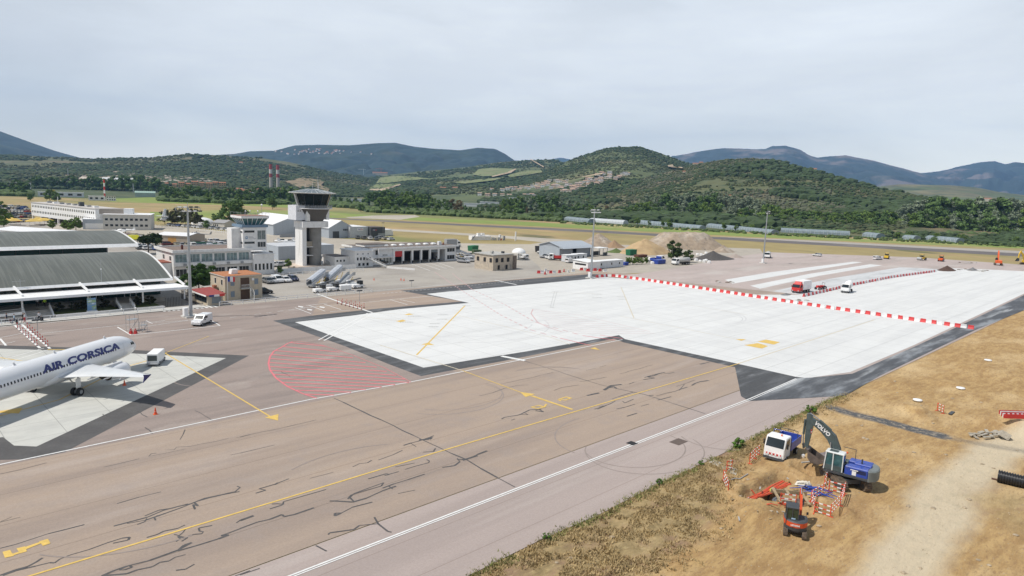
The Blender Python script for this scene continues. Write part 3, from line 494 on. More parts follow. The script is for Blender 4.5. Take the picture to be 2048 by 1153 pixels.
# undergrowth filling the foot of the tree belts
V = []; F = []; r_ = np.random.default_rng(21); off = 0
for i in range(5200):
    if i < 3600: u = r_.uniform(735, 2090); vb = np.interp(u, [560, 640, 730, 900, 1200, 1560, 2060], [412, 417, 426, 434, 450, 470, 494]); v = vb-(r_.uniform(8, 15) if u > 1120 else r_.uniform(1, 9)); v = vb+r_.uniform(-2, 2) if u > 1120 and i % 5 == 0 else v
    else: u = r_.choice([r_.uniform(-20, 60), r_.uniform(320, 735), r_.uniform(320, 735)]); v = np.interp(u, [0, 200, 400, 600, 740], [392, 398, 407, 411, 420])-r_.uniform(0, 9)
    p = G(u, v); A, Fc = ICOS[i % 6]; s_ = r_.uniform(1.2, 3.2)*(1 if i < 3600 else 1.3)*(.45 if u > 1120 and i % 5 == 0 and i < 3600 else 1); Q = A*s_*np.array([1.2, 1.2, .9])+np.array([p.x, p.y, s_*.4]); V.append(Q); F.append(Fc+off); off += len(A)
for i in range(4200):
    u = r_.uniform(1120, 2090); vb = np.interp(u, [560, 640, 730, 900, 1200, 1560, 2060], [412, 417, 426, 434, 450, 470, 494]); p = G(u, vb-r_.uniform(11, 44)); A, Fc = ICOS[i % 6]; s_ = r_.uniform(1.6, 4.4); V.append(A*s_*np.array([1.1, 1.1, 1.]*1)+np.array([p.x, p.y, s_*.5])); F.append(Fc+off); off += len(A)
link('undergrowth', npmesh('undergrowth', np.concatenate(V), np.concatenate(F), mat('undergrowth_green', (.08, .12, .035), .95, var=.5, sc=.12)), kind='stuff')
# ================================================================ TREES
TM = {}
def tmat(name, col): return mat('leaf_'+name, col, .85, var=.4, sc=.3, spec=.2)
BARK = mat('bark', (.12, .095, .07), .9, var=.3)
def crown_mesh(key, h, r, base, col, shape='round', lobes=16, cards=1500, seed=0, card=.55, lobe_r=.36, squash=.85):
    """foliage: many small leaf-cluster faces scattered over and through uneven lobes"""
    if key in TM: return TM[key]
    g = np.random.default_rng(seed); C = []
    for i in range(lobes):
        t = (i+.5)/lobes; a = g.random()*6.28
        if shape == 'round': z = base+(h-base)*(.18+.74*t); rr = r*math.sqrt(max(0, 1-((z-(base+h)/2)/((h-base)/2))**2))*.72*g.uniform(.45, 1.1)
        elif shape == 'poplar': z = base+(h-base)*(.1+.82*t); rr = r*(.75 if t < .6 else 1.4*(1-t)+.15)*g.uniform(.2, .75)
        elif shape == 'flat': z = base+(h-base)*(.25+.5*g.random()); rr = r*g.uniform(.15, .85)
        else: z = base+(h-base)*g.uniform(.15, .75); rr = r*g.uniform(.1, .8)
        lr = lobe_r*r*g.uniform(.75, 1.25)*(1.1-.45*t if shape != 'flat' else 1); C.append((rr*math.cos(a), rr*math.sin(a), z, lr))
    V = []; F = []
    n = cards
    for i in range(n):
        c = C[g.integers(len(C))]; d = g.normal(size=3); d /= np.linalg.norm(d); d[2] = abs(d[2])*.8-.25 if g.random() < .7 else d[2]
        p = np.array(c[:3])+d*c[3]*np.array([1, 1, squash])*g.uniform(.55, 1.08)
        a = g.normal(size=3); a /= np.linalg.norm(a); b = np.cross(a, d+g.normal(size=3)*.6); b /= np.linalg.norm(b)+1e-6
        s_ = card*g.uniform(.5, 1.3); o = len(V); V += [p-a*s_*.5, p+b*s_*.45, p+a*s_*.55, p-b*s_*.4+d*s_*.15]; F.append((o, o+1, o+2, o+3))
    # inner dark mass so that the crown is not see-through everywhere
    for c in C:
        A, Fc = ICOS[g.integers(6)]; o = len(V); V += list(A*c[3]*.8*np.array([1, 1, squash])+np.array(c[:3])); F += [(a+o, b+o, cc+o, cc+o) for a, b, cc in Fc]
    Q = [f for f in F if f[2] != f[3]]; T_ = [f[:3] for f in F if f[2] == f[3]]
    me = bpy.data.meshes.new('crown'); me.from_pydata([tuple(p) for p in V], [], Q+T_); me.materials.append(tmat(key.split('#')[0], col)); me.update()
    TM[key] = me; return me
TK = {}
def trunk_mesh(key, h, r, fork=4, seed=0):
    if key in TK: return TK[key]
    g = random.Random(seed); b = MB(); b.cyl((0, 0, -.3), (0, 0, h*.4), r, BARK, r*.75, n=8); tp = (g.uniform(-.3, .3), g.uniform(-.3, .3), h*.7); b.cyl((0, 0, h*.4), tp, r*.75, BARK, r*.4, n=7)
    for i in range(fork):
        a = i*6.28/fork+g.random(); z = h*g.uniform(.3, .5); b.cyl((0, 0, z), (math.cos(a)*h*.22, math.sin(a)*h*.22, z+h*.28), r*.45, BARK, r*.15, n=5)
    o = b.build('trunk'); me = o.data; bpy.data.objects.remove(o); TK[key] = me; return me
def tree(name, key, p, sc, label, group=None, cat='tree', h=12, r=4, base=2.5, col=(.05, .08, .025), shape='round', tr=.25, nvar=3, **k):
    v = random.randrange(nvar); kk = f'{key}#{v}'
    t = thing(name, label, cat, p, random.uniform(0, 6.28), group)
    t.scale = (sc*random.uniform(.9, 1.12), sc*random.uniform(.9, 1.12), sc)
    link('crown', crown_mesh(kk, h, r, base, col, shape, seed=v*7+len(key), **k), t); link('trunk', trunk_mesh(kk, h, tr, seed=v), t); return t
KP = dict(key='poplar', h=17, r=5.2, base=.6, col=(.25, .3, .2), shape='poplar', cards=3200, lobes=26, card=.75, nvar=4)
KD = dict(key='evergreen', h=12, r=5.6, base=.5, col=(.12, .19, .06), cards=2600, lobes=20, card=.75, nvar=4)
KG = dict(key='broadleaf', h=10, r=4.6, base=.8, col=(.14, .21, .05), cards=2400, lobes=18, card=.7, nvar=4)
KB = dict(key='brown', h=12, r=5, base=1.5, col=(.2, .15, .07), cards=2400, lobes=18, card=.75, nvar=2)
KS = dict(key='shrub', h=2.2, r=1.5, base=.1, col=(.07, .12, .03), cards=900, lobes=10, card=.22, nvar=3)
LBL = {'poplar': ('poplar_tree', 'tall grey-green poplar in the tree belt beyond the runway', 'poplars in the belt beyond the runway'), 'evergreen': ('evergreen_tree', 'dark green evergreen tree in the tree belt beyond the runway', 'dark evergreens in the belt beyond the runway'),
       'broadleaf': ('broadleaf_tree', 'mid green bushy tree low in the tree belt beyond the runway', 'bushy trees in the belt beyond the runway'), 'brown': ('broadleaf_tree', 'brownish tree among the green belt beyond the runway', 'brownish trees beyond the runway')}
base_line = [(560, 412), (640, 417), (730, 426), (900, 434), (1200, 450), (1560, 470), (2060, 494)]
topv = [(720, 398), (745, 388), (770, 384), (850, 392), (880, 402), (912, 398), (926, 412), (945, 418), (998, 416), (1012, 398), (1060, 396), (1120, 397), (1170, 408), (1200, 425), (1225, 424), (1260, 420), (1290, 398), (1340, 393), (1420, 395), (1480, 402), (1520, 404), (1560, 424), (1620, 430), (1700, 432), (1780, 434), (1800, 424), (1830, 414), (1900, 413), (1990, 416), (2060, 418)]
def kind_at(u):
    q = random.random()
    if 900 < u < 945: return KB if q < .6 else KD
    if 1285 < u < 1525 or 1790 < u: return KP if q < .85 else KD
    if 1040 < u < 1170: return KP if q < .6 else KD
    if 740 < u < 880: return KP if q < .35 else (KD if q < .7 else KG)
    return KG if q < .55 else KD
def belt(u, v, hpx, kd):
    p = G(u, v); D = p.xy.length; hh = hpx*D/FPX*1.02; n_, lb, gr = LBL[kd['key']]
    return tree(n_, p=p, sc=max(hh, 3)/kd['h'], label=lb, group=gr, **kd)
u = 738
while u < 2070:
    vb = interp(base_line, u)-4; vt = interp(topv, u); kd = kind_at(u)
    full = vb-vt
    belt(u, vb-full*.14-7, full*random.uniform(.84, 1.0)-6, kd)                       # tall back row
    if random.random() < .85: belt(u+random.uniform(4, 10), vb-(10 if u > 1120 else 5), full*random.uniform(.45, .72), kd if random.random() < .5 else random.choice((KD, KG)))
    if random.random() < (.16 if u > 1120 else .6): belt(u+random.uniform(2, 12), vb+1, random.uniform(9, 15), KG)   # low front row
    u += random.uniform(10, 15)
for i in range(95):                                                                   # loose woodland between the belt and the foot of the hills
    u = random.uniform(1000, 2060); vb = interp(base_line, u)-random.uniform(12, 30); kd = random.choice((KD, KD, KG, KP, KB))
    belt(u, vb, random.uniform(10, 20), kd)
# belt left of the towers
FL = {'evergreen': 'dark tree in the belt between the airfield and the left ridge', 'broadleaf': 'lighter green tree in the belt between the airfield and the left ridge', 'brown': 'brown tree between the airfield and the left ridge', 'poplar': 'pale slender tree between the airfield and the left ridge'}
def left_tree(u, v, hpx, kd):
    p = G(u, v); D = p.xy.length; return tree(LBL[kd['key']][0], p=p, sc=hpx*D/FPX/kd['h'], label=FL[kd['key']], group='trees between airfield and left ridge: '+kd['key'], **kd)
u = -10
while u < 740:
    vb = np.interp(u, [0, 200, 400, 600, 740], [392, 398, 407, 411, 418]); hp = np.interp(u, [0, 100, 200, 300, 400, 500, 560, 640, 740], [20, 26, 26, 32, 26, 28, 34, 16, 14])
    left_tree(u, vb-(17 if 60 < u < 320 else 7), hp*random.uniform(.7, 1), KD if random.random() < .75 else KG)
    if random.random() < .7 and not 60 < u < 320: left_tree(u+6, vb-1, hp*random.uniform(.4, .7), KG if random.random() < .6 else KD)
    u += random.uniform(12, 19)
for (u, v, h_) in ((722, 425, 17), (545, 419, 25), (600, 420, 14), (700, 412, 12), (100, 403, 20), (112, 404, 17), (60, 402, 12)): left_tree(u, v, h_, KD)
# ================================================================ EARTHWORKS (sandy ground on the right)
def seg_d(x, y, a, b):
    ax, ay = a; bx, by = b; dx, dy = bx-ax, by-ay; t = np.clip(((x-ax)*dx+(y-ay)*dy)/(dx*dx+dy*dy+1e-9), 0, 1)
    return np.hypot(x-ax-t*dx, y-ay-t*dy)
gp = lambda u, v: (G(u, v).x, G(u, v).y)
PITS = [(gp(1505, 1002), gp(1572, 958), .85, .65), (gp(1562, 992), gp(1602, 1002), 1.25, 1.3), (gp(1500, 1004), gp(1545, 1004), .45, .8), (gp(1655, 1020), gp(1660, 1024), .75, .8), (gp(1650, 935), gp(1662, 942), .8, .35), (gp(1605, 945), gp(1625, 955), .8, .3)]
MNDS = [(gp(1470, 985), 1.7, .55), (gp(1500, 960), 1.6, .5), (gp(1515, 1035), 2.4, .85), (gp(1470, 1045), 3, .4), (gp(1590, 935), 2.2, .35), (gp(1835, 825), 1.6, .9), (gp(1850, 838), 1.5, .6), (gp(1815, 815), 2.4, .4), (gp(2030, 850), 4.5, 1.1), (gp(2046, 870), 3, 1.0), (gp(1640, 960), 2, .35),
        (gp(1800, 770), 5, .4), (gp(1905, 770), 3, .4), (gp(1960, 740), 5, .35), (gp(1430, 1100), 3, .3), (gp(1350, 1130), 2.5, .3)]
def hgt(x, y):
    x = np.asarray(x, float); y = np.asarray(y, float)
    z = .34*fbm(x/5., y/5., 6)+.5*fbm(x/23.+3, y/23., 3)+.12*fbm(x*.6+5, y*2.2, 4)+.08
    for (c, r, h) in MNDS: z = z+h*np.exp(-((x-c[0])**2+(y-c[1])**2)/(r*r*.6))*(1+.5*fbm(x*1.1, y*1.1, 4))
    ruts = np.exp(-((np.abs((y-27.2)-.02*(x-40))-.9)/.28)**2)*(x < 60); z = z-.1*ruts
    for (a, b, r, dpt) in PITS:
        d = seg_d(x, y, a, b)+.5*fbm(x*1.3+2, y*1.3, 4); z = z-(dpt+z*.8)*np.clip((r+.25-d)/.4, 0, 1)
        z = z+.22*np.exp(-((d-r-.7)/.5)**2)
    edge = np.clip((np.interp(x, [p[0] for p in EDGE], [p[1] for p in EDGE])+.3-y)/2.5, 0, 1); return z*edge*edge*(3-2*edge)-.035*(1-edge)-.01
def Hs(x, y): return float(hgt(x, y))
def GS(u, v, dz=0):
    p = G(u, v)
    for _ in range(4): p = G(u, v, Hs(p.x, p.y)+dz)
    return p
xs = np.concatenate([np.arange(8, 28, 1.), np.arange(28, 84, .22), np.arange(84, 130, .6), np.arange(130, 422, 3)]); ys = np.concatenate([np.arange(-110, -12, 4.), np.arange(-12, 8, .6), np.arange(8, 35.6, .22), [35.6]])
XX, YY = np.meshgrid(xs, ys, indexing='ij'); ZZ = hgt(XX, YY)
I = np.arange(XX.size).reshape(XX.shape); F = np.stack([I[:-1, :-1], I[1:, :-1], I[1:, 1:], I[:-1, 1:]], -1).reshape(-1, 4)
bx = np.array([8, 30, 36, 42, 49, 54, 58, 61, 64, 69, 74, 90, 130, 420]); by = np.array([24, 24.5, 23.5, 24., 24.5, 26.5, 28.5, 28.6, 30., 29.8, 30.8, 32, 33, 33.2])
gm = np.clip((YY-np.interp(XX, bx, by))/1.6+1.6*fbm(XX/2.5, YY/2.5, 5), 0, 1)
hk = [gp(1640, 1330), gp(1770, 1180), gp(1850, 1060), gp(1915, 970), gp(1985, 905), gp(2100, 870)]; hd_ = np.min([seg_d(XX, YY, a, b_) for a, b_ in zip(hk[:-1], hk[1:])], axis=0)
pm = np.clip(1.75-hd_/1.9+1.0*fbm(XX/4, YY/4, 5), 0, 1)
pm = np.maximum(pm, np.clip(1-seg_d(XX, YY, gp(1700, 1000), gp(1560, 900))/9., 0, 1)*.0)
rdd = seg_d(XX, YY, gp(1645, 812), gp(1880, 872)); rd2 = seg_d(XX, YY, gp(1880, 872), gp(2100, 915))
rm = np.clip((1.35-rdd)/.3+.5*fbm(XX, YY, 4), 0, 1)*np.clip(1.6-np.hypot(XX-gp(1650, 812)[0], YY-gp(1650, 812)[1])/22., .0, 1); rm = np.maximum(rm, .45*np.clip((1.1-rd2)/.6+.8*fbm(XX, YY, 4), 0, 1))
dk = np.clip(1-seg_d(XX, YY, gp(1610, 940), gp(1680, 1010))/5.+fbm(XX/2, YY/2, 4), 0, 1)*.5; dk = np.maximum(dk, np.clip(-(ZZ+.15)*2.5, 0, 1)*.8)  # darker brown round the dig and towards the bottom of the pits
d2 = np.clip(.3+3*fbm(XX/7+11, YY/3+4, 5)+0*XX, 0, 1)*(YY < 14)*(XX > 70)*np.clip((XX-78)/10, 0, 1)
gm = np.maximum(gm, .75*d2*np.clip((16-YY)/6, 0, 1)*0+np.clip(1-seg_d(XX, YY, gp(2010, 1010), gp(2100, 1060))/4.5+fbm(XX/3, YY/3, 4), 0, 1)*.8)
ms = bpy.data.materials.new('sandy_earth'); ms.use_nodes = True; t = ms.node_tree; n = t.nodes; l = t.links; b = n['Principled BSDF']; b.inputs['Roughness'].default_value = .95; b.inputs['Specular IOR Level'].default_value = .15
tc = n.new('ShaderNodeTexCoord')
def nzf(sc, lo, hi, det=7):
    mp = n.new('ShaderNodeMapping'); mp.inputs['Scale'].default_value = sc; mp.inputs['Rotation'].default_value = (0, 0, .25); z = n.new('ShaderNodeTexNoise'); z.inputs['Scale'].default_value = 1; z.inputs['Detail'].default_value = det; z.inputs['Roughness'].default_value = .65
    l.new(tc.outputs['Object'], mp.inputs[0]); l.new(mp.outputs[0], z.inputs['Vector']); r = n.new('ShaderNodeMapRange'); r.inputs['From Min'].default_value = lo; r.inputs['From Max'].default_value = hi; l.new(z.outputs['Fac'], r.inputs['Value']); return r.outputs[0]
def mixc(a, bcol, f):
    x = n.new('ShaderNodeMix'); x.data_type = 'RGBA'
    if isinstance(a, tuple): x.inputs['A'].default_value = (*a, 1)
    else: l.new(a, x.inputs['A'])
    if isinstance(bcol, tuple): x.inputs['B'].default_value = (*bcol, 1)
    else: l.new(bcol, x.inputs['B'])
    l.new(f, x.inputs['Factor']); return x.outputs['Result']
def att(k): a = n.new('ShaderNodeAttribute'); a.attribute_name = k; return a.outputs['Fac']
def mul(a, b_): x = n.new('ShaderNodeMath'); x.operation = 'MULTIPLY'; x.use_clamp = True; l.new(a, x.inputs[0]); (l.new(b_, x.inputs[1]) if not isinstance(b_, float) else setattr(x.inputs[1], 'default_value', b_)); return x.outputs[0]
c = mixc((.45, .305, .14), (.33, .21, .095), nzf((.35, 1.1, 1), .4, .6)); c = mixc(c, (.58, .43, .235), mul(nzf((.07, .14, 1), .48, .66), .8)); c = mixc(c, (.27, .17, .09), mul(nzf((1.6, 4.5, 1), .52, .66), .75))
c = mixc(c, (.55, .47, .34), mul(att('pale'), .88)); c = mixc(c, (.44, .38, .27), mul(mul(att('pale'), nzf((.8, .9, 1), .5, .7)), .7)); c = mixc(c, (.25, .145, .07), mul(att('dig_dark'), .8))
gr = mixc((.39, .29, .15), (.24, .18, .09), nzf((.6, .9, 1), .4, .62)); gr = mixc(gr, (.26, .17, .11), mul(nzf((.2, .3, 1), .5, .62), .9)); gr = mixc(gr, (.45, .35, .18), mul(nzf((1.2, 2.5, 1), .55, .7), .8)); c = mixc(c, gr, att('grass'))
c = mixc(c, mixc((.095, .097, .1), (.36, .31, .24), nzf((1.5, 1.5, 1), .48, .68)), att('road'))
l.new(c, b.inputs['Base Color']); bp = n.new('ShaderNodeBump'); bp.inputs['Strength'].default_value = .9; bp.inputs['Distance'].default_value = .18; l.new(nzf((1.1, 2.6, 1), 0, 1, 9), bp.inputs['Height']); l.new(bp.outputs[0], b.inputs['Normal'])
me = npmesh('sandy_ground', np.stack([XX, YY, ZZ], -1).reshape(-1, 3), F, ms, True)
for k, a in (('grass', gm), ('pale', pm), ('road', rm), ('dig_dark', dk)): me.attributes.new(k, 'FLOAT', 'POINT').data.foreach_set('value', a.astype(np.float32).ravel())
link('sandy_ground', me, kind='structure')
# tufts of dry and green grass on the verge, clods and stones on the sand
def tufts(name, pts, mt, hmin, hmax, blades=6, sp=.12, seed=0):
    r_ = np.random.default_rng(seed); V = []; F = []
    for (x, y) in pts:
        z = Hs(x, y)
        for k in range(blades):
            a = r_.random()*6.28; h = r_.uniform(hmin, hmax); bxx = x+r_.normal()*sp; byy = y+r_.normal()*sp; w_ = .03+.05*r_.random(); o = len(V)
            V += [(bxx-math.cos(a)*w_, byy-math.sin(a)*w_, z), (bxx+math.cos(a)*w_, byy+math.sin(a)*w_, z), (bxx+r_.normal()*h*.4, byy+r_.normal()*h*.4, z+h)]; F.append((o, o+1, o+2))
    link(name, npmesh(name, V, F, mt), kind='stuff')
pts = []
while len(pts) < 5200:
    x = random.uniform(24, 100); y = random.uniform(23, np.interp(x, [p[0] for p in EDGE], [p[1] for p in EDGE])-.1); yb = np.interp(x, bx, by)
    if y > yb+random.uniform(-1, 2.5) and float(fbm(np.array(x/1.5), np.array(y/1.5), 3)) > -.08: pts.append((x, y))
tufts('dry_grass', pts, mat('straw', (.44, .33, .165), .9, var=.35, sc=.6), .06, .26, 6, .14, 1)
pts = [(x, np.interp(x, [p[0] for p in EDGE], [p[1] for p in EDGE])+random.gauss(-.2, .28)) for x in np.random.default_rng(3).uniform(28, 96, 1100) if fbm(np.array(x/2.2), np.array(.5), 4) > -.1]
tufts('green_grass', pts, mat('verge_green', (.24, .25, .08), .9, var=.4, sc=.8), .08, .26, 6, .14, 2)
for (u, v, s_) in ((1467, 893, .5), (1317, 970, .3), (1080, 1073, .25), (1620, 828, .5), (1398, 930, .25)):
    p = GS(u, v); p.y = min(p.y, float(np.interp(p.x, [q[0] for q in EDGE], [q[1] for q in EDGE]))-.15); tree('shrub', p=p, sc=s_, label='small green weed bush on the grassy edge of the apron', group='green weeds on the apron edge', cat='bush', **dict(KS, cards=500, key='weed', col=(.09, .17, .03)))
r_ = np.random.default_rng(9); V = []; F = []
for i in range(2600):
    x = r_.uniform(34, 110); y = r_.uniform(6, 31); z = Hs(x, y); A, Fc = ICOS[i % 6]; s_ = r_.uniform(.02, .07)*(1+3*(r_.random() < .04)); o = len(V); V += list(A*s_*np.array([1, 1, .6])+np.array([x, y, z])); F += [tuple(f+o) for f in Fc]
link('gravel', npmesh('gravel', V, F, mat('stones', (.4, .32, .22), .9, var=.4, sc=3)), kind='stuff')
# ================================================================ TEXT helper
def text_mesh(s_, size, extrude=.0, bold=0., sx=1., shear=0.):
    cu = bpy.data.curves.new('t', 'FONT'); cu.body = s_; cu.size = size; cu.extrude = extrude; cu.offset = bold; cu.shear = shear; cu.align_x = 'CENTER'; cu.align_y = 'CENTER'
    cu.resolution_u = 3; o = bpy.data.objects.new('t', cu); COL.objects.link(o); bpy.context.view_layer.update()
    me = bpy.data.meshes.new_from_object(o); bpy.data.objects.remove(o); bpy.data.curves.remove(cu)
    if sx != 1.:
        for v in me.vertices: v.co.x *= sx
    return me
def sign_text(s_, parent, loc, rot, size, mt, name='lettering', sx=1., bold=.0, shear=0.):
    me = text_mesh(s_, size, .01, bold, sx, shear); me.materials.clear(); me.materials.append(mt); o = link(name, me, parent); o.location = loc; o.rotation_euler = rot; return o
# ================================================================ PEOPLE
SKIN = mat('skin', (.42, .24, .16), .6, var=.05); HAIR = mat('hair', (.04, .03, .02), .8)
def person_mesh(J, mats, split):
    """J joints: pelvis chest neck head_base head_top, l/r shoulder elbow wrist hip knee ankle toe; one skinned surface"""
    V = []; E_ = []; R = []
    def vtx(p, r): V.append(tuple(p)); R.append(r); return len(V)-1
    def chain(a, pts):
        for p, r in pts: b = vtx(p, r); E_.append((a, b)); a = b
        return a
    J = {k: Vector(v) for k, v in J.items()}
    pel = vtx(J['pelvis'], .15); waist = chain(pel, [(J['pelvis'].lerp(J['chest'], .5), .13)]); ch = chain(waist, [(J['chest'], .15)])
    nk = chain(ch, [(J['neck'], .06)]); chain(nk, [(J['head'], .095), (J['head']+(J['head']-J['neck']).normalized()*.1, .075)])
    fw = J.get('fwd', Vector((1, 0, 0)))
    for s_ in 'lr':
        w_ = chain(ch, [(J[s_+'sh'], .065), (J[s_+'el'], .045), (J[s_+'wr'], .03)]); d = (J[s_+'wr']-J[s_+'el']).normalized(); sd = d.cross(Vector(fw)).normalized() if d.cross(Vector(fw)).length > .1 else Vector((0, 1, 0))
        pm = chain(w_, [(J[s_+'wr']+d*.05, .034)])
        for k, (o_, ln) in enumerate(((-.03, .06), (-.01, .075), (.01, .07), (.03, .055))):
            chain(pm, [(J[s_+'wr']+d*.1+sd*o_, .009), (J[s_+'wr']+d*(.1+ln)+sd*o_*1.1+Vector(fw)*.015, .008)])
        chain(w_, [(J[s_+'wr']+d*.06+Vector(fw)*.035, .01), (J[s_+'wr']+d*.1+Vector(fw)*.05, .009)])
        chain(pel, [(J[s_+'hip'], .1), (J[s_+'kn'], .062), (J[s_+'an'], .042), (J[s_+'toe'], .035)])
    me = bpy.data.meshes.new('p'); me.from_pydata(V, E_, []); o = bpy.data.objects.new('p', me); COL.objects.link(o)
    md = o.modifiers.new('s', 'SKIN'); sb = o.modifiers.new('ss', 'SUBSURF'); sb.levels = 1; sb.render_levels = 1
    for i, q in enumerate(me.skin_vertices[0].data): q.radius = (R[i], R[i]*(.75 if i in (pel, waist, ch) else 1)); q.use_root = i == pel
    bpy.context.view_layer.update(); dg = bpy.context.evaluated_depsgraph_get(); out = bpy.data.meshes.new_from_object(o.evaluated_get(dg)); bpy.data.objects.remove(o)
    out.materials.clear()
    for m_ in mats: out.materials.append(m_)
    for f in out.polygons: f.use_smooth = True; f.material_index = split(f.center)
    return out
def stand(J_=None, stride=.25, arm=.15, lean=0.):
    J = dict(pelvis=(0, 0, .95), chest=(lean*.5, 0, 1.32), neck=(lean*.8, 0, 1.5), head=(lean, 0, 1.62), lsh=(lean*.6, .19, 1.42), rsh=(lean*.6, -.19, 1.42), lel=(arm*.3, .25, 1.15), rel=(-arm*.6, -.25, 1.15), lwr=(arm*1.6, .25, .92), rwr=(-arm, -.27, .9),
             lhip=(0, .1, .9), rhip=(0, -.1, .9), lkn=(stride*.7, .11, .5), rkn=(-stride*.1, -.11, .5), lan=(stride, .11, .08), ran=(-stride, -.11, .1), ltoe=(stride+.17, .12, .04), rtoe=(-stride+.16, -.12, .04))
    J.update(J_ or {}); return J
def person(p, rz, J, top, legs, label, sleeves=None, hair=HAIR, vest=None, cap=None, group=None, name='person', cat='person'):
    nk = Vector(J['neck']); hd = Vector(J['head']); pz = J['pelvis']
    hands = [Vector(J['lwr']), Vector(J['rwr'])]
    def split(c):
        if (c-hd).length < .17 or (c-hd).dot(hd-nk) > 0 and (c-hd).length < .3: return 2
        if min((c-h).length for h in hands) < .2 and (c-Vector(pz)).length > .2: return 2
        if c.z < .09: return 3
        return 1 if (c-Vector(pz)).dot(Vector(J['chest'])-Vector(pz)) < .02 else 0
    t = thing(name, label, cat, p, rz, group)
    link('body', person_mesh(J, [top, legs, SKIN, BLACK], split), t)
    b = MB(); up = (hd-nk).normalized(); b.sph(hd+up*.06-Vector((.02, 0, 0)), .105, hair, 10, .9, half=True) if not cap else b.sph(hd+up*.06, .115, cap, 10, .8, half=True); b.build('hair' if not cap else 'helmet', t)
    return t
CLN = mat('navy_cloth', (.03, .04, .07), .9); CLB = mat('black_cloth', (.02, .02, .022), .9); CLW = mat('white_shirt', (.65, .66, .68), .9); CLG = mat('hi_vis_cloth', (.55, .85, .05), .7); CLR = mat('red_cloth', (.5, .04, .05), .8); CLJ = mat('denim', (.08, .11, .18), .9); CLBL = mat('pale_blue_shirt', (.4, .52, .62), .9)
def case(p, rz, mt, label, h=.65):
    b = MB(); b.cb(-.12, .12, -.22, .22, .06, h, mt, .04).cyl((-.1, .16, .04), (-.1, .2, .04), .04, BLACK).cyl((-.1, -.2, .04), (-.1, -.16, .04), .04, BLACK); b.path([(-.1, .12, h), (-.1, .12, h+.35), (-.1, -.12, h+.35), (-.1, -.12, h)], .012, BLACK); b.build('suitcase', None, label, 'suitcase', loc=p, rz=rz)
def pedestrians():
    a = person(G(14, 646, .12), math.pi, stand(), CLN, CLB, 'person in navy walking past the terminal ramp pulling a case, first from the left'); case(G(21, 645, .12), math.pi, mat('dark_red_case', (.12, .02, .03), .5), 'dark wheeled suitcase pulled by the leftmost walker')
    person(G(29, 648, .12), math.pi, stand(stride=.32), CLBL, CLJ, 'person in pale top striding towards the ramp, second from the left'); case(G(34, 648, .12), math.pi, BLACK, 'black wheeled suitcase trailing behind the second walker')
    person(G(47, 645, .12), 2.6, stand(stride=.2), CLB, CLB, 'person in black standing beside the steps near a red bag'); person(G(50, 646, .12), 2.8, stand(stride=.15), CLW, CLR, 'person in white top with red lower clothes beside the steps')
    person(G(79, 643, .12), 1.9, stand(stride=.22), CLW, CLB, 'person in white shirt climbing the terminal steps with luggage'); case(G(84, 642, .12), 1.9, BLACK, 'black suitcase carried up the terminal steps')
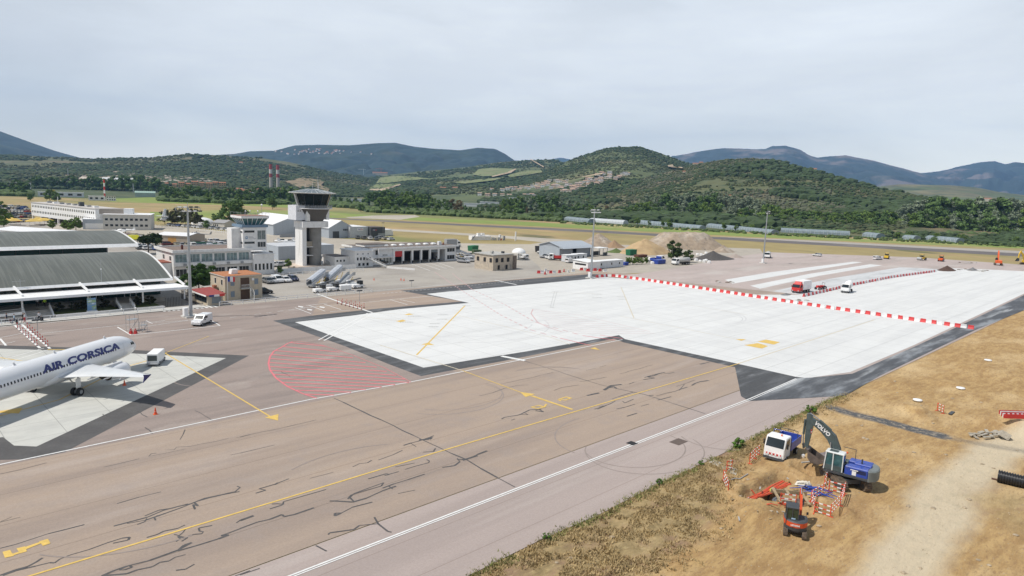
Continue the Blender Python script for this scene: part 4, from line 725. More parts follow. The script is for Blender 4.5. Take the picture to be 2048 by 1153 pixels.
# ================================================================ AIRLINER
def airliner():
    PW = mat('airliner_white', (.74, .75, .76), .28, var=.03, sc=.3, coat=.4, layers=[((.62, .62, .6), (.6, .6, 1.5), .6, .8, .4)]); PB = mat('airliner_blue', (.014, .022, .15), .3, var=.05); WG = mat('wing_grey', (.6, .62, .63), .35, var=.05, sc=.5, layers=[((.5, .52, .53), (.5, 2, 1), .55, .7, .5)])
    t = thing('airliner', 'white twin-engine airliner with blue lettering parked on the pale stand', 'airliner', (28.19, 104.33, .04), math.radians(38.2)); t.scale = (.822,)*3
    ZC = 3.85
    st = [(0, .06, -.62, 1), (.25, .5, -.58, 1), (.7, .86, -.5, 1), (1.4, 1.2, -.38, 1), (2.2, 1.48, -.24, 1), (3.2, 1.72, -.12, 1), (4.4, 1.88, -.04, 1), (6, 1.97, 0, 1), (12, 1.975, 0, 1), (18, 1.975, 0, 1), (31, 1.975, 0, 1), (34, 1.9, .1, 1), (37, 1.6, .38, 1), (40, 1.12, .78, 1), (42.5, .65, 1.12, 1), (44.4, .2, 1.4, 1)]
    n = 40; b = MB(); b.loft([[(-s_, r_*math.cos(a), ZC+c_+r_*1.045*math.sin(a)) for a in [2*math.pi*i/n for i in range(n)]] for s_, r_, c_, _ in st], PW)
    fus = b.build('fuselage', t)
    b = MB(); bl = [(9.5, .2, -1.4), (11, 1.2, -1.25), (12.5, 1.75, -1.15), (15, 2.0, -1.05), (18.5, 2.0, -1.05), (20.5, 1.5, -1.2), (22.5, .3, -1.5)]
    b.loft([[(-s_, r_*1.08*math.cos(a), ZC+c_+min(1.18, r_*.72)*math.sin(a)) for a in [2*math.pi*i/20 for i in range(20)]] for s_, r_, c_ in bl], PW).build('belly_fairing', t)
    def airf(s0, y, z, ch, th, m_=10):
        xs_ = [.0, .02, .1, .3, .6, 1.]; up = [0, .35, .8, 1, .6, .03]; lo = [0, -.25, -.42, -.45, -.2, -.03]
        return [(-(s0+c*ch), y, z+u_*th) for c, u_ in zip(xs_, up)]+[(-(s0+c*ch), y, z+u_*th) for c, u_ in zip(xs_[::-1], lo[::-1])]
    for sg in (1, -1):
        w = MB(); sec = [(11.3, 1.0, -1.0, 7.6, .8), (12.1, 2.2, -.98, 6.9, .62), (14.0, 6.3, -.55, 4.7, .42), (16.6, 11.5, .05, 3.0, .27), (19.2, 16.7, .65, 1.55, .15)]
        w.loft([airf(s_, sg*y_, ZC+z_, c_, h_) for s_, y_, z_, c_, h_ in sec], WG); wing = w.build('wing', t)
        f = MB(); f.loft([[(-19.3, sg*16.72, ZC+.65), (-20.8, sg*16.72, ZC+.65), (-21.0, sg*16.78, ZC+1.1)], [(-19.3, sg*16.8, ZC+.65), (-20.8, sg*16.8, ZC+.65), (-21.0, sg*16.84, ZC+1.1)]], PB, smooth=False)
        f.loft([[(-19.3, sg*16.72, ZC+.66), (-20.8, sg*16.72, ZC+.66), (-21.1, sg*16.76, ZC-.05)], [(-19.3, sg*16.8, ZC+.66), (-20.8, sg*16.8, ZC+.66), (-21.1, sg*16.82, ZC-.05)]], PB, smooth=False).build('wingtip_fence', wing)
        for (y_, s_, ln) in ((6.9, 16.6, 2.9), (9.6, 17.2, 2.4), (12.4, 18.1, 2.0)):
            zf = ZC-.98+(y_-2.2)*.11; fr_ = MB(); fr_.loft([[(-(s_+a*ln), sg*y_+.16*q*math.cos(k), zf-.18-.18*a+.2*q*math.sin(k)) for k in [i*math.pi/4 for i in range(8)]] for a, q in ((0, .1), (.2, .8), (.6, 1), (1, .15))], PW).build('flap_fairing', wing)
        sl = MB(); sl.add([(-(14.3+(y_-6.3)*.495)-.0, sg*y_, ZC-.55+(y_-6.3)*.115+.17) for y_ in (6.3, 16.5)]+[(-(14.5+(y_-6.3)*.495)-.12, sg*y_, ZC-.55+(y_-6.3)*.115+.25) for y_ in (16.5, 6.3)], [(0, 1, 2, 3)], WHITE); sl.build('slat', wing)
        e = MB(); ez = ZC-1.62; pr = [(10.0, .80, 0), (10.05, .98, 0), (10.5, 1.1, 0), (11.6, 1.17, 0), (13., 1.08, 0), (14., .9, 0)]
        e.loft([[(-s_, sg*5.75+r_*math.cos(a), ez+r_*math.sin(a)) for a in [2*math.pi*i/24 for i in range(24)]] for s_, r_, _ in pr], PW, cap=False); eng = e.build('engine', t)
        q = MB(); q.loft([[(-s_, sg*5.75+r_*math.cos(a), ez+r_*math.sin(a)) for a in [2*math.pi*i/20 for i in range(20)]] for s_, r_ in ((10.05, .8), (10.6, .78), (10.62, .1))], DGREY); q.loft([[(-s_, sg*5.75+r_*math.cos(a), ez+r_*math.sin(a)) for a in [2*math.pi*i/20 for i in range(20)]] for s_, r_ in ((14., .86), (13.6, .6), (14.6, .52), (15.0, .42), (15.5, .1))], mat('exhaust_metal', (.09, .07, .05), .4, .8)).build('exhaust', eng)
        MB().bar((-10.8, sg*5.75, ez+1.1), (-15.5, sg*5.75, ez+1.15), .3, .55, PW).build('pylon', eng)
        g = MB(); g.cyl((-17.7, sg*3.8, .55), (-17.5, sg*3.9, ZC-.9), .13, STEEL, n=8).cyl((-17.7, sg*3.35, .58), (-17.7, sg*4.25, .58), .08, STEEL).bar((-17.7, sg*3.8, 1.3), (-17.6, sg*2.3, 2.6), .12, .12, STEEL); g.box(-18.1, -17.2, sg*4.0-.03, sg*4.0+.03, 1.2, 2.6, PW); gear = g.build('main_gear', t)
        for dy in (-.46, .46): wheel(gear, (-17.7, sg*3.8+dy, .58), .58, .4)
    g = MB(); g.cyl((-5.07, 0, .4), (-5.2, 0, ZC-1.7), .09, STEEL, n=8).cyl((-5.07, -.3, .38), (-5.07, .3, .38), .05, STEEL).box(-5.9, -5.0, .42, .46, 1.4, 2.1, PW).box(-5.9, -5.0, -.46, -.42, 1.4, 2.1, PW); gear = g.build('nose_gear', t)
    for dy in (-.26, .26): wheel(gear, (-5.07, dy, .38), .38, .2)
    b = MB(); b.loft([[(-s_-c*ch, th*q, z_) for c, q in ((0, 0), (.2, .5), (.5, .4), (1, .02), (.5, -.4), (.2, -.5))] for s_, ch, th, z_ in ((36.3, 6.6, .6, ZC+1.7), (41.6, 2.6, .25, ZC+7.6))], PB); b.build('tail_fin', t)
    for sg in (1, -1): MB().loft([airf(s_, sg*y_, ZC+z_, c_, .18) for s_, y_, z_, c_ in ((39, .3, .9, 3.6), (42.4, 6.2, 1.5, 1.3))], WG).build('tailplane', t)
    # cabin windows, doors, cockpit glass: one mesh each, laid on the skin
    WD = mat('cabin_window_glass', (.012, .015, .025), .15); sh = None
    def onskin(s_, zr, sg, w2, h2, m_, name, off=.012, par=t, seg=4):
        v = []; fs = []
        for i in range(seg+1):
            z = zr-h2+2*h2*i/seg
            for dx in (-w2, w2):
                ss = s_+dx; r_ = np.interp(ss, [q[0] for q in st], [q[1] for q in st]); c_ = np.interp(ss, [q[0] for q in st], [q[2] for q in st])
                zz = min(max((z-c_)/(r_*1.045), -.99), .99); v.append((-ss, sg*(r_*math.sqrt(1-zz*zz)+off), ZC+z))
            if i: fs.append((2*i-2, 2*i-1, 2*i+1, 2*i))
        bb = MB(); bb.add(v, fs, m_, True); return bb.build(name, par)
    wo_ = onskin(7, .42, -1, .125, .19, WD, 'cabin_window')
    k = 0; ss = 7.53
    for sg in (-1, 1):
        s_ = 7.0 if sg > 0 else 7.53
        while s_ < 33.2:
            if not (14.8 < s_ < 15.2):
                o = link('cabin_window', wo_.data, t); o.location = (-(s_-7), 0, 0)
                if sg > 0: o.scale = (1, -1, 1)
            s_ += .533
    for sg in (1, -1):
        dl = mat('door_outline', (.45, .46, .48), .5)
        for s_ in (4.6, 36.2): 
            onskin(s_, .0, sg, .43, .98, dl, 'door', .006, seg=8); onskin(s_, .0, sg, .4, .95, PW, 'door', .012, seg=8)
        for k, (s_, zr, w2) in enumerate(((1.75, .32, .17), (2.2, .42, .2), (2.68, .45, .2))): onskin(s_, zr, sg, w2, .22, GLASS, 'cockpit_window', .02)
    b = MB(); b.add([(-1.38, y_, ZC+.2+.0) for y_ in (-.62, .62)]+[(-1.85, y_, ZC+.72) for y_ in (.55, -.55)], [(0, 1, 2, 3)], GLASS).build('cockpit_window', t)
    for s_ in (6.8, 17, 24): MB().bar((-s_, 0, ZC+2.03), (-s_-.25, 0, ZC+2.45), .06, .3, PW).build('antenna', t)
    def wrap_text(txt, s0, s1, zlow, arc, sg=-1):
        me = text_mesh(txt, 1, 0, .045, 1, .15); bm = bmesh.new(); bm.from_mesh(me)
        xs_ = [v.co.x for v in bm.verts]; ys_ = [v.co.y for v in bm.verts]; x0, x1, y0, y1 = min(xs_), max(xs_), min(ys_), max(ys_)
        for i in range(1, 14):
            yy = y0+(y1-y0)*i/14; geo = bm.verts[:]+bm.edges[:]+bm.faces[:]; bmesh.ops.bisect_plane(bm, geom=geo, plane_co=(0, yy, 0), plane_no=(0, 1, 0))
        a0 = math.asin(zlow/2.06)
        for v in bm.verts:
            ss = s0+(s1-s0)*(v.co.x-x0)/(x1-x0); a = a0+(v.co.y-y0)/(y1-y0)*arc/2.0
            v.co = (-ss, sg*(2.0)*math.cos(a), ZC+2.09*math.sin(a))
        bmesh.ops.recalc_face_normals(bm, faces=bm.faces); bm.to_mesh(me); bm.free(); me.materials.clear(); me.materials.append(PB); link('lettering', me, t)
    wrap_text('AIR', 21.6, 17.7, .3, 1.1); wrap_text('CORSICA', 16.9, 6.0, .3, 1.1)
    return t
def wheel(par, c, r, w, name='wheel', axis='y', rim=STEEL):
    b = MB(); d = Vector((0, w/2, 0)) if axis == 'y' else Vector((w/2, 0, 0)); c = Vector(c)
    b.cyl(c-d, c+d, r, BLACK, n=16); b.cyl(c-d*1.04, c+d*1.04, r*.5, rim, n=12); return b.build(name, par)
airliner()
# ================================================================ BUILDINGS (local frame: x right along the apron, y away, origin at the near left corner)
def win(par, face, L_, W_, a, z, w, h, mt=GLASS, fr=WHITE, name='window', nx=1, t=.06, mull=True):
    """window in wall; face f: y=0, l: x=0, r: x=L_, b: y=W_"""
    b = MB(); T = {'f': lambda u, d, zz: (u, -d, zz), 'l': lambda u, d, zz: (-d, u, zz), 'r': lambda u, d, zz: (L_+d, u, zz), 'b': lambda u, d, zz: (u, W_+d, zz)}[face]
    def bx_(u0, u1, z0, z1, d, m_, d0=-.02):
        p = [T(u, dd, zz) for zz in (z0, z1) for (u, dd) in ((u0, d0), (u1, d0), (u1, d), (u0, d))]; b.add(p, [(3, 2, 1, 0), (4, 5, 6, 7), (0, 1, 5, 4), (1, 2, 6, 5), (2, 3, 7, 6), (3, 0, 4, 7)], m_)
    bx_(a, a+w, z, z+h, .015, mt)
    if fr:
        bx_(a-t, a, z-t, z+h+t, .05, fr); bx_(a+w, a+w+t, z-t, z+h+t, .05, fr); bx_(a, a+w, z-t, z, .055, fr); bx_(a, a+w, z+h, z+h+t, .05, fr)
        for i in range(1, nx): bx_(a+w*i/nx-.03, a+w*i/nx+.03, z, z+h, .045, fr)
    return b.build(name, par)
def shell(t, L_, W_, H_, wm, rm, par=.35, ov=0., name='walls', flat=True):
    MB().box(0, L_, 0, W_, -.3, H_, wm).build(name, t)
    if flat:
        b = MB(); e = ov; b.box(-e, L_+e, -e, W_+e, H_+.002, H_+.16, rm)
        if par: 
            for (x0, x1, y0, y1) in ((-e-.02, L_+e+.02, -e-.02, -e+.18), (-e-.02, L_+e+.02, W_+e-.18, W_+e+.02), (-e-.02, -e+.18, -e+.18, W_+e-.18), (L_+e-.18, L_+e+.02, -e+.18, W_+e-.18)): b.box(x0, x1, y0, y1, H_-.05, H_+par, wm)
        return b.build('roof', t)
def gable(t, L_, W_, H_, HR, rm, wm, along='x', ov=.3):
    b = MB(); e = ov
    if along == 'x':
        for y0, y1, z0, z1 in ((-e, W_/2, H_-.02, HR), (W_+e, W_/2, H_-.02, HR)): b.add([(-e, y0, z0), (L_+e, y0, z0), (L_+e, y1, z1), (-e, y1, z1), (-e, y0, z0+.15), (L_+e, y0, z0+.15), (L_+e, y1, z1+.15), (-e, y1, z1+.15)], [(0, 1, 2, 3), (4, 5, 6, 7), (0, 1, 5, 4), (3, 2, 6, 7), (0, 3, 7, 4), (1, 2, 6, 5)], rm)
        g = MB(); g.add([(0, 0, H_), (0, W_, H_), (0, W_/2, HR), (L_, 0, H_), (L_, W_, H_), (L_, W_/2, HR)], [(0, 1, 2), (3, 4, 5)], wm)
    else:
        for x0, x1, z0, z1 in ((-e, L_/2, H_-.02, HR), (L_+e, L_/2, H_-.02, HR)): b.add([(x0, -e, z0), (x0, W_+e, z0), (x1, W_+e, z1), (x1, -e, z1), (x0, -e, z0+.15), (x0, W_+e, z0+.15), (x1, W_+e, z1+.15), (x1, -e, z1+.15)], [(0, 1, 2, 3), (4, 5, 6, 7), (0, 1, 5, 4), (3, 2, 6, 7), (0, 3, 7, 4), (1, 2, 6, 5)], rm)
        g = MB(); g.add([(0, 0, H_), (L_, 0, H_), (L_/2, 0, HR), (0, W_, H_), (L_, W_, H_), (L_/2, W_, HR)], [(0, 1, 2), (3, 4, 5)], wm)
    for q in g.f:
        h_ = MB(); h_.add([g.v[k] for k in q], [(0, 1, 2)], wm); h_.build('gable_wall', t)
    return b.build('roof', t)
ROOFG = mat('gravel_roof', (.27, .24, .21), .95, var=.2, sc=1); ROOFB = mat('bitumen_roof', (.16, .13, .11), .9, var=.3, sc=.5); ZINC = mat('standing_seam_zinc', (.115, .125, .11), .6, .15, var=.12, sc=.15, layers=[((.17, .18, .16), (3.2, .06, .1), .42, .6, .8), ((.08, .09, .085), (6, .1, .1), .5, .65, .5)])
SHEETW = mat('white_membrane', (.72, .72, .72), .6, var=.05); CLAD = mat('grey_cladding', (.3, .32, .35), .55, var=.05); CLADB = mat('blue_grey_cladding', (.42, .46, .5), .5, .1, var=.05, layers=[((.37, .4, .44), (4, 4, .1), .5, .55, .5)])
# ---- terminal: two barrel roofs over dark glass, white canopy in front
def vault(t, x0, x1, y0, y1, z0, z1, zb, name='vault_roof', fh=.8):
    """barrel roof; the near eave y0 at z0, ridge z1, far edge y1 at zb; right end slanted by sk"""
    n = 22; yr = y0+(y1-y0)*.62
    def prof(k):
        f = k/n; y_ = y0+(y1-y0)*f; a = min(1, (y_-y0)/(yr-y0)); z = z0+(z1-z0)*math.sin(a*math.pi/2) if y_ <= yr else z1-(z1-zb)*((y_-yr)/(y1-yr))**2; return y_, z
    ends = lambda k: x1
    v = []; 
    for k in range(n+1):
        y_, z = prof(k); v += [(x0, y_, z), (ends(k), y_, z)]
    top = MB(); top.add(v, [(2*k, 2*k+1, 2*k+3, 2*k+2) for k in range(n)], ZINC, True)
    lo = [(x, y, z-.35) for x, y, z in v]; top.add(lo, [(2*k, 2*k+1, 2*k+3, 2*k+2) for k in range(n)], WHITE, True)
    r = top.build(name, t)
    e = MB(); pts = [(x1+.2, prof(k)[0], prof(k)[1]) for k in range(n+1)]
    for a, b in zip(pts[:-1], pts[1:]): e.bar((a[0], a[1], a[2]-.1), (b[0], b[1], b[2]-.1), .35, .45, WHITE)
    e.build('arch_beam', r); e = MB(); e.loft([[(x, y0-fh*1.2, z0-fh), (x, y0-fh*1.2+.15, z0-fh), (x, y0+.1, z0+.0), (x, y0-.0, z0+.14)] for x in (x0, x1+.3)], WHITE, smooth=False); e.build('fascia', r)
    return r
def terminal():
    t = thing('terminal_building', 'long airport terminal with two grey barrel roofs, dark green glass and white canopy', 'terminal', (0, 0, 0))
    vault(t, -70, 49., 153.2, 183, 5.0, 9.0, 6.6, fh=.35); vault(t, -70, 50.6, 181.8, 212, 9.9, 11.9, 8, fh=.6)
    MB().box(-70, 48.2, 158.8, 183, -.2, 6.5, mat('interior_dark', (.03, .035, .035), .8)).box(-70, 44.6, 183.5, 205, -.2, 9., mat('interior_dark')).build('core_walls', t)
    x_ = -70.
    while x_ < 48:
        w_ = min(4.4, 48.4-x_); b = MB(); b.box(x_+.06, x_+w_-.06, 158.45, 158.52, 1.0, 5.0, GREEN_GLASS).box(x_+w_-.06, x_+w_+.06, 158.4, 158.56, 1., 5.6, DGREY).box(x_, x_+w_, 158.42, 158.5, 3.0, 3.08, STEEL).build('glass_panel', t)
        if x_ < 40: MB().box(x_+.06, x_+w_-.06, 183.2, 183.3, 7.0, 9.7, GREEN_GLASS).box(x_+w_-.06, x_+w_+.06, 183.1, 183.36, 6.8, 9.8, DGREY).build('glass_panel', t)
        MB().box(x_+.06, x_+w_-.06, 153.9, 153.96, 4.55, 4.9, GREEN_GLASS).build('clerestory_glass', t) if x_ < 44 else None
        x_ += w_
    MB().box(44.6, 44.8, 183.4, 200, 0, 9, WALLW).box(48.2, 48.35, 160, 182, 0, 6.6, WALLW).build('end_wall', t)
    # canopy
    b = MB(); b.fr(-70, 51.0, 148.6, 153.4, 3.35, -70, 51.0, 148.6, 153.4, 3.5, WHITE); b.fr(-70, 51.2, 148.1, 148.6, 3.3, -70, 51.2, 148.2, 148.6, 3.75, WHITE); b.add([(-70, 148.2, 3.76), (51.2, 148.2, 3.76), (49.6, 153.3, 4.0), (-70, 153.3, 4.0)], [(0, 1, 2, 3)], WHITE); b.build('canopy', t)
    for x_ in (-6, 8, 22.3, 32.8, 42.4, 50.4): MB().cyl((x_, 149.6, 1.0), (x_, 149.6, 3.4), .17, WHITE, n=8).build('column', t); MB().bar((x_+.2, 150, 3.95), (x_-.5, 153.6, 5.2), .3, .35, WHITE).build('strut', t)
    for x_ in (35.0, 41.3): MB().box(x_, x_+.1, 158.2, 158.45, 1, 3.1, WHITE).box(x_+1.1, x_+1.2, 158.2, 158.45, 1, 3.1, WHITE).box(x_+2.2, x_+2.3, 158.2, 158.45, 1, 3.1, WHITE).box(x_, x_+2.3, 158.2, 158.45, 3.1, 3.2, WHITE).build('door_frame', t)
    # raised terrace with stairs and balustrades
    m_ = mat('terrace_concrete', (.48, .46, .42), .9); b = MB(); b.box(-70, 25.2, 151, 158.4, -.1, 1.0, m_).box(25.2, 48.2, 154.6, 158.4, -.1, .99, m_).box(38.2, 41, 150, 154.6, -.1, .985, m_).build('terrace', t)
    for (x0, x1, ya) in ((22.7, 26.6, 147.6), (38.0, 40.2, 147.3)):
        s_ = MB()
        for i in range(6): s_.box(x0, x1, ya+i*.5, 151.5, -.05, .17*(i+1)-.02*(i == 5), m_)
        s_.build('steps', t)
        for x in (x0-.2, x1+.05): w_ = MB(); w_.bar((x, ya-.3, .2), (x, ya+3.2, 1.5), .22, .5, WHITE); w_.path([(x, ya-.2, .9), (x, ya+3.2, 2.2)], .035, WHITE).path([(x, ya+3.2, 2.2), (x, ya+3.2, 1)], .035, WHITE); w_.build('balustrade', t)
    w_ = MB(); w_.bar((2, 147.7, .3), (22.3, 147.7, 1.2), .15, .5, WHITE); w_.path([(-30, 147.6, 1.), (2, 147.6, 1.1), (22.3, 147.6, 2.0)], .04, STEEL); w_.path([(-30, 147.6, .7), (2, 147.6, .8), (22.3, 147.6, 1.7)], .03, STEEL).build('ramp_railing', t)
    MB().box(-70, 22.3, 147.8, 151, -.05, .6, m_).build('ramp', t)
    MB().box(26.9, 37.8, 146.9, 147.1, 0, .35, WALLW).box(40.5, 45.6, 146.6, 146.8, 0, .35, WALLW).build('planter_wall', t)
    MB().cyl((36.1, 153.4, 5), (36.1, 153.4, 9.5), .05, STEEL).box(36, 36.2, 153.3, 153.5, 7.6, 7.8, WHITE).build('antenna', t)
    a = MB(); a.cyl((22.8, 153.4, 5), (22.8, 153.4, 6.6), .04, STEEL).bar((21.6, 153.4, 6.2), (23.6, 153.4, 6.2), .05, .05, STEEL).build('antenna', t)
    # service yard gate beside the terminal
    return t
terminal()
m_gr = mat('lawn', (.1, .13, .035), .95, var=.4, sc=1.5)
for k, (x0, x1) in enumerate(((26.9, 37.8), (40.5, 45.4))):
    sheet('lawn', [(x0, 147.1), (x1, 146.8), (x1, 154.6), (x0, 154.6)], .2, m_gr, px=False)
for i, (x_, y_) in enumerate(((28.5, 152.5), (31., 152), (33, 152.8), (36.2, 152.6), (42.5, 152), (44.5, 152.3))):
    tree('shrub', p=(x_, y_, .2), sc=random.uniform(.7, 1.), label='dark low shrub in the planted bed under the terminal canopy', group='shrubs under the terminal canopy', cat='bush', **dict(KS, col=(.045, .05, .025), key='dark_shrub'))
pb = thing('poster_stand', 'upright poster board with a blue and green landscape on the terminal lawn', 'poster', (33.0, 148.2, .2), .0)
MB().box(-.75, .75, -.04, .04, .3, 2.7, mat('poster_print', (.16, .3, .5), .5, var=.1, layers=[((.3, .42, .2), (.5, .5, 1.2), .5, .55, .9), ((.75, .8, .85), (.4, .4, 1.6), .56, .6, .9)])).build('poster', pb); MB().box(-.9, .9, -.25, .25, 0, .3, WHITE).build('base', pb)
# ---- white rail fences along the apron road
def rail_fence(name, P, label, posts=2.4, h=.95, m_=WHITE, rails=(.9, .45), r=.07, z0=.0):
    t = thing(name, label, 'fence', P[0]); o = Vector(P[0]); b = MB(); acc = []
    for a, c in zip(P[:-1], P[1:]):
        a = Vector(a)-o; c = Vector(c)-o
        for rz in rails: b.bar(a+Vector((0, 0, rz)), c+Vector((0, 0, rz)), r, .11, m_)
        k = max(1, round((c-a).length/posts)); acc += [a+(c-a)*(i/k) for i in range(k+(1 if c == Vector(P[-1])-o else 0))]
    b.build('rail', t)
    if len(acc) <= 60:
        for p in acc: MB().box(p.x-.05, p.x+.05, p.y-.05, p.y+.05, 0, h, m_).build('post', t)
    else:
        q = MB()
        for p in acc: q.box(p.x-.05, p.x+.05, p.y-.05, p.y+.05, 0, h, m_)
        q.build('post', t)
    return t
rail_fence('rail_fence', [(-10, 144.4, 0), (44.5, 144.2, 0)], 'low white rail fence in front of the terminal steps'); rail_fence('rail_fence', [(55, 142.9, 0), (92, 143., 0)], 'low white rail fence from the beige house to the tugs')
# ---- beige two-storey house with orange roof
def house():
    t = thing('house', 'beige two-storey house with orange flat roof and white outside spiral stair', 'house', (58.4, 148.4, 0)); t.scale = (.69, .9, .85)
    L_, W_, H_ = 12, 9., 6.1
    MB().box(0, L_, 0, W_, -.2, H_, CREAM).build('walls', t); r = MB(); r.box(-.25, L_+.25, -.25, W_+.25, H_, H_+.18, mat('concrete_edge', (.5, .47, .42), .9)).box(.0, L_, 0, W_, H_+.18, H_+.3, mat('orange_roof_tiles', (.42, .17, .07), .85, var=.2)).build('roof', t)
    MB().fr(3.6, 5.6, 3, 4.6, H_+.3, 3.9, 5.9, 3, 4.6, H_+1.5, WHITE).build('roof_vent', t)
    for a, z in ((1.7, .9), (1.7, 3.8), (9.4, .9), (9.4, 3.8)): win(t, 'f', L_, W_, a, z, 1.3, 1.5, mat('blue_shutter', (.2, .25, .3), .6), CREAM)
    for a, z in ((1.4, 3.9), (5.4, 3.9), (1.2, 1)): win(t, 'l', L_, W_, a, z, .9, 1.4, GLASS, WHITE)
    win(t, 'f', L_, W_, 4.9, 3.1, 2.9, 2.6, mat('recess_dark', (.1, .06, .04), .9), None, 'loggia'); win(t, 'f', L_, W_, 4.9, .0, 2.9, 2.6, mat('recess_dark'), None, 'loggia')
    s_ = MB(); s_.box(4.7, 7.6, -1.1, -.02, 2.9, 3.05, CONC); n = 14; c0 = Vector((7.3, -1.6, 0))
    for i in range(n):
        a = -math.pi*.9*i/n+math.pi*.5; p = c0+Vector((1.0*math.cos(a), 1.0*math.sin(a), 3.0-3.0*i/n)); q = c0+Vector((.15*math.cos(a), .15*math.sin(a), 3.0-3.0*i/n)); s_.bar(q, p, .35, .06, CONC)
        s_.cyl(p, p+Vector((0, 0, 1)), .02, WHITE, n=4)
        if i: s_.bar(pp+Vector((0, 0, 1)), p+Vector((0, 0, 1)), .05, .05, WHITE); s_.bar(pp+Vector((0, 0, .1)), p+Vector((0, 0, .1)), .05, .25, WHITE)
        pp = p
    for x in np.arange(4.7, 7, .3): s_.cyl((x, -1.08, 3), (x, -1.08, 4), .02, WHITE, n=4)
    s_.path([(4.7, -1.08, 4), (7., -1.08, 4)], .03, WHITE); s_.cyl(tuple(c0), tuple(c0+Vector((0, 0, 3))), .08, WHITE); s_.build('spiral_stair', t)
    MB().box(8.5, 9.2, -.35, 0, 4.9, 5.5, WHITE).build('air_conditioner', t)
    b = MB(); b.box(-3.2, -.02, 4.5, 8, -.2, 2.8, CREAM).box(-3.3, -.02, 4.4, 8.1, 2.8, 2.95, CONC).build('annex', t)
    b = MB(); b.box(-1.5, -.5, 4, 5.2, 2.95, 3.6, TERRA).build('chimney', t)
house()
t = thing('kiosk', 'small guard kiosk with sloping red roof and blue, white and red sign band', 'kiosk', (53.2, 144.6, 0))
MB().box(0, 3.2, 0, 7.5, -.1, 2.1, CREAM).build('walls', t); MB().add([(-.5, -.7, 2.1), (3.6, -.7, 2.3), (3.6, 7.9, 2.6), (-.5, 7.9, 2.4), (-.5, -.7, 2.25), (3.6, -.7, 2.45), (3.6, 7.9, 2.75), (-.5, 7.9, 2.55)], [(3, 2, 1, 0), (4, 5, 6, 7), (0, 1, 5, 4), (1, 2, 6, 5), (2, 3, 7, 6), (3, 0, 4, 7)], mat('red_tin_roof', (.3, .055, .045), .6, var=.15)).build('roof', t)
win(t, 'l', 3.2, 7.5, .4, .6, 6.4, 1.2, GLASS, DGREY, nx=7); win(t, 'f', 3.2, 7.5, .9, .4, 1.9, 1.4, mat('roller_shutter', (.22, .25, .27), .5), CREAM)
MB().box(.1, 1.1, -.8, -.73, 1.95, 2.35, mat('dark_blue_sign', (.03, .05, .2), .5)).box(1.1, 2.2, -.8, -.73, 1.95, 2.35, WHITE).box(2.2, 3.3, -.8, -.73, 1.95, 2.35, RED).build('sign', t); MB().box(-.55, -.48, -.7, 7.9, 2.0, 2.3, WALLW).build('fascia', t)
t = thing('flagpole', 'white pole flying the French tricolour beside the red-roofed kiosk', 'flag', (58.4, 147., 0))
MB().cyl((0, 0, 0), (0, 0, 5.6), .05, WHITE, n=8).build('pole', t); fl = MB(); n = 9
for i in range(n):
    m_ = (mat('flag_blue', (.02, .05, .35), .8), WHITE, mat('flag_red', (.6, .04, .04), .8))[i*3//n]
    f0, f1 = i/n, (i+1)/n; wv = lambda f: (.06+1.6*f, .14*math.sin(f*7), -.12*f)
    a, c = wv(f0), wv(f1); fl.add([(a[0], a[1], 4.4+a[2]), (c[0], c[1], 4.4+c[2]), (c[0], c[1]+.02, 5.5+c[2]), (a[0], a[1]+.02, 5.5+a[2])], [(0, 1, 2, 3)], m_)
fl.build('flag', t)
# ---- old control tower and its office block
def office():
    t = thing('office_building', 'long white two-storey office block with ribbon windows and flat roof', 'office', (60.8, 187.6, 0)); t.scale = (.85, .85, .92)
    L_, W_, H_ = 33, 16, 7.6
    b = MB(); b.box(0, 24, 0, W_, -.2, H_, WALLW).box(24, 31, -2, W_-3, -.2, 6.0, WALLW).build('walls', t)
    b = MB(); b.box(-.3, 24.3, -.5, W_+.3, H_, H_+.14, mat('brown_gravel_roof', (.2, .15, .125), .95, var=.2)).box(-.5, 24.5, -.9, -.5, H_-.25, H_+.55, WALLW).box(-.5, -.3, -.5, W_+.3, H_-.25, H_+.55, WALLW).box(24.3, 24.5, -.5, W_+.3, H_-.1, H_+.45, WALLW).box(-.5, 24.5, W_+.3, W_+.5, H_-.1, H_+.45, WALLW).box(23.9, 31.2, -2.2, W_-2.8, 6., 6.3, WALLW).build('roof', t)
    TG = mat('curtained_glass', (.22, .3, .3), .25, var=.5, sc=.9)
    for i in range(6): win(t, 'f', L_, W_, .5+i*3.9, 4.6, 3.3, 2.2, TG, WHITE, nx=3)
    for i in range(6): win(t, 'f', L_, W_, .6+i*3.9, .7, 3.1, 1.9, GLASS, WALLW, nx=3)
    MB().box(0, 24, -1.3, 0, 3.4, 3.6, CONC).box(0, 24, -1.3, -1.2, 3.6, 4.5, WALLW).build('balcony', t)
    for i in range(5): MB().box(2.4+i*4.4, 3.3+i*4.4, -1.6, -1.3, 3.7, 4.3, GREY).build('air_conditioner', t)
    for i in range(5): win(t, 'f', L_, W_-2, 24.4+i*1.3, 1.4, .7, 1.9, GLASS, WALLW).location = (0, -2, 0)
    for a, z in ((2, 1.2), (6, 1.2), (2, 5), (8, 5)): win(t, 'l', L_, W_, a, z, 1.6, 1.2, GLASS, WALLW)
    b = MB(); b.box(-6, 0, 2, 10, -.2, 4.4, WALLW).box(-6.1, 0, 1.9, 10.1, 4.4, 4.6, mat('red_brown_roof', (.25, .08, .05), .9)).build('side_wing', t)
    MB().cyl((4.6, 6, H_+.1), (4.6, 6, H_+1.4), .35, mat('rusty_flue', (.12, .03, .02), .9), n=8).build('flue', t)
office()
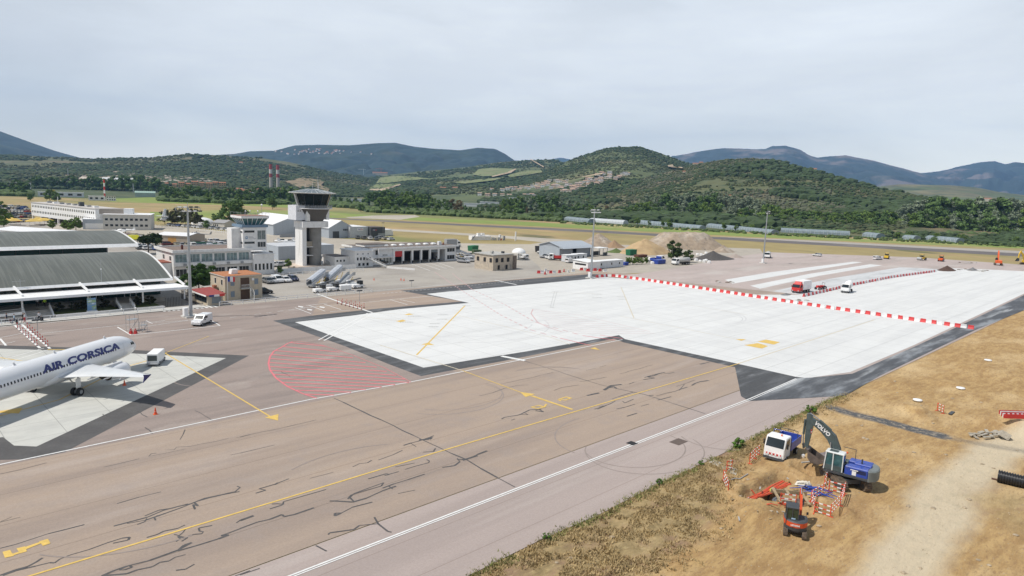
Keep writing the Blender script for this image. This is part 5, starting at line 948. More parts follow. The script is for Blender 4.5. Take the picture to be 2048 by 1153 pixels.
def old_tower():
    t = thing('control_tower', 'old square white control tower with slanted green glass cab', 'control tower', (79., 187.4, 0)); L_, W_, H_ = 6.7, 6.2, 13.1
    MB().box(0, L_, 0, W_, 6.6, H_, WALLW).build('shaft', t); MB().box(-2.4, -.02, 1.8, 5, 6.6, H_-.3, WALLW).build('stair_shaft', t)
    MB().box(-.35, L_+.35, -.35, W_+.35, H_, H_+.7, mat('blue_grey_parapet', (.16, .24, .33), .6)).build('parapet', t)
    z0, z1 = H_+.7, H_+2.5; a = .75; b = MB(); b.fr(a, L_-a, a, W_-a, z0, -.3, L_+.3, -.3, W_+.3, z1, mat('old_cab_glass', (.07, .16, .17), .12, var=.6, sc=.7)); cabg = b.build('cab_glass', t)
    b = MB()
    for k in range(6):
        f = k/5
        for (p, q) in (((a+(L_-2*a)*f, a-.03, z0), (-.3+(L_+.6)*f, -.35, z1)), ((a-.03, a+(W_-2*a)*f, z0), (-.35, -.3+(W_+.6)*f, z1)), ((L_-a+.03, a+(W_-2*a)*f, z0), (L_+.35, -.3+(W_+.6)*f, z1))): b.bar(p, q, .12, .12, WHITE)
    b.build('mullion', cabg)
    b = MB(); b.box(-.6, L_+.6, -.6, W_+.6, z1, z1+.6, WALLW).box(-.5, L_+.5, -.5, W_+.5, z1+.6, z1+.72, mat('faded_red_roof', (.28, .17, .13), .9)).build('roof', t)
    g = MB()
    for x in np.linspace(-.6, L_+.6, 9): g.cyl((x, -.6, z1+.6), (x, -.6, z1+1.5), .03, STEEL, n=4); g.cyl((x, W_+.6, z1+.6), (x, W_+.6, z1+1.5), .03, STEEL, n=4)
    g.path([(-.6, W_+.6, z1+1.5), (-.6, -.6, z1+1.5), (L_+.6, -.6, z1+1.5), (L_+.6, W_+.6, z1+1.5)], .03, STEEL); g.build('roof_railing', t)
    for p in ((1.5, 1.5), (3.6, 3.5), (5.2, 2.)): MB().cyl((p[0], p[1], z1+1), (p[0], p[1], z1+1.8), .05, STEEL).sph((p[0], p[1], z1+1.9), .22, WHITE).build('antenna', t)
    MB().cyl((6.8, 3, z1+1), (6.8, 3, z1+3.6), .05, STEEL).sph((6.8, 3, z1+3.6), .3, WHITE).build('antenna', t)
    win(t, 'f', L_, W_, .4, 11.7, 2.8, .5, GLASS, GREY); win(t, 'f', L_, W_, .4, 8.6, 2.8, .5, GLASS, GREY); win(t, 'f', L_, W_, 4.1, 9.7, 2.3, 2.5, mat('stair_glass', (.18, .22, .22), .2, var=.5), WALLW, nx=2); win(t, 'f', L_, W_, 4.1, 7.6, 2.3, 1.4, GLASS, WALLW, nx=3); win(t, 'l', L_, W_, .4, 11.6, 1.2, .4, GLASS, GREY); win(t, 'l', L_, W_, .4, 8.6, 1.2, .4, GLASS, GREY)
    MB().box(.7, 1.3, -.03, 0, 9.9, 10.6, mat('logo_blue', (.08, .2, .35), .5)).box(.85, 1.15, -.035, 0, 10.1, 10.4, WALLW).build('emblem', t)
    for i, (w_, z) in enumerate(((1.2, 10.45), (1.5, 10.25), (2.2, 9.9))): MB().box(1.5, 1.5+w_, -.02, 0, z, z+.08, GREY).build('emblem', t)
    for z, w_ in ((15.2, .12), (11.5, .12)): pass
old_tower()
# ---- new control tower
def new_tower():
    t = thing('control_tower', 'tall modern concrete control tower with dark glass cab and ring balcony', 'control tower', (105.3, 199.0, 0)); t.scale = (.86, .86, .79)
    BC = mat('board_marked_concrete', (.27, .26, .24), .85, var=.15, sc=.6, layers=[((.25, .24, .22), (.3, .3, .05), .45, .65, .6)]); WC = mat('pale_concrete', (.8, .79, .77), .85, var=.08, layers=[((.5, .49, .46), (.4, .4, .08), .55, .7, .5)]); DC = mat('dark_panel', (.08, .075, .07), .7)
    b = MB(); b.cyl((1.3, -1.0, -.2), (1.3, -1.0, 15.4), 2.25, BC, n=28).build('lift_shaft', t)
    MB().box(-5.0, -3.4, -3.6, 1.8, -.2, 15.4, WC).build('fin_wall', t); MB().box(-3.4, 1, 1.2, 1.8, -.2, 15.4, DC).build('rear_wall', t)
    for z in (4.2, 7.6): MB().box(-3.4, .0, -2.6, 1.2, z, z+.25, WC).build('landing', t)
    MB().box(-3.35, -.6, -2.5, -2.4, 7.9, 9.9, mat('mesh_guard', (.3, .26, .2), .6)).build('guard', t)
    MB().box(-5.2, 4.9, -4.3, 2.4, 15.4, 17.8, WC).build('beam', t)
    b = MB(); b.lathe([(3.6, 17.8), (3.9, 18.2), (6.0, 22.6), (6.0, 22.7)], mat('brown_concrete', (.11, .1, .09), .85), n=16, c=(.6, -.6, 0)).build('cab_base', t)
    MB().box(-7.0, -3.6, -3.0, 3.2, 18.3, 23.9, mat('grey_white_panel', (.68, .69, .72), .6)).box(-3.6, -2.4, -4.4, -3.0, 18.0, 22.7, WC).build('service_block', t); MB().box(5.6, 6.9, -1.5, 1, 18.3, 22.7, WC).build('side_pier', t)
    b = MB(); b.lathe([(5.5, 22.7), (7.0, 22.7), (7.0, 22.95), (5.5, 22.95)], WC, n=28, c=(.6, -.6, 0)).build('balcony', t)
    g = MB(); P_ = [(.6+6.9*math.cos(a), -.6+6.9*math.sin(a)) for a in [2*math.pi*i/36 for i in range(37)]]
    for p, q in zip(P_[:-1], P_[1:]):
        g.cyl((*p, 22.95), (*p, 24.2), .035, STEEL, n=4); g.bar((*p, 24.2), (*q, 24.2), .06, .06, STEEL)
        for z in (23.2, 23.5, 23.8): g.bar((*p, z), (*q, z), .04, .12, STEEL)
    g.build('balcony_railing', t)
    CG = mat('cab_glass', (.003, .012, .01), .18, var=.5, sc=.5, spec=.2); b = MB(); n = 12
    b.loft([[(.6+r_*math.cos(a), -.6+r_*math.sin(a), z) for a in [2*math.pi*i/n+.1 for i in range(n)]] for r_, z in ((4.9, 23.0), (6.5, 28.4))], CG, smooth=False); cg = b.build('cab_glass', t)
    b = MB()
    for i in range(n): a = 2*math.pi*i/n+.1; b.bar((.6+4.93*math.cos(a), -.6+4.93*math.sin(a), 23), (.6+6.53*math.cos(a), -.6+6.53*math.sin(a), 28.4), .1, .14, DGREY)
    b.build('mullion', cg)
    for s_ in (1, -1): MB().bar((.6+s_*5.6, -.9, 22.7), (.6+s_*7.3, -.9, 28.6), .35, .3, WC).build('roof_support', t)
    b = MB(); b.lathe([(6.6, 28.4), (8.2, 28.7), (8.2, 28.85), (5.4, 29.5), (3.2, 30.1), (1.6, 30.3), (.1, 30.3)], mat('glazed_roof', (.13, .16, .17), .35, .1, var=.3), n=24, c=(.6, -.6, 0), smooth=False); rf = b.build('roof', t)
    b = MB()
    for i in range(24): a = 2*math.pi*i/24; b.path([(.6+8.2*math.cos(a), -.6+8.2*math.sin(a), 28.9), (.6+5.4*math.cos(a), -.6+5.4*math.sin(a), 29.56), (.6+1.6*math.cos(a), -.6+1.6*math.sin(a), 30.36)], .06, WHITE, 4)
    b.lathe([(8.1, 28.62), (8.45, 28.7), (8.45, 28.88), (8.1, 28.95)], CONC, n=24, c=(.6, -.6, 0)).build('roof_rib', rf)
    for (x, y, h) in ((-2.2, -.5, 2.6), (1, 0, 3.2), (2.6, -1, 5.6), (2.9, -.6, 3.2), (3.4, 0, 2.4)): MB().cyl((x, y, 29.6), (x, y, 29.8+h), .045, WHITE, n=5).cyl((x, y, 29.8+h*.6), (x, y, 30+h*.6), .12, STEEL, n=6).build('antenna', t)
    MB().cyl((-6.2, -2, 23.9), (-6.2, -2, 28.8), .04, DGREY, n=5).build('antenna', t)
    for x in (-6.4, -5.6): MB().box(x, x+.3, -3.03, -2.99, 21.6, 22.1, GLASS).build('window', t)
    MB().box(-8, 8, -6, 6, -.1, .5, mat('pink_paving', (.55, .46, .38), .9)).build('plinth', t)
    for a, c in (((2.6, -4), (1.2, -6)), ((4.4, -3.4), (5.8, -5.6))): MB().bar((*a, 1.5), (*c, .3), .5, 1.4, CONC).build('buttress', t)
new_tower()
# ---- fire station
def fire_station():
    t = thing('fire_station', 'white fire station with five open garage bays and a red half-raised door', 'fire station', (121.2, 190.6, 0)); L_, W_, H_ = 36.5, 15, 5.3
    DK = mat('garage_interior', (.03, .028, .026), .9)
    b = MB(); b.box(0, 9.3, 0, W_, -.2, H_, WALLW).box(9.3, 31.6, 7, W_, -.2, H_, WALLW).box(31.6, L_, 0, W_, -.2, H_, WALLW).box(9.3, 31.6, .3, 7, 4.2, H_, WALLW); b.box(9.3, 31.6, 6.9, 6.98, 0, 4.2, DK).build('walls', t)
    r = MB(); r.box(-.6, L_+.4, -.9, W_+.4, H_+.01, H_+.16, ROOFB).box(-.7, L_+.5, -1., -.75, H_-.2, H_+.35, WALLW).box(-.8, -.6, -1, W_+.4, H_-.2, H_+.35, WALLW); r.build('roof', t)
    for i in range(6): MB().box(9.3+i*3.75+(0 if i else 0), 10.0+i*3.75, -.35, .3, -.1, 4.3, WALLW).box(9.35+i*3.75, 9.95+i*3.75, -.4, -.36, 0, .9, mat('hazard_black', (.03, .03, .03), .7)).build('pier', t)
    MB().box(9.3, 31.6, -.35, .3, 4.3, H_, WALLW).build('lintel', t)
    MB().box(10.0, 13.05, -.1, .0, 2.4, 4.3, mat('red_shutter', (.5, .03, .03), .5)).build('garage_door', t)
    for a in (13.75, 17.5, 21.25): MB().box(a, a+3., .0, .08, 3.9, 4.3, DGREY).build('garage_door', t)
    MB().box(25, 28., .0, .08, 3.3, 4.3, mat('grey_shutter', (.16, .18, .19), .5)).build('garage_door', t)
    for a in (.8, 1.9, 3., 4.1): win(t, 'f', L_, W_, a, .9, .8, 1.2, GLASS, WHITE)
    for a in (5.6, 6.8, 8.): win(t, 'f', L_, W_, a, .5, .9, 1.7, mat('pale_door_glass', (.2, .22, .2), .3), WHITE)
    MB().box(0, 9.3, -1.5, 0, 2.5, 2.7, WALLW).box(2.8, 3, -1.55, -1.3, 2.7, 5.4, WALLW).build('canopy', t); win(t, 'f', L_, W_, 2.6, 3.3, .9, 1.5, GLASS, WHITE); MB().box(5.4, 7.2, -.1, -.02, 2.9, 3.4, CONC).build('wall_sign', t)
    win(t, 'f', L_, W_, 32.4, 3.2, 3.4, 1.3, GLASS, WHITE, nx=3); win(t, 'f', L_, W_, 32.4, .6, 3.4, 1.4, GLASS, WHITE, nx=3)
    for i in range(7):
        x = 9.5+i*3.4; b = MB(); b.box(x, x+1.4, 5, 6.4, H_+.16, H_+.45, WALLW); b.fr(x-.1, x+1.5, 4.9, 6.5, H_+.45, x+.2, x+1.2, 5.2, 6.2, H_+.75, WHITE).build('skylight', t)
    MB().box(2, 11, 5.5, 11, H_+.16, H_+.9, WALLW).box(1.8, 11.2, 5.3, 11.2, H_+.9, H_+1.05, ROOFB).build('roof_plant', t)
    MB().cyl((33, 3, H_), (33, 3, H_+1), .3, TERRA).box(31, 32.2, 3, 4, H_+.1, H_+1.4, WHITE).build('chimney', t)
    # left end block, lower wing and outside stair, on lower ground
    t2 = MB(); t2.box(-6.5, -.02, -2.6, 6, -.3, H_-.3, WALLW).box(-6.8, .1, -2.9, 6.2, H_-.3, H_, WALLW).build('end_block', t)
    for i in range(5): win(t, 'f', L_, W_, -5.9+i*1.15, 2.2, .6, .9, GLASS, WHITE).location = (0, -2.6, 0)
    for i in range(3): win(t, 'f', L_, W_, -5.8+i*1.9, 4., .4, .35, GLASS, WHITE).location = (0, -2.6, 0)
    for i in range(3): win(t, 'f', L_, W_, -5.4+i*1.5, .4, .8, .9, GLASS, WHITE).location = (0, -2.6, 0)
    win(t, 'l', L_, W_, 1.5, 2.2, .9, 1., GLASS, WHITE).location = (-6.5, 0, 0)
    MB().box(-11.5, -6.52, 1, 9, -.3, 2.9, WALLW).box(-11.8, -6.3, .7, 9.3, 2.9, 3.2, WALLW).box(-11.6, -6.5, .9, 9.1, 3.2, 3.25, ROOFB).build('side_wing', t)
    for i in range(3): win(t, 'f', L_, W_, -11+i*1.2, 1.6, .6, .6, GLASS, WHITE).location = (0, 1, 0)
    s_ = MB(); s_.bar((-3, -3.2, 3.0), (1.5, -8, .2), 1.1, .2, CONC)
    for k in range(9): f = k/8; s_.cyl((-3.4+4.5*f, -3.5-4.8*f, 3-2.8*f), (-3.4+4.5*f, -3.5-4.8*f, 4-2.8*f), .03, WHITE, n=4)
    s_.bar((-3.4, -3.5, 4), (1.1, -8.3, 1.2), .07, .07, WHITE).bar((-3.4, -3.5, 3.5), (1.1, -8.3, .7), .05, .3, WHITE); s_.build('outside_stair', t)
    MB().bar((1.3, -8.3, .3), (6.0, -17, .25), .12, .7, WALLW).build('retaining_wall', t)
fire_station()
def simple_shed(name, label, cat, o, L_, W_, H_, wm, rm, rz=0., HR=None, along='x', doors=(), wins=(), par=.2, sc=1):
    t = thing(name, label, cat, o, rz)
    if HR: MB().box(0, L_, 0, W_, -.2, H_, wm).build('walls', t); gable(t, L_, W_, H_, HR, rm, wm, along)
    else: shell(t, L_, W_, H_, wm, rm, par)
    for f, a, z, w_, h_, m_ in doors: win(t, f, L_, W_, a, z, w_, h_, m_, None, 'door')
    for f, a, z, w_, h_, n_ in wins:
        for i in range(n_): win(t, f, L_, W_, a+i*w_*1.7, z, w_, h_, GLASS, WHITE)
    return t
simple_shed('warehouse', 'grey corrugated hangar with one dark doorway behind the new tower', 'hangar', (103., 216.5, 0), 20.5, 14, 4.4, CLADB, mat('pale_sheet_roof', (.55, .56, .57), .5, .1), doors=[('l', 4, 0, 3, 2.6, BLACK)])
t = thing('warehouse', 'white-roofed tent hangar left of the new tower', 'hangar', (148, 316, 0)); L_, W_, H_ = 22, 34, 5.0
MB().box(0, L_, 0, W_, -.2, H_, CLADB).build('walls', t); gable(t, L_, W_, H_, 9.2, SHEETW, CLADB, 'y', .4); win(t, 'f', L_, W_, 15, 0, 3.2, 3.2, BLACK, None, 'door'); MB().box(12.5, 14.5, -.06, 0, 4.2, 5.1, mat('sign_blue', (.05, .2, .6), .5)).box(14.6, 16.2, -.06, 0, 4.2, 5.1, YEL).box(16.3, 18.5, -.06, 0, 4.2, 5.1, WHITE).build('sign', t)
MB().box(2, 60, -7, -6.8, -.2, 1.6, GREY).build('boundary_wall', thing('boundary_wall', 'low grey wall in front of the tent hangars', 'wall', (143, 310, 0)))
t = thing('warehouse', 'white-roofed tent hangar right of the new tower', 'hangar', (164, 292, 0)); L_, W_, H_ = 13, 22, 4.6
MB().box(0, L_, 0, W_, -.2, H_, CLADB).build('walls', t); gable(t, L_, W_, H_, 8.2, SHEETW, CLADB, 'y', .4); win(t, 'f', L_, W_, 2, 0, 3.4, 3.2, DGREY, None, 'door'); MB().box(7.6, 8.3, -.08, -.02, 3.4, 4.3, DGREY).box(8.5, 9.1, -.08, -.02, 3.4, 4.3, DGREY).box(9.3, 9.9, -.08, -.02, 3.4, 4.3, DGREY).box(10.1, 10.7, -.08, -.02, 3.4, 4.3, DGREY).build('sign', t)
t = thing('warehouse', 'flat-roofed grey cargo shed with white parcel-firm sign', 'cargo shed', (174, 290, 0)); shell(t, 10, 14, 5.2, mat('pale_cladding', (.55, .56, .57), .6), SHEETW, .2)
sg_ = MB().box(4, 7.4, -.12, -.02, 3.4, 4.8, WHITE).build('sign', t); sign_text('Fed', sg_, (5.1, -.2, 4.1), (math.pi/2, 0, 0), 1.0, mat('sign_purple', (.1, .03, .3), .5)); sign_text('Ex', sg_, (6.5, -.2, 4.1), (math.pi/2, 0, 0), 1.0, ORG)
t = thing('warehouse', 'dark grey cargo block with small sign beside the pale shed', 'cargo shed', (184.2, 287.5, 0)); shell(t, 8, 9, 5., DGREY, ROOFB, .2)
sg_ = MB().box(.6, 3.4, -.12, -.02, 3.2, 4.4, mat('sign_dark', (.1, .08, .12), .5)).build('sign', t); sign_text('Fed', sg_, (1.5, -.2, 3.8), (math.pi/2, 0, 0), .8, WHITE); sign_text('Ex', sg_, (2.7, -.2, 3.8), (math.pi/2, 0, 0), .8, ORG); MB().box(4, 8.02, -.1, 9.02, -.1, 2.2, GREY).build('lower_wall', t)
t = thing('storage_tent', 'small white rounded storage tent right of the dark cargo block', 'tent', (196, 296, 0)); MB().prism([(0, 0), (0, 2.2), (1.5, 3.4), (5.5, 3.4), (7, 2.2), (7, 0)], 0, 9, SHEETW, .3).build('shell', t)
# ---- long white hotel-like block far left, and its neighbours
def long_block():
    a = G(64, 440); c = G(205, 460); d = (c-a); d.z = 0; ang = math.atan2(d.y, d.x); L1 = 54.
    t = thing('long_building', 'very long white two-storey block on stilts with two rows of small square windows', 'building', a, ang)
    W_ = 12; H0, H1 = 2.4, 9.4
    MB().box(0, 78, 0, W_, H0, H1, WHITE).build('walls', t); MB().box(-.3, 78.3, -.3, W_+.3, H1, H1+.3, mat('old_flat_roof', (.5, .47, .44), .9)).build('roof', t)
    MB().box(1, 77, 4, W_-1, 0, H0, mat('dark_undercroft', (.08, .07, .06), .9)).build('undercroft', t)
    for i in range(8): MB().box(i*11, i*11+.8, .2, 1.0, -.1, H0, WHITE).build('stilt', t)
    for r_ in range(2):
        for i in range(36): win(t, 'f', 78, W_, 1.2+i*2.12, 4.1+r_*2.9, 1.05, 1.15, GLASS, None)
    for i in range(8): MB().box(10+i*8, 11.5+i*8, 4, 6, H1+.3, H1+1.1, random.choice((WHITE, CONC, GREY))).build('roof_unit', t)
    MB().cyl((22, 5, H1), (22, 5, H1+4), .12, WHITE).build('antenna', t); MB().box(52, 54, 3, 5, H1, H1+2.4, DGREY).build('flue', t)
    e = a+Vector((math.cos(ang), math.sin(ang), 0))*78.2
    t = thing('office_building', 'cream four-level office annex joined to the right end of the long white block', 'building', e+Vector((1.5, -6, 0)), ang*.25-.05)
    L_, W_, H_ = 20, 16, 7.2; MB().box(0, L_, 0, W_, -.2, H_, mat('pale_cream', (.56, .54, .49), .85)).box(-4, 8, 6, W_, H_, H_+2.4, mat('brown_grey_render', (.33, .29, .25), .9)).box(8.1, 12, 5, 10, H_, H_+2.7, WHITE).build('walls', t); MB().box(-.3, L_+.3, -.3, W_+.3, H_-.02, H_+.2, WHITE).build('roof', t)
    for r_ in range(2):
        for i in range(9): win(t, 'f', L_, W_, .8+i*2.1, 1.6+r_*2.8, 1.3, 1.1, GLASS, WHITE)
long_block()
t = thing('jet_tail', 'white tail fin of a parked jet showing beyond the long building', 'aircraft', G(334, 452)+Vector((0, 0, 0)), .6); s_ = MB(); s_.loft([[(0-c*ch, th*q, z_) for c, q in ((0, 0), (.3, .5), (1, .02), (.3, -.5))] for a_, ch, th, z_ in ((0, 4.2, .4, 4.2), (0, 1.9, .2, 9.0))], WHITE).build('tail_fin', t); MB().loft([[(x, r_*math.cos(a), 3.6+r_*math.sin(a)) for a in [i*math.pi/6 for i in range(12)]] for x, r_ in ((-5, .3), (0, 1.1), (6, 1.3), (14, 1.3), (16, .3))], WHITE).build('fuselage', t); MB().box(-4.2, -2.4, -3.4, 3.4, 5.2, 5.35, WHITE).build('tailplane', t)
# industrial sheds between (px -> ground)
def px_shed(name, label, cat, u0, v0, u1, v1, W_, H_, wm, rm, **k):
    a = G(u0, v0); c = G(u1, v1); d = c-a; return simple_shed(name, label, cat, a, d.xy.length, W_, H_, wm, rm, math.atan2(d.y, d.x), **k)
px_shed('warehouse', 'grey-white shed with sectional doors in front of the long white block', 'shed', 166, 459, 218, 459, 14, 4.6, CLADB, SHEETW, doors=[('f', 1, .2, 12, 2.6, WHITE)])
px_shed('warehouse', 'narrow tan shed with a blue sign beside the grey-white shed', 'shed', 219, 458, 237, 457, 10, 5.2, mat('tan_render', (.34, .3, .25), .9), ROOFB, doors=[('f', 1, 3.4, 3.5, .7, BLUE)])
px_shed('warehouse', 'low building with long white roof and red fascia behind the terminal', 'shed', -14, 473, 128, 484, 16, 2.6, WALLW, SHEETW, HR=3.6, doors=[('f', 22, 1.5, 9, 1., RED), ('f', 4, .2, 4, 1.6, BLACK), ('f', 12, .2, 5, 1.6, BLACK), ('f', 30, .2, 5, 1.4, BLACK)])
px_shed('warehouse', 'low shed with rusty brown roof behind the terminal', 'shed', 128, 476, 240, 482, 14, 1.6, WALLW, mat('rusty_roof', (.17, .12, .1), .9, var=.4), HR=2.4)
px_shed('hangar', 'low beige hangar with pale roof and orange doorway behind the umbrella pine', 'hangar', 312, 489, 376, 492, 12, 3.6, mat('beige_blocks', (.42, .35, .27), .9), SHEETW, HR=4.4, along='x', doors=[('f', 5, .1, 3.4, 2.8, mat('orange_frame', (.5, .27, .08), .7))])
for i, (u, v, s_) in enumerate(((68, 452, 1.3), (78, 449, 1.2), (90, 450, 1.5), (30, 451, 1.2), (22, 449, 1.))):
    p = G(u, v); t = thing('canopy_tent', ('yellow beach-style canopy behind the white roofed shed, ' + ('leftmost', 'second from the left', 'middle', 'second from the right', 'rightmost')[(2, 3, 4, 1, 0)[i]]), 'canopy', p); MB().fr(-2.6*s_, 2.6*s_, -2.2*s_, 2.2*s_, 2.2, -.6, .6, -.4, .4, 3.4, mat('yellow_canvas', (.6, .42, .1), .8)).build('canvas', t)
    for sx in (-2, 2): MB().cyl((sx, -1.8, 0), (sx, -1.8, 2.3), .05, STEEL).build('pole', t)
t = thing('dome_tent', 'white dome tent beyond the light aircraft apron', 'tent', G(406, 449)); MB().sph((0, 0, 0), 6.2, SHEETW, 20, .62, half=True).build('shell', t)
px_shed('clubhouse', 'small cream clubhouse with low pyramid roof and veranda beside the dome tent', 'building', 424, 456, 449, 458, 8, 2.8, mat('pale_cream'), mat('grey_tile_roof', (.3, .3, .3), .8), HR=4.2, wins=[('f', 1, .9, .8, 1.2, 3)])
t = thing('green_fence', 'long green privacy fence along the light aircraft apron', 'fence'); P_ = [G(382, 492), G(470, 499), G(560, 507), G(604, 508)]
for a, c in zip(P_[:-1], P_[1:]): MB().bar(a+Vector((0, 0, .9)), c+Vector((0, 0, .9)), .08, 1.8, mat('green_mesh', (.03, .1, .07), .9)).build('panel', t)
t = thing('white_fence', 'thin white post fence beyond the light aircraft apron', 'fence'); P_ = [G(300, 455), G(400, 462), G(470, 470)]
for a, c in zip(P_[:-1], P_[1:]):
    b = MB(); b.bar(a+Vector((0, 0, 1.6)), c+Vector((0, 0, 1.6)), .05, .06, WHITE).bar(a+Vector((0, 0, .8)), c+Vector((0, 0, .8)), .05, .06, WHITE)
    for k in range(16): q = a+(c-a)*(k/16); b.box(q.x-.06, q.x+.06, q.y-.06, q.y+.06, 0, 1.7, WHITE)
    b.build('panel', t)
# ---- ruined beige block, fuel farm, works hangar and prefabs
t = thing('derelict_building', 'derelict cream two-storey block with empty dark windows and peeling grey end', 'building', (148.5, 160.8, 0)); L_, W_, H_ = 8.8, 9, 4.9
MB().box(0, L_, 0, W_, -.2, H_, mat('peeling_cream', (.5, .43, .34), .9, var=.2, layers=[((.3, .27, .24), (.5, .5, .2), .55, .65, .8)])).build('walls', t); MB().box(-.3, L_+.3, -.3, W_+.3, H_, H_+.25, CONC).build('roof', t)
MB().box(L_, L_+1.6, -.2, 3, -.1, H_-.4, mat('stained_brown', (.2, .16, .13), .95, var=.4)).build('end_bay', t)
for a in (-.0, 2.9, 6.2): win(t, 'l', L_, W_, a+.5, 2.6, 1.2, 1.4, BLACK, mat('peeling_cream'))
for a in (1., 3.4, 6): win(t, 'f', L_, W_, a, 2.6, 1.2, 1.4, BLACK, mat('peeling_cream'))
for a in (2, 5.5): win(t, 'f', L_, W_, a, .2, 1., 1.5, BLACK, mat('peeling_cream'))
for p in ((2, 3), (4, 5), (6.4, 2.4)): MB().box(p[0], p[0]+.8, p[1], p[1]+.8, H_+.25, H_+.9, random.choice((CONC, DGREY))).build('roof_unit', t)
t = thing('radome', 'large white dish antenna behind the derelict cream block', 'dish', G(1037, 520)); MB().cyl((0, 0, 0), (0, 0, 2.4), .3, STEEL).build('mast', t); MB().sph((0, 0, 2.6), 2.6, WHITE, 16, .7, half=True).build('dish', t)
t = thing('fuel_depot', 'white fuel storage platform with two tanks and pump boxes on the taxiway edge', 'fuel depot', G(944, 481), -.28)
MB().box(0, 10.5, 0, 4, 0, 2.0, WALLW).build('walls', t); MB().box(3.6, 5.2, 1, 2.6, 2, 3.4, WHITE).build('tank', t); MB().box(5.8, 7.4, 1, 2.6, 2, 3.4, WHITE).build('tank', t); MB().bar((-.6, -.3, .1), (1.6, -.3, 2.4), .5, .15, DGREY).build('stair', t)
for x, m_, h_ in ((10.8, STEEL, 1.4), (12.3, STEEL, 1.2), (14, CONC, 1.5), (15.3, RED, .8), (17.2, GREY, 2.2), (14.9, WHITE, 2.8)): MB().box(x, x+.9, -1, 0, 0, h_, m_).build('pump_box', t)
t = thing('marker_board', 'tall white marker post with red-white foot on the grass by the fuel depot', 'sign', G(1031, 482)); MB().box(-.35, .35, -.2, .2, 0, 4.6, WHITE).build('board', t)
t = thing('hangar', 'blue-grey open-sided works hangar behind the prefabs', 'hangar', (201., 179.5, 0), 0); L_, W_, H_ = 19, 11, 4.3
MB().box(0, .2, 0, W_, 0, H_, CLADB).box(L_-.2, L_, 0, W_, 0, H_, CLAD).box(.2, L_-.2, W_-.2, W_, 0, H_, DGREY).box(.2, 8, .2, .4, 0, H_-.4, CLAD).box(10.5, L_-.2, .2, .4, 0, H_-.4, CLAD).build('walls', t); gable(t, L_, W_, H_, 5.8, CLADB, CLAD, 'x', .4); MB().fr(-.3, L_, -2.4, .0, 3.7, -.3, L_, -.5, .0, 4.5, CLADB).build('awning', t)
t = thing('shelter', 'small open shelter with white roof on posts beside the works hangar', 'shelter', (222.5, 177, 0)); MB().box(0, 6, 0, 4.5, 3.1, 3.35, WHITE).build('roof', t)
for x, y_ in ((.2, .2), (3, .2), (5.8, .2), (.2, 4.2), (5.8, 4.2)): MB().box(x-.08, x+.08, y_-.08, y_+.08, 0, 3.1, STEEL).build('post', t)
MB().box(.3, 5.7, 4, 4.2, 0, 1.6, DGREY).box(3, 5.7, .3, .4, 0, 1.4, DGREY).build('wall', t)
def prefab(o, L_, W_, H_, rz, label, wins, cat='site cabin'):
    t = thing('site_cabin', label, cat, o, rz); MB().box(0, L_, 0, W_, .1, H_, mat('cabin_panel', (.6, .62, .64), .6, var=.05, layers=[((.52, .54, .56), (3, 3, .1), .5, .55, .6)])).build('walls', t); MB().box(-.1, L_+.1, -.1, W_+.1, H_, H_+.14, WHITE).build('roof', t)
    for f, a, z, w_, h_ in wins: win(t, f, L_, W_, a, z, w_, h_, GLASS, WHITE)
    return t
prefab((191.5, 167.5, 0), 6, 2.5, 2.5, -.05, 'small white site cabin, left of the pair in front of the works hangar', [('f', .8, 1, .8, .9), ('f', 2.6, 0.2, .8, 1.8), ('f', 4.4, 1, .8, .9)])
prefab((198.2, 168.5, 0), 6, 2.5, 2.5, -.05, 'small white site cabin, right of the pair in front of the works hangar', [('f', .8, 1, .8, .9), ('f', 3.6, 1, .8, .9)])
t = thing('workshop', 'low white workshop with a long dark strip window by the second light mast', 'workshop', (178.5, 146.4, 0), .02); MB().box(0, 6.8, 0, 6.5, 0, 2.6, WHITE).build('walls', t); MB().add([(-.2, -.2, 2.6), (7, -.2, 2.6), (7, 6.7, 3.0), (-.2, 6.7, 3.0), (-.2, -.2, 2.75), (7, -.2, 2.75), (7, 6.7, 3.15), (-.2, 6.7, 3.15)], [(3, 2, 1, 0), (4, 5, 6, 7), (0, 1, 5, 4), (1, 2, 6, 5), (2, 3, 7, 6), (3, 0, 4, 7)], WHITE).build('roof', t); win(t, 'l', 6.8, 6.5, .8, 1.5, 4.8, .6, BLACK, None)
prefab((185.6, 147.4, 0), 13.5, 3.2, 2.5, -.02, 'row of joined pale site cabins right of the white workshop', [('f', 1, 1.1, .7, .8), ('f', 6.6, 1.1, .7, .8), ('f', 11, 1.1, .7, .8)])
# ---- far buildings
def far_block(u0, v0, u1, hpx, dpx, wm, rm, label, name='building', HR=0, rows=0, cols=0, D=None, cat='building'):
    a = D and atD(u0, v0, D) or drop(u0, v0); Dd = a.xy.length; c = atD(u1, v0+(u1-u0)*.036, Dd); d = c-a; L_ = d.xy.length; H_ = hpx*Dd/FPX
    t = thing(name, label, cat, (a.x, a.y, a.z), math.atan2(d.y, d.x)); W_ = dpx*Dd/FPX; MB().box(0, L_, 0, W_, -4, H_, wm).build('walls', t)
    if HR: gable(t, L_, W_, H_, H_+HR*Dd/FPX, rm, wm, 'x', .3)
    else: MB().box(-.3, L_+.3, -.3, W_+.3, H_, H_+.3, rm).build('roof', t)
    for r_ in range(rows):
        for i in range(cols): win(t, 'f', L_, W_, L_*(i+.25)/cols, H_*(r_+.3)/rows, L_/cols*.5, H_/rows*.45, GLASS, None)
    return t
FB = far_block
FB(14, 380, 45, 12, 8, mat('hospital_cream', (.6, .56, .48), .85), ROOFG, 'cream multi-storey block at the far left edge below the ridge', rows=4, cols=6)
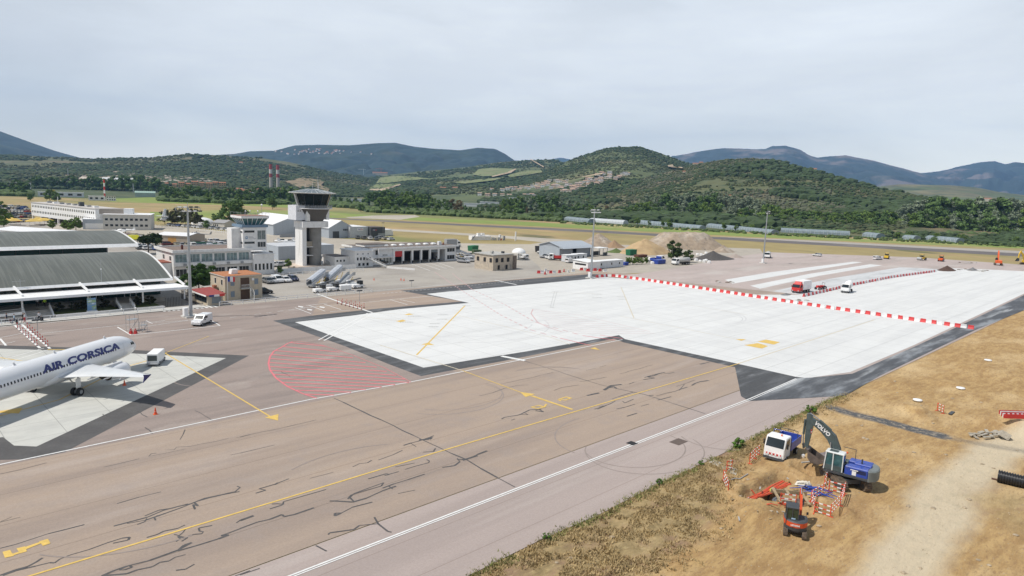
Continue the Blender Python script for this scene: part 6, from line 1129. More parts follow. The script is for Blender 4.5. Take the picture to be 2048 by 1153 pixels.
FB(46, 382, 63, 13, 6, WALLW, ROOFG, 'white multi-storey block with brown stripes right of the far cream block', rows=3, cols=3)
FB(76, 393, 168, 7, 8, SHEETW, SHEETW, 'long low white warehouse in front of the dark wood on the left', rows=1, cols=5, name='warehouse')
FB(177, 401, 210, 7, 8, SHEETW, SHEETW, 'smaller low white warehouse right of the long one', rows=1, cols=3, name='warehouse'); FB(213, 402, 232, 8, 6, WALLW, ROOFG, 'white building by the striped mast on the left', rows=2, cols=4)
FB(97, 388, 110, 6, 3, YEL, YEL, 'blue and yellow furniture-store style block on the left', name='store')
FB(270, 394, 311, 7, 9, mat('pale_green_wall', (.4, .48, .42), .7), mat('pale_green_roof', (.35, .48, .42), .6), 'pale green roofed hall among the trees on the left', HR=3, name='hall')
FB(205, 363, 285, 4, 12, WHITE, mat('stadium_roof', (.7, .7, .7), .4), 'long white stadium roof in front of the quarry', HR=2.5, name='stadium'); FB(160, 362, 200, 3, 5, GREY, DGREY, 'dark low stand beside the stadium', name='stadium'); FB(115, 367, 140, 4, 5, WALLW, ROOFG, 'white shed at the left end of the quarry')
for i, (u, v, w_, h_) in enumerate(((345, 377, 9, 7), (357, 376, 12, 9), (372, 377, 9, 8), (383, 374, 14, 9), (399, 375, 10, 8), (412, 377, 13, 9), (426, 373, 10, 7), (438, 376, 14, 9), (330, 373, 7, 5))):
    FB(u, v, u+w_, h_, 5, mat('ochre_render', (.52, .38, .2), .85), TERRA, 'ochre apartment block at the foot of the left ridge, ' + ('number %s from the left' % ('one', 'two', 'three', 'four', 'five', 'six', 'seven', 'eight')[i-0] if i < 8 else 'isolated leftmost'), HR=1.5, rows=3, cols=3, name='apartment_block', cat='apartment block')
for i, (u, v) in enumerate(((450, 385), (461, 387), (473, 383), (482, 386), (505, 385), (515, 383), (524, 387), (557, 384), (566, 386), (498, 388), (575, 389), (546, 391))):
    FB(u, v, u+random.uniform(8, 12), 4, 4, random.choice((WALLW, CREAM)), TERRA, 'small terracotta-roofed house below the striped chimneys', HR=2, name='house', cat='house')['group'] = 'houses below the striped chimneys'
# power-station chimneys
for k, (u, lab) in enumerate(((542, 'left'), (556, 'right'))):
    p = drop(u, 379); Dd = p.xy.length; s_ = Dd/FPX; t = thing('chimney', 'tall red and white banded power station chimney, the %s of the pair' % lab, 'chimney', p); b = MB(); r_ = 2.9*s_; h_ = (46 if k == 0 else 45)*s_
    for z0, z1, m_ in ((-8*s_, .48, mat('chimney_concrete', (.5, .46, .42), .85)), (.48, .63, mat('faded_red_band', (.36, .06, .055), .7)), (.63, .8, mat('white_band', (.6, .58, .55), .7)), (.8, 1., mat('faded_red_band'))):
        b.cyl((0, 0, z0 if z0 < 0 else z0*h_), (0, 0, z1*h_), r_*(1-.0*z1), m_, r_*.97, n=20)
    b.build('shaft', t); MB().cyl((0, 0, h_), (0, 0, h_+.6), r_*.8, BLACK, n=16).build('flue', t)
# striped mast, thin poles on the left
for i, (u, v0, v1, m_) in enumerate(((210, 401, 366, 0), (267, 386, 370, 1), (137, 366, 342, 1))):
    p = drop(u, v0); h_ = (v0-v1)*p.xy.length/FPX; t = thing('mast', ('red and white banded radio mast by the low warehouse', 'pale slim mast before the stadium', 'thin mast left of the quarry')[i], 'mast', p)
    b = MB()
    for k in range(6): b.cyl((0, 0, h_*k/6), (0, 0, h_*(k+1)/6), .6 if i else .7, (RED if k % 2 else WHITE) if not i else STEEL, n=6)
    b.build('pole', t)
# village on the slope
vil = [(1000, 383), (1010, 381), (1019, 380), (1028, 379), (1038, 378), (1048, 379), (1022, 384), (1034, 383), (1060, 377), (1070, 378), (1080, 376), (1070, 372), (1082, 371), (1092, 373), (1098, 379), (1105, 375), (1112, 377), (1120, 380), (1128, 377), (1136, 374), (1112, 367), (1124, 368), (1094, 366), (1144, 376), (1150, 373), (1158, 370), (1166, 367), (1150, 380), (1140, 383), (1132, 386), (1120, 386), (1160, 378), (1172, 372), (1180, 367), (1188, 362), (1176, 361), (1198, 359), (1192, 354), (1204, 352), (1215, 355), (1208, 360), (1226, 361), (1215, 348), (1240, 352), (1252, 351), (1235, 357), (1188, 372), (1200, 367), (955, 392), (970, 393), (985, 393), (1000, 394), (1014, 395), (1052, 395), (1064, 395), (980, 382)]
vil += [(u+random.uniform(-7, 7), v+random.uniform(-3, 3)) for u, v in vil if 1040 < u < 1250]
for i, (u, v) in enumerate(vil):
    FB(u, v, u+random.uniform(6, 11), random.uniform(4.4, 6.2), 4, random.choice((mat('sunlit_cream', (.78, .7, .58), .85), WALLW, mat('pink_render', (.72, .55, .46), .85), WALLW)), mat('faded_tiles', (.48, .33, .25), .9) if random.random() < .7 else mat('grey_tile_roof'), 'small house with shallow tiled roof in the hillside village', HR=1.0, rows=2, cols=3, name='house', cat='house')['group'] = 'houses of the hillside village'
for i, (u, v, w_, h_, l_) in enumerate(((928, 413, 34, 6, 'left'), (960, 411, 38, 7, 'middle'), (1018, 404, 28, 8, 'right'), (878, 413, 16, 7, 'small leftmost'), (760, 402, 14, 5, 'isolated, behind the poplars'), (700, 404, 26, 5, 'beside the new tower'))):
    FB(u, v, u+w_, h_, 8, SHEETW, SHEETW, 'low white industrial building behind the tree belt: ' + l_, name='warehouse')
for i, (u, v, w_) in enumerate(((1385, 331, 12), (1398, 329, 8), (1448, 395, 18), (1625, 342, 8), (880, 379, 12), (905, 379, 10), (1965, 402, 18), (1995, 403, 8), (478, 329, 8), (745, 349, 30), (1050, 330, 0), (1365, 347, 6))):
    if w_: FB(u, v, u+w_, 3.5, 4, CREAM, TERRA, ('lone house on the saddle between the two hills', 'second lone house on the saddle', 'pink ruin in the maquis by the brown trees', 'white house on the right hill crest', 'stone house on the middle slope, left', 'stone house on the middle slope, right', 'orange building on the far right slope', 'small white house on the far right slope', 'lone house high on the left ridge', 'white building under cranes below the far mountain', '', 'shed beside the sandy track')[i], HR=1.2, name='house', cat='house')
# mountain village: scattered pale houses high on the blue mountain
for i in range(46):
    u = random.choice((random.gauss(600, 25), random.gauss(670, 25))); v = 299+random.uniform(0, 10)+abs(u-640)*.03
    p = drop(u, v)
    if p is None: continue
    s_ = p.xy.length/FPX; t = thing('house', 'tiny pale house in the village high on the far blue mountain', 'house', p, random.random()*3, 'houses on the far mountain'); MB().box(-1.6*s_, 1.6*s_, -1.2*s_, 1.2*s_, -6, 1.3*s_, WALLW).build('walls', t); MB().fr(-1.8*s_, 1.8*s_, -1.4*s_, 1.4*s_, 1.3*s_, -1*s_, 1*s_, -.1*s_, .1*s_, 2.1*s_, TERRA).build('roof', t)
for i, (u, v, m_) in enumerate(((762, 349, ORG), (727, 350, WHITE))):
    p = drop(u, v); s_ = p.xy.length/FPX; t = thing('tower_crane', ('orange', 'pale')[i]+' tower crane below the far mountain', 'crane', p, 2.6); MB().bar((0, 0, -3), (0, 0, 11*s_), .5*s_, .5*s_, m_).build('mast', t); MB().bar((-4*s_, 0, 10*s_), (11*s_, 0, 10.4*s_), .4*s_, .4*s_, m_).bar((0, 0, 12*s_), (8*s_, 0, 10.6*s_), .15*s_, .15*s_, m_).build('jib', t)
# summit cross mast on the conical hill
p = drop(1236, 296) or atD(1236, 294, 2100); t = thing('mast', 'small mast on the summit of the conical hill', 'mast', p); MB().cyl((0, 0, -2), (0, 0, 9), .5, STEEL).build('pole', t)
# ---- greenhouses beyond the runway
for i, (u0, v0, u1, v1, m_) in enumerate(((1128, 441, 1176, 446, 0), (1178, 444, 1246, 449, 1), (1272, 448, 1398, 460, 0), (1412, 455, 1541, 469, 0), (1562, 465, 1700, 472, 0), (1724, 473, 1752, 476, 0), (1804, 479, 1826, 481, 0), (1850, 480, 1912, 486, 0))):
    a = G(u0, v0); c = G(u1, v1); d = c-a; L_ = d.xy.length; t = thing('greenhouse', ('long pale polytunnel greenhouse beyond the runway, %s from the left' % ('first', 'second', 'third', 'fourth', 'fifth', 'sixth', 'seventh', 'eighth')[i]), 'greenhouse', a, math.atan2(d.y, d.x), 'polytunnels beyond the runway')
    pm_ = mat('polythene', (.22, .27, .29), .5, var=.2, sc=.3) if not m_ else mat('white_polythene', (.5, .53, .54), .4)
    n = 8; prof = [(4*math.cos(a_)*-1+4, 3.3*math.sin(a_)**.7) for a_ in [math.pi*k/n for k in range(n+1)]]
    b = MB(); b.add([(x, y_, z) for x in (0, L_) for y_, z in prof], [(k, k+1, n+2+k, n+1+k) for k in range(n)]+[tuple(range(n+1)), tuple(range(n+1, 2*n+2))], pm_, False); b.build('cover', t); b = MB(); k = 0.
    while k < L_: b.box(k-.06, k+.06, .0, .1, 0, 2.2, WHITE).box(k-.06, k+.06, .1, 1.6, 2.6, 2.7, WHITE); k += 3.
    b.build('hoop', t)
# ================================================================ VEHICLES (x forward, origin on the ground at the centre)
def paint(c): return mat('car_paint_'+c, dict(white=(.72, .72, .72), silver=(.42, .43, .45), grey=(.14, .145, .15), black=(.02, .02, .022), blue=(.04, .09, .28), darkblue=(.02, .03, .08), red=(.4, .03, .03), maroon=(.12, .02, .025), beige=(.45, .4, .3), green=(.05, .12, .07))[c], .3, .1, var=.03, coat=.5)
PROF = dict(
    hatch=(4.0, 1.72, [(-2., .35), (-2., .85), (-1.95, 1.0), (1.1, .98), (1.75, .85), (2., .6), (2., .35)], (-1.9, 1.15, -1.6, .35, .95, 1.48)),
    sedan=(4.5, 1.78, [(-2.25, .35), (-2.25, .9), (-1.6, 1.), (1.1, .96), (2., .82), (2.25, .6), (2.25, .35)], (-1.7, 1.15, -1.05, .35, .95, 1.43)),
    suv=(4.5, 1.85, [(-2.25, .45), (-2.25, 1.05), (-2.2, 1.15), (1.1, 1.12), (1.95, 1.), (2.25, .75), (2.25, .42)], (-2.15, 1.2, -1.9, .45, 1.1, 1.72)),
    van=(4.4, 1.8, [(-2.2, .35), (-2.2, 1.75), (-2.1, 1.84), (.55, 1.84), (1.25, 1.12), (2.05, .95), (2.2, .7), (2.2, .35)], None),
    bigvan=(5.6, 2.0, [(-2.8, .4), (-2.8, 2.3), (-2.7, 2.42), (1.1, 2.42), (1.85, 1.35), (2.65, 1.1), (2.8, .75), (2.8, .4)], None))
def car_parts(kind, col):
    L_, W_, pr, gh = PROF[kind]; P_ = paint(col); h = W_/2; body = MB(); body.prism(pr, -h, h, P_, .1); body.box(-L_/2+.1, L_/2-.1, -h+.06, h-.06, .22, .4, BLACK)
    if gh:
        x0, x1, X0, X1, z0, z1 = gh; body.fr(X0-.02, X1+.05, -h+.27, h-.27, z1-.02, X0+.1, X1-.1, -h+.32, h-.32, z1+.03, P_)
        g = MB(); g.fr(x0, x1, -h+.08, h-.08, z0, X0, X1, -h+.25, h-.25, z1-.01, GLASS)
        for x_, X_ in ((x0+.05, X0), (x1-.05, X1), ((x0+x1)/2-.1, (X0+X1)/2)):
            for s_ in (1, -1): body.bar((x_, s_*(h-.075), z0), (X_, s_*(h-.245), z1), .07, .07, P_)
    else:
        zt = pr[3][1]; xf = pr[3][0]; xh = pr[4][0]; zh = pr[4][1]; g = MB(); nv = Vector((zt-zh, 0, xh-xf)).normalized()*.012
        g.add([(xf+.1+nv.x, y, zt-.1+nv.z) for y in (-h+.18, h-.18)]+[(xh-.04+nv.x, y, zh+.06+nv.z) for y in (h-.13, -h+.13)], [(0, 1, 2, 3)], GLASS)
        for s_ in (1, -1): g.add([(xh-.2, s_*(h+.006), zh+.1), (xf-.9, s_*(h+.006), zh+.1), (xf-.9, s_*(h+.006), zt-.2), (xf+.05, s_*(h+.006), zt-.2)], [(0, 1, 2, 3)], GLASS)
        g.add([(-L_/2-.006, y, z) for y, z in ((-h+.2, zt-.75), (h-.2, zt-.75), (h-.2, zt-.25), (-h+.2, zt-.25))], [(0, 1, 2, 3)], GLASS)
    r = .31 if kind != 'bigvan' else .36; ws = [(x, s_*(h-.1), r) for x in (-L_*.31, L_*.32) for s_ in (1, -1)]
    return body, g, ws, r
CARC = {}
def car(p, rz, kind, col, label, group=None, near=False, cat='car', sc=1.):
    key = (kind, col, near)
    nm = {'van': 'van', 'bigvan': 'van'}.get(kind, 'car'); cat = nm
    if key in CARC: return dup(CARC[key], p, rz, label, group)
    body, g, ws, r = car_parts(kind, col); L_, W_, pr, gh = PROF[kind]; h = W_/2
    if near:
        t = thing(nm, label, cat, p, rz, group); body.build('body', t); g.build('windows', t)
        for w_ in ws: wheel(t, w_, r, .2)
        for s_ in (1, -1):
            MB().box(L_/2-.12, L_/2+.012, s_*(h-.42)-.14, s_*(h-.42)+.14, .62, .78, LAMP).build('headlight', t); MB().box(-L_/2-.012, -L_/2+.1, s_*(h-.2)-.08, s_*(h-.2)+.08, .75, .98, REDL).build('tail_light', t)
            MB().box(.55, .75, s_*h, s_*(h+.16), 1.0, 1.14, BLACK).build('mirror', t)
    else:
        for q in (g,): body.add(q.v, q.f, GLASS); 
        body.mi[-len(g.f):] = [body.m(g.ms[i]) for i in g.mi]
        for w_ in ws: body.cyl((w_[0], w_[1]-.1, r), (w_[0], w_[1]+.1, r), r, BLACK, n=8)
        t = body.build(nm, None, label, cat, group, None, p, rz)
    CARC[key] = t; return t
HD = lambda a, b: math.atan2((G(*b)-G(*a)).y, (G(*b)-G(*a)).x)
car(G(404, 649, .012), math.radians(222), 'van', 'white', 'white panel van parked on the apron beside the first light mast', near=True)
car(G(546, 566), math.radians(-95), 'hatch', 'silver', 'silver car parked right of the beige house, leftmost of the row', near=True)
car(G(555, 565), math.radians(-92), 'van', 'white', 'white van in the row right of the beige house', near=True)
car(G(571, 564), math.radians(-92), 'sedan', 'white', 'white saloon in the row, between the van and the dark car', near=True)
car(G(586, 562), math.radians(-92), 'hatch', 'darkblue', 'dark blue hatchback at the right end of the parked row', near=True)
car(G(536, 567), math.radians(-90), 'hatch', 'grey', 'dark grey car half hidden behind the beige house', near=True); car(G(527, 588), math.radians(-10), 'hatch', 'black', 'black car in the shade of the beige house wall', near=True)
car(G(769, 529), math.radians(5), 'suv', 'black', 'black estate car in front of the red garage door', near=True); car(G(758, 528), math.radians(95), 'hatch', 'black', 'black hatchback nosed in beside the fire station', near=True); car(G(880, 520), 0, 'sedan', 'silver', 'silver saloon at the right end of the fire station', near=True)
car(G(974, 533), math.radians(-30), 'suv', 'black', 'black four-wheel drive left of the derelict cream block', near=True); car(G(941, 524), math.radians(-30), 'van', 'white', 'white van with mobile stairs right of the fire station', near=True); car(G(1046, 518), 1.6, 'van', 'white', 'white van behind the derelict cream block', near=True)
car(G(927, 526), math.radians(-60), 'suv', 'silver', 'silver pickup with open dark bonnet by the mobile stairs', near=True)
car(G(1141, 526), .0, 'van', 'white', 'white panel van in front of the small site cabins', near=True); car(G(1091, 517), 2., 'suv', 'silver', 'silver car on the verge left of the works hangar', near=True); car(G(1085, 508), 2., 'suv', 'white', 'white car highest on the slope left of the works hangar', near=True); car(G(1100, 519), 1.4, 'van', 'white', 'white van among parked vans left of the small cabins', near=True); car(G(1124, 513), 2.8, 'hatch', 'silver', 'silver car behind the small site cabins')
car(G(1755, 520), math.radians(-20), 'van', 'white', 'white van at the far side of the pink apron', near=True); car(G(1634, 513), 1.5, 'hatch', 'white', 'white car alone on the far pink apron', near=True)
# rows of small parked cars
def lot(rows, where, cols=('white', 'silver', 'grey', 'black', 'white', 'silver', 'blue', 'white', 'beige', 'grey', 'white', 'darkblue', 'silver', 'red')):
    n = 0
    for r_, (u0, v0, u1, v1, k, a) in enumerate(rows):
        for i in range(k):
            f = i/max(1, k-1); p = G(u0+(u1-u0)*f, v0+(v1-v0)*f); c = random.choice(cols); kd = random.choice(('hatch', 'hatch', 'sedan', 'suv', 'van'))
            o = car(p, a+random.uniform(-.1, .1), kd, c, '%s car in the %s, row %s' % (c, where, ('nearest', 'second', 'third', 'fourth', 'fifth', 'sixth')[r_]), 'cars in the '+where+' '+c+' '+('nearest', 'second', 'third', 'fourth', 'fifth', 'sixth')[r_])
            if kd == 'van': o['label'] = '%s van in the %s, row %s' % (c, where, ('nearest', 'second', 'third', 'fourth', 'fifth', 'sixth')[r_]); o['group'] += ' vans'
lot([(352, 492, 462, 499, 11, 1.5), (350, 487, 460, 494, 11, 1.6), (385, 482, 455, 488, 7, 1.5)], 'car park between the umbrella pine and the old tower')
lot([(278, 499, 330, 502, 6, 1.5), (262, 494, 312, 498, 5, 1.5)], 'small car park under the umbrella pine'); car(G(336, 492), 0, 'suv', 'maroon', 'maroon van on the sandy bank right of the umbrella pine')
lot([(2, 447, 58, 444, 7, .6), (2, 437, 60, 436, 9, .6), (0, 430, 58, 430, 9, .6), (-4, 424, 56, 425, 10, .6), (-4, 419, 54, 420, 10, .6), (-4, 414, 50, 416, 9, .6)], 'big car park at the far left')
lot([(340, 452, 400, 457, 7, .6), (404, 456, 458, 462, 6, .6)], 'row behind the white post fence')
lot([(538, 505, 556, 500, 3, .4), (546, 533, 570, 532, 3, 1.5), (715, 478, 752, 481, 4, 1.2), (762, 479, 782, 481, 3, .2)], 'yard around the grey hangar and cargo sheds'); lot([(2, 477, 24, 478, 3, 1.2), (26, 481, 56, 484, 4, .2)], 'parking beside the red fascia')
# ---- generic heavy vehicles
def truck(p, rz, label, cabm, kind, bodym, name='truck', L_=7., W_=2.4, cat='truck', Hb=3.4):
    t = thing(name, label, cat, p, rz); h = W_/2; c = MB(); f = L_/2; c.prism([(f-1.9, .5), (f-1.9, 2.55), (f-.55, 2.6), (f-.08, 1.6), (f, .95), (f, .5)], -h, h, cabm, .08).box(f-.3, f+.06, -h, h, .35, .6, DGREY); cb_ = c.build('cab', t)
    g = MB(); g.add([(f-.42, y, 2.45) for y in (-h+.15, h-.15)]+[(f-.06, y, 1.62) for y in (h-.12, -h+.12)], [(0, 1, 2, 3)], GLASS)
    for s_ in (1, -1): g.add([(f-.2, s_*(h+.008), 1.6), (f-1.5, s_*(h+.008), 1.6), (f-1.5, s_*(h+.008), 2.35), (f-.6, s_*(h+.008), 2.35)], [(0, 1, 2, 3)], GLASS)
    g.build('windows', cb_); MB().box(-f, f-1.9, -h+.3, h-.3, .5, .85, BLACK).build('chassis', t)
    if kind == 'box': MB().cb(-f, f-2.05, -h-.05, h+.05, .9, Hb, bodym, .04).build('box_body', t); c2 = MB().fr(f-1.8, f-.9, -h+.2, h-.2, 2.58, f-1.8, f-1.4, -h+.3, h-.3, 3.2, cabm).build('wind_deflector', cb_)
    elif kind == 'tank': b = MB(); zt = 1.85; b.loft([[(x, r_*1.15*math.cos(a), zt+r_*math.sin(a)) for a in [i*math.pi/8 for i in range(16)]] for x, r_ in ((-f, .7), (-f+.15, .95), (f-2.3, .95), (f-2.15, .7))], bodym).build('tank', t)
    elif kind == 'mixer': b = MB(); b.loft([[(x, r_*math.cos(a), z+r_*math.sin(a)) for a in [i*math.pi/8 for i in range(16)]] for x, r_, z in ((-f, .45, 2.9), (-f+1.2, .95, 2.4), (f-3.4, 1.15, 2.1), (f-2.3, .7, 1.9))], bodym).build('drum', t); MB().bar((-f-.3, 0, 1.2), (-f, 0, 2.6), .6, .15, STEEL).build('chute', t)
    elif kind == 'tipper':
        b = MB(); b.box(-f, f-2.1, -h, h, .9, 1.05, bodym).box(-f, f-2.1, -h, -h+.08, 1.05, 1.75, bodym).box(-f, f-2.1, h-.08, h, 1.05, 1.75, bodym).box(-f, -f+.08, -h, h, 1.05, 1.75, bodym).box(f-2.2, f-2.1, -h, h, 1.05, 2.3, bodym).build('tipper_body', t)
    rr = .48 if W_ > 2.1 else .36; xs_ = (f-1.0, -f+1.1, -f+2.2) if L_ > 6 else (f-.95, -f+1.2)
    for x in xs_:
        for s_ in (1, -1): wheel(t, (x, s_*(h-.15), rr), rr, .3)
    for s_ in (1, -1): MB().box(f-.04, f+.08, s_*(h-.35)-.15, s_*(h-.35)+.15, .65, .85, LAMP).build('headlight', cb_); MB().box(f-.5, f-.35, s_*(h+.05)-.06+.1*s_, s_*(h+.05)+.06+.12*s_, 1.6, 2.1, BLACK).build('mirror', cb_)
    return t
truck(G(1602, 585), math.radians(178), 'red lorry with tall white box body on the unfinished concrete', RED, 'box', WHITE, L_=7.2)
truck(G(1694, 585), math.radians(186), 'white road sweeper tanker beside the small red and white barriers', WHITE, 'mixer', WHITE, L_=5.4, W_=2.1)
truck(G(1362, 530), math.radians(168), 'white lorry with silver tank by the round green bush', WHITE, 'tank', mat('tank_grey', (.45, .45, .43), .5), L_=8); truck(G(1535, 516), math.radians(200), 'white lorry with rounded tank right of the third light mast', WHITE, 'tank', mat('tank_grey'), L_=6.5)
truck(G(1314, 525), 0, 'blue tipper lorry among rubble bags left of the round bush', WHITE, 'tipper', BLUE, L_=6.4); truck(G(905, 494), -.2, 'lorry with tall pale box body beyond the fire station', WHITE, 'box', GREY, L_=7); truck(G(1112, 521), 2.4, 'flatbed lorry with red crane behind the white vans', WHITE, 'tipper', RED, L_=6); truck(G(1133, 507), 1.3, 'tall white box lorry parked in front of the works hangar', WHITE, 'box', WHITE, L_=6)
def tug(p, rz, label):
    t = thing('baggage_tug', label, 'tug', p, rz, 'white baggage tugs'); MB().cb(-1.5, .5, -.75, .75, .35, 1.05, WHITE, .08).cb(.5, 1.5, -.75, .75, .35, .95, WHITE, .08).build('body', t)
    b = MB()
    for x, y_ in ((.35, .62), (.35, -.62), (1.35, .62), (1.35, -.62)): b.bar((x, y_, .95), (x-.05, y_, 1.85), .06, .06, DGREY)
    b.box(.2, 1.45, -.68, .68, 1.85, 1.93, DGREY).build('cab_frame', t); MB().box(.4, 1.3, -.6, .6, 1.0, 1.8, GLASS).build('windows', t)
    for x in (-.95, .95):
        for s_ in (1, -1): wheel(t, (x, s_*.68, .32), .32, .2)
    return t
tug(G(639, 586), 0.02, 'white baggage tug behind the rail fence, leftmost of the line'); tug(G(666, 583), 0.02, 'white baggage tug between the first tug and the white service van'); tug(G(714, 577), .02, 'white baggage tug at the right end, beside the white service van')
t = thing('generator_cart', 'white boxy ground generator between two baggage tugs', 'generator', G(689, 582), .02); MB().cb(-1.6, 1.6, -.8, .8, .4, 1.55, WHITE, .15).build('body', t); win(t, 'l', 3.2, 1.6, .4, .6, .5, .4, BLACK, None).location = (-1.6, -.8, .4)
for x in (-1, 1):
    for s_ in (1, -1): wheel(t, (x, s_*.7, .28), .28, .18)
t = thing('ground_power_unit', 'white ground power unit with black control panel in front of the airliner nose', 'generator', G(313, 726, .04), math.radians(58)); MB().cb(-1.9, 1.5, -.75, .75, .45, 1.75, WHITE, .06).build('body', t); MB().box(-1.95, -1.9, -.6, .6, .75, 1.5, mat('panel_dark', (.07, .08, .08), .5)).build('control_panel', t); MB().cb(-2.2, 1.7, -.8, .8, .25, .45, GREY, .05).build('chassis', t)
for x in (-1.2, 1.2):
    for s_ in (1, -1): wheel(t, (x, s_*.7, .27), .27, .2)
def stairs(p, rz, label, L_=7., H_=3.6, covered=True):
    t = thing('boarding_stairs', label, 'boarding stairs', p, rz, 'mobile boarding stairs'); t.scale = (.9, .85, .72); b = MB(); b.cb(-L_/2, L_/2+.5, -1., 1., .45, .85, WHITE, .05).build('chassis', t); st_ = MB(); a = Vector((-L_/2-.3, 0, .8)); c = Vector((L_/2-.6, 0, H_)); st_.bar(a, c, 1.8, .18, STEEL)
    for s_ in (1, -1): st_.bar(a+Vector((0, s_*.95, .5)), c+Vector((0, s_*.95, .5)), .06, 1.0, mat('aluminium_sheet', (.55, .57, .6), .4, .4))
    st_.build('flight', t)
    if covered: cv = MB(); cv.loft([[(q.x, q.y+y_, q.z+z) for y_, z in ((-1.05, 1.3), (-.9, 2.1), (0, 2.35), (.9, 2.1), (1.05, 1.3), (.95, 1.3), (.8, 2.), (0, 2.22), (-.8, 2.), (-.95, 1.3))] for q in (a, c)], mat('ribbed_canopy', (.55, .58, .62), .45, .3, layers=[((.4, .43, .47), (2.5, .1, 2.5), .5, .55, .7)]), smooth=False).build('canopy', t)
    MB().box(L_/2-.7, L_/2+1., -1., 1., H_-.15, H_, STEEL).box(L_/2-.7, L_/2+1., .94, 1., H_, H_+1.1, STEEL).box(L_/2-.7, L_/2+1., -1., -.94, H_, H_+1.1, STEEL).build('platform', t)
    f = MB()
    for x in (0, L_/2-.4): f.bar((x-1.2, .7, .8), (x+.3, .7, H_-.6 if x else 2.), .12, .12, YEL).bar((x-1.2, -.7, .8), (x+.3, -.7, H_-.6 if x else 2.), .12, .12, YEL)
    f.bar((-1, .75, .95), (3, .75, .95), .1, .12, YEL).bar((-1, -.75, 1.6), (3.2, -.75, 1.6), .1, .12, YEL).build('lift_frame', t)
    for x in (-L_/2+1, L_/2-1):
        for s_ in (1, -1): wheel(t, (x, s_*.85, .38), .38, .25)
    return t
stairs(G(634, 573), math.radians(28), 'covered grey boarding stairs, nearest of the group above the tugs'); stairs(G(668, 567), math.radians(30), 'larger covered boarding stairs in the middle of the group', 8, 4.2); stairs(G(693, 570), math.radians(32), 'narrow open boarding stairs right of the covered ones', 5.5, 3.2, False)
stairs(G(934, 520), math.radians(150), 'white boarding stairs standing right of the fire station', 7, 4, False); stairs(G(968, 527), math.radians(20), 'short white boarding stairs left of the derelict cream block', 4, 2.6, False)
def belt_loader(p, rz, label):
    t = thing('belt_loader', label, 'belt loader', p, rz); MB().cb(-2.2, 2.2, -.8, .8, .4, .8, WHITE, .05).build('chassis', t); MB().bar((-3, 0, .9), (3, 0, 1.9), .8, .15, DGREY).build('belt', t); MB().cb(-.9, .1, .2, .85, .8, 1.6, WHITE, .06).build('cab', t)
    for x in (-1.4, 1.4):
        for s_ in (1, -1): wheel(t, (x, s_*.7, .3), .3, .2)
belt_loader(G(702, 573), .1, 'white belt loader behind the right-hand tug'); belt_loader(G(650, 577), .15, 'white flat belt loader under the covered boarding stairs')
# ---- light aircraft and helicopter
def light_plane(p, rz, label, m_=WHITE, sc=1., low=True):
    t = thing('light_aircraft', label, 'aircraft', p, rz, 'light aircraft on the pale apron'); t.scale = (sc,)*3
    MB().loft([[(x, r_*math.cos(a), 1.3+z+r_*1.1*math.sin(a)) for a in [i*math.pi/6 for i in range(12)]] for x, r_, z in ((3.2, .15, 0), (2.8, .42, 0), (1., .58, .1), (-.8, .5, .1), (-4, .14, .25))], m_).build('fuselage', t)
    zw = 1.0 if low else 2.0; MB().fr(-.6, .9, -5, 5, zw, -.5, .6, -5, 5, zw+.14, m_).build('wing', t); MB().prism([(-4.2, 1.5), (-4.3, 2.8), (-3.7, 2.8), (-2.8, 1.6)], -.05, .05, m_).build('tail_fin', t); MB().box(-4.2, -3.3, -1.7, 1.7, 1.5, 1.58, m_).build('tailplane', t); MB().fr(-.6, 1.5, -.42, .42, 1.75, -.3, .9, -.3, .3, 2.2, GLASS).build('canopy', t); MB().cyl((3.2, 0, 1.3), (3.35, 0, 1.3), .1, BLACK).box(3.28, 3.32, -.06, .06, .5, 2.1, BLACK).build('propeller', t)
    for c in ((.1, 1.3, .3), (.1, -1.3, .3), (2.4, 0, .28)): MB().cyl((c[0], c[1], .3), (c[0]*.9, c[1]*.6, 1.1), .05, STEEL).cyl((c[0], c[1]-.08, c[2]), (c[0], c[1]+.08, c[2]), .26, BLACK).build('wheel', t)
light_plane(G(566, 490), 2.9, 'white light aircraft on the pale apron, left of the pair near the new tower', sc=1.1); light_plane(G(578, 491), -.2, 'white light aircraft on the pale apron, right of the pair near the new tower', sc=1.1); light_plane(G(250, 467), 2.6, 'white light aircraft partly hidden behind the terminal roof'); light_plane(G(545, 413), .4, 'tiny aircraft standing far out near the tree belt') if False else None
def heli(p, rz, label, m_):
    t = thing('helicopter', label, 'helicopter', p, rz); MB().loft([[(x, r_*math.cos(a), 1.6+r_*math.sin(a)) for a in [i*math.pi/6 for i in range(12)]] for x, r_ in ((2.2, .15), (1.6, .7), (.2, .95), (-1.4, .6), (-2., .25), (-6, .12))], m_).build('fuselage', t); MB().prism([(-6.2, 1.5), (-6.6, 2.8), (-6., 2.8), (-5.3, 1.6)], -.06, .06, m_).build('tail_fin', t)
    b = MB(); b.cyl((-.2, 0, 2.4), (-.2, 0, 2.9), .12, DGREY)
    for k in range(3): a = k*2.094+.4; b.bar((-.2, 0, 2.9), (-.2+5*math.cos(a), 5*math.sin(a), 2.85), .25, .04, DGREY)
    b.build('rotor', t); MB().bar((1.2, .9, .15), (-1.6, .9, .15), .1, .1, DGREY).bar((1.2, -.9, .15), (-1.6, -.9, .15), .1, .1, DGREY).bar((.4, .9, .2), (.4, .3, .9), .08, .08, DGREY).bar((.4, -.9, .2), (.4, -.3, .9), .08, .08, DGREY).build('skid', t); MB().sph((1.3, 0, 1.8), .66, GLASS, 10).build('windscreen', t)
heli(G(392, 476), 2.7, 'grey and white helicopter on the pale apron below the white fence', SILV); heli(G(301, 457), .4, 'blue helicopter at the far edge of the pale apron', BLUE)
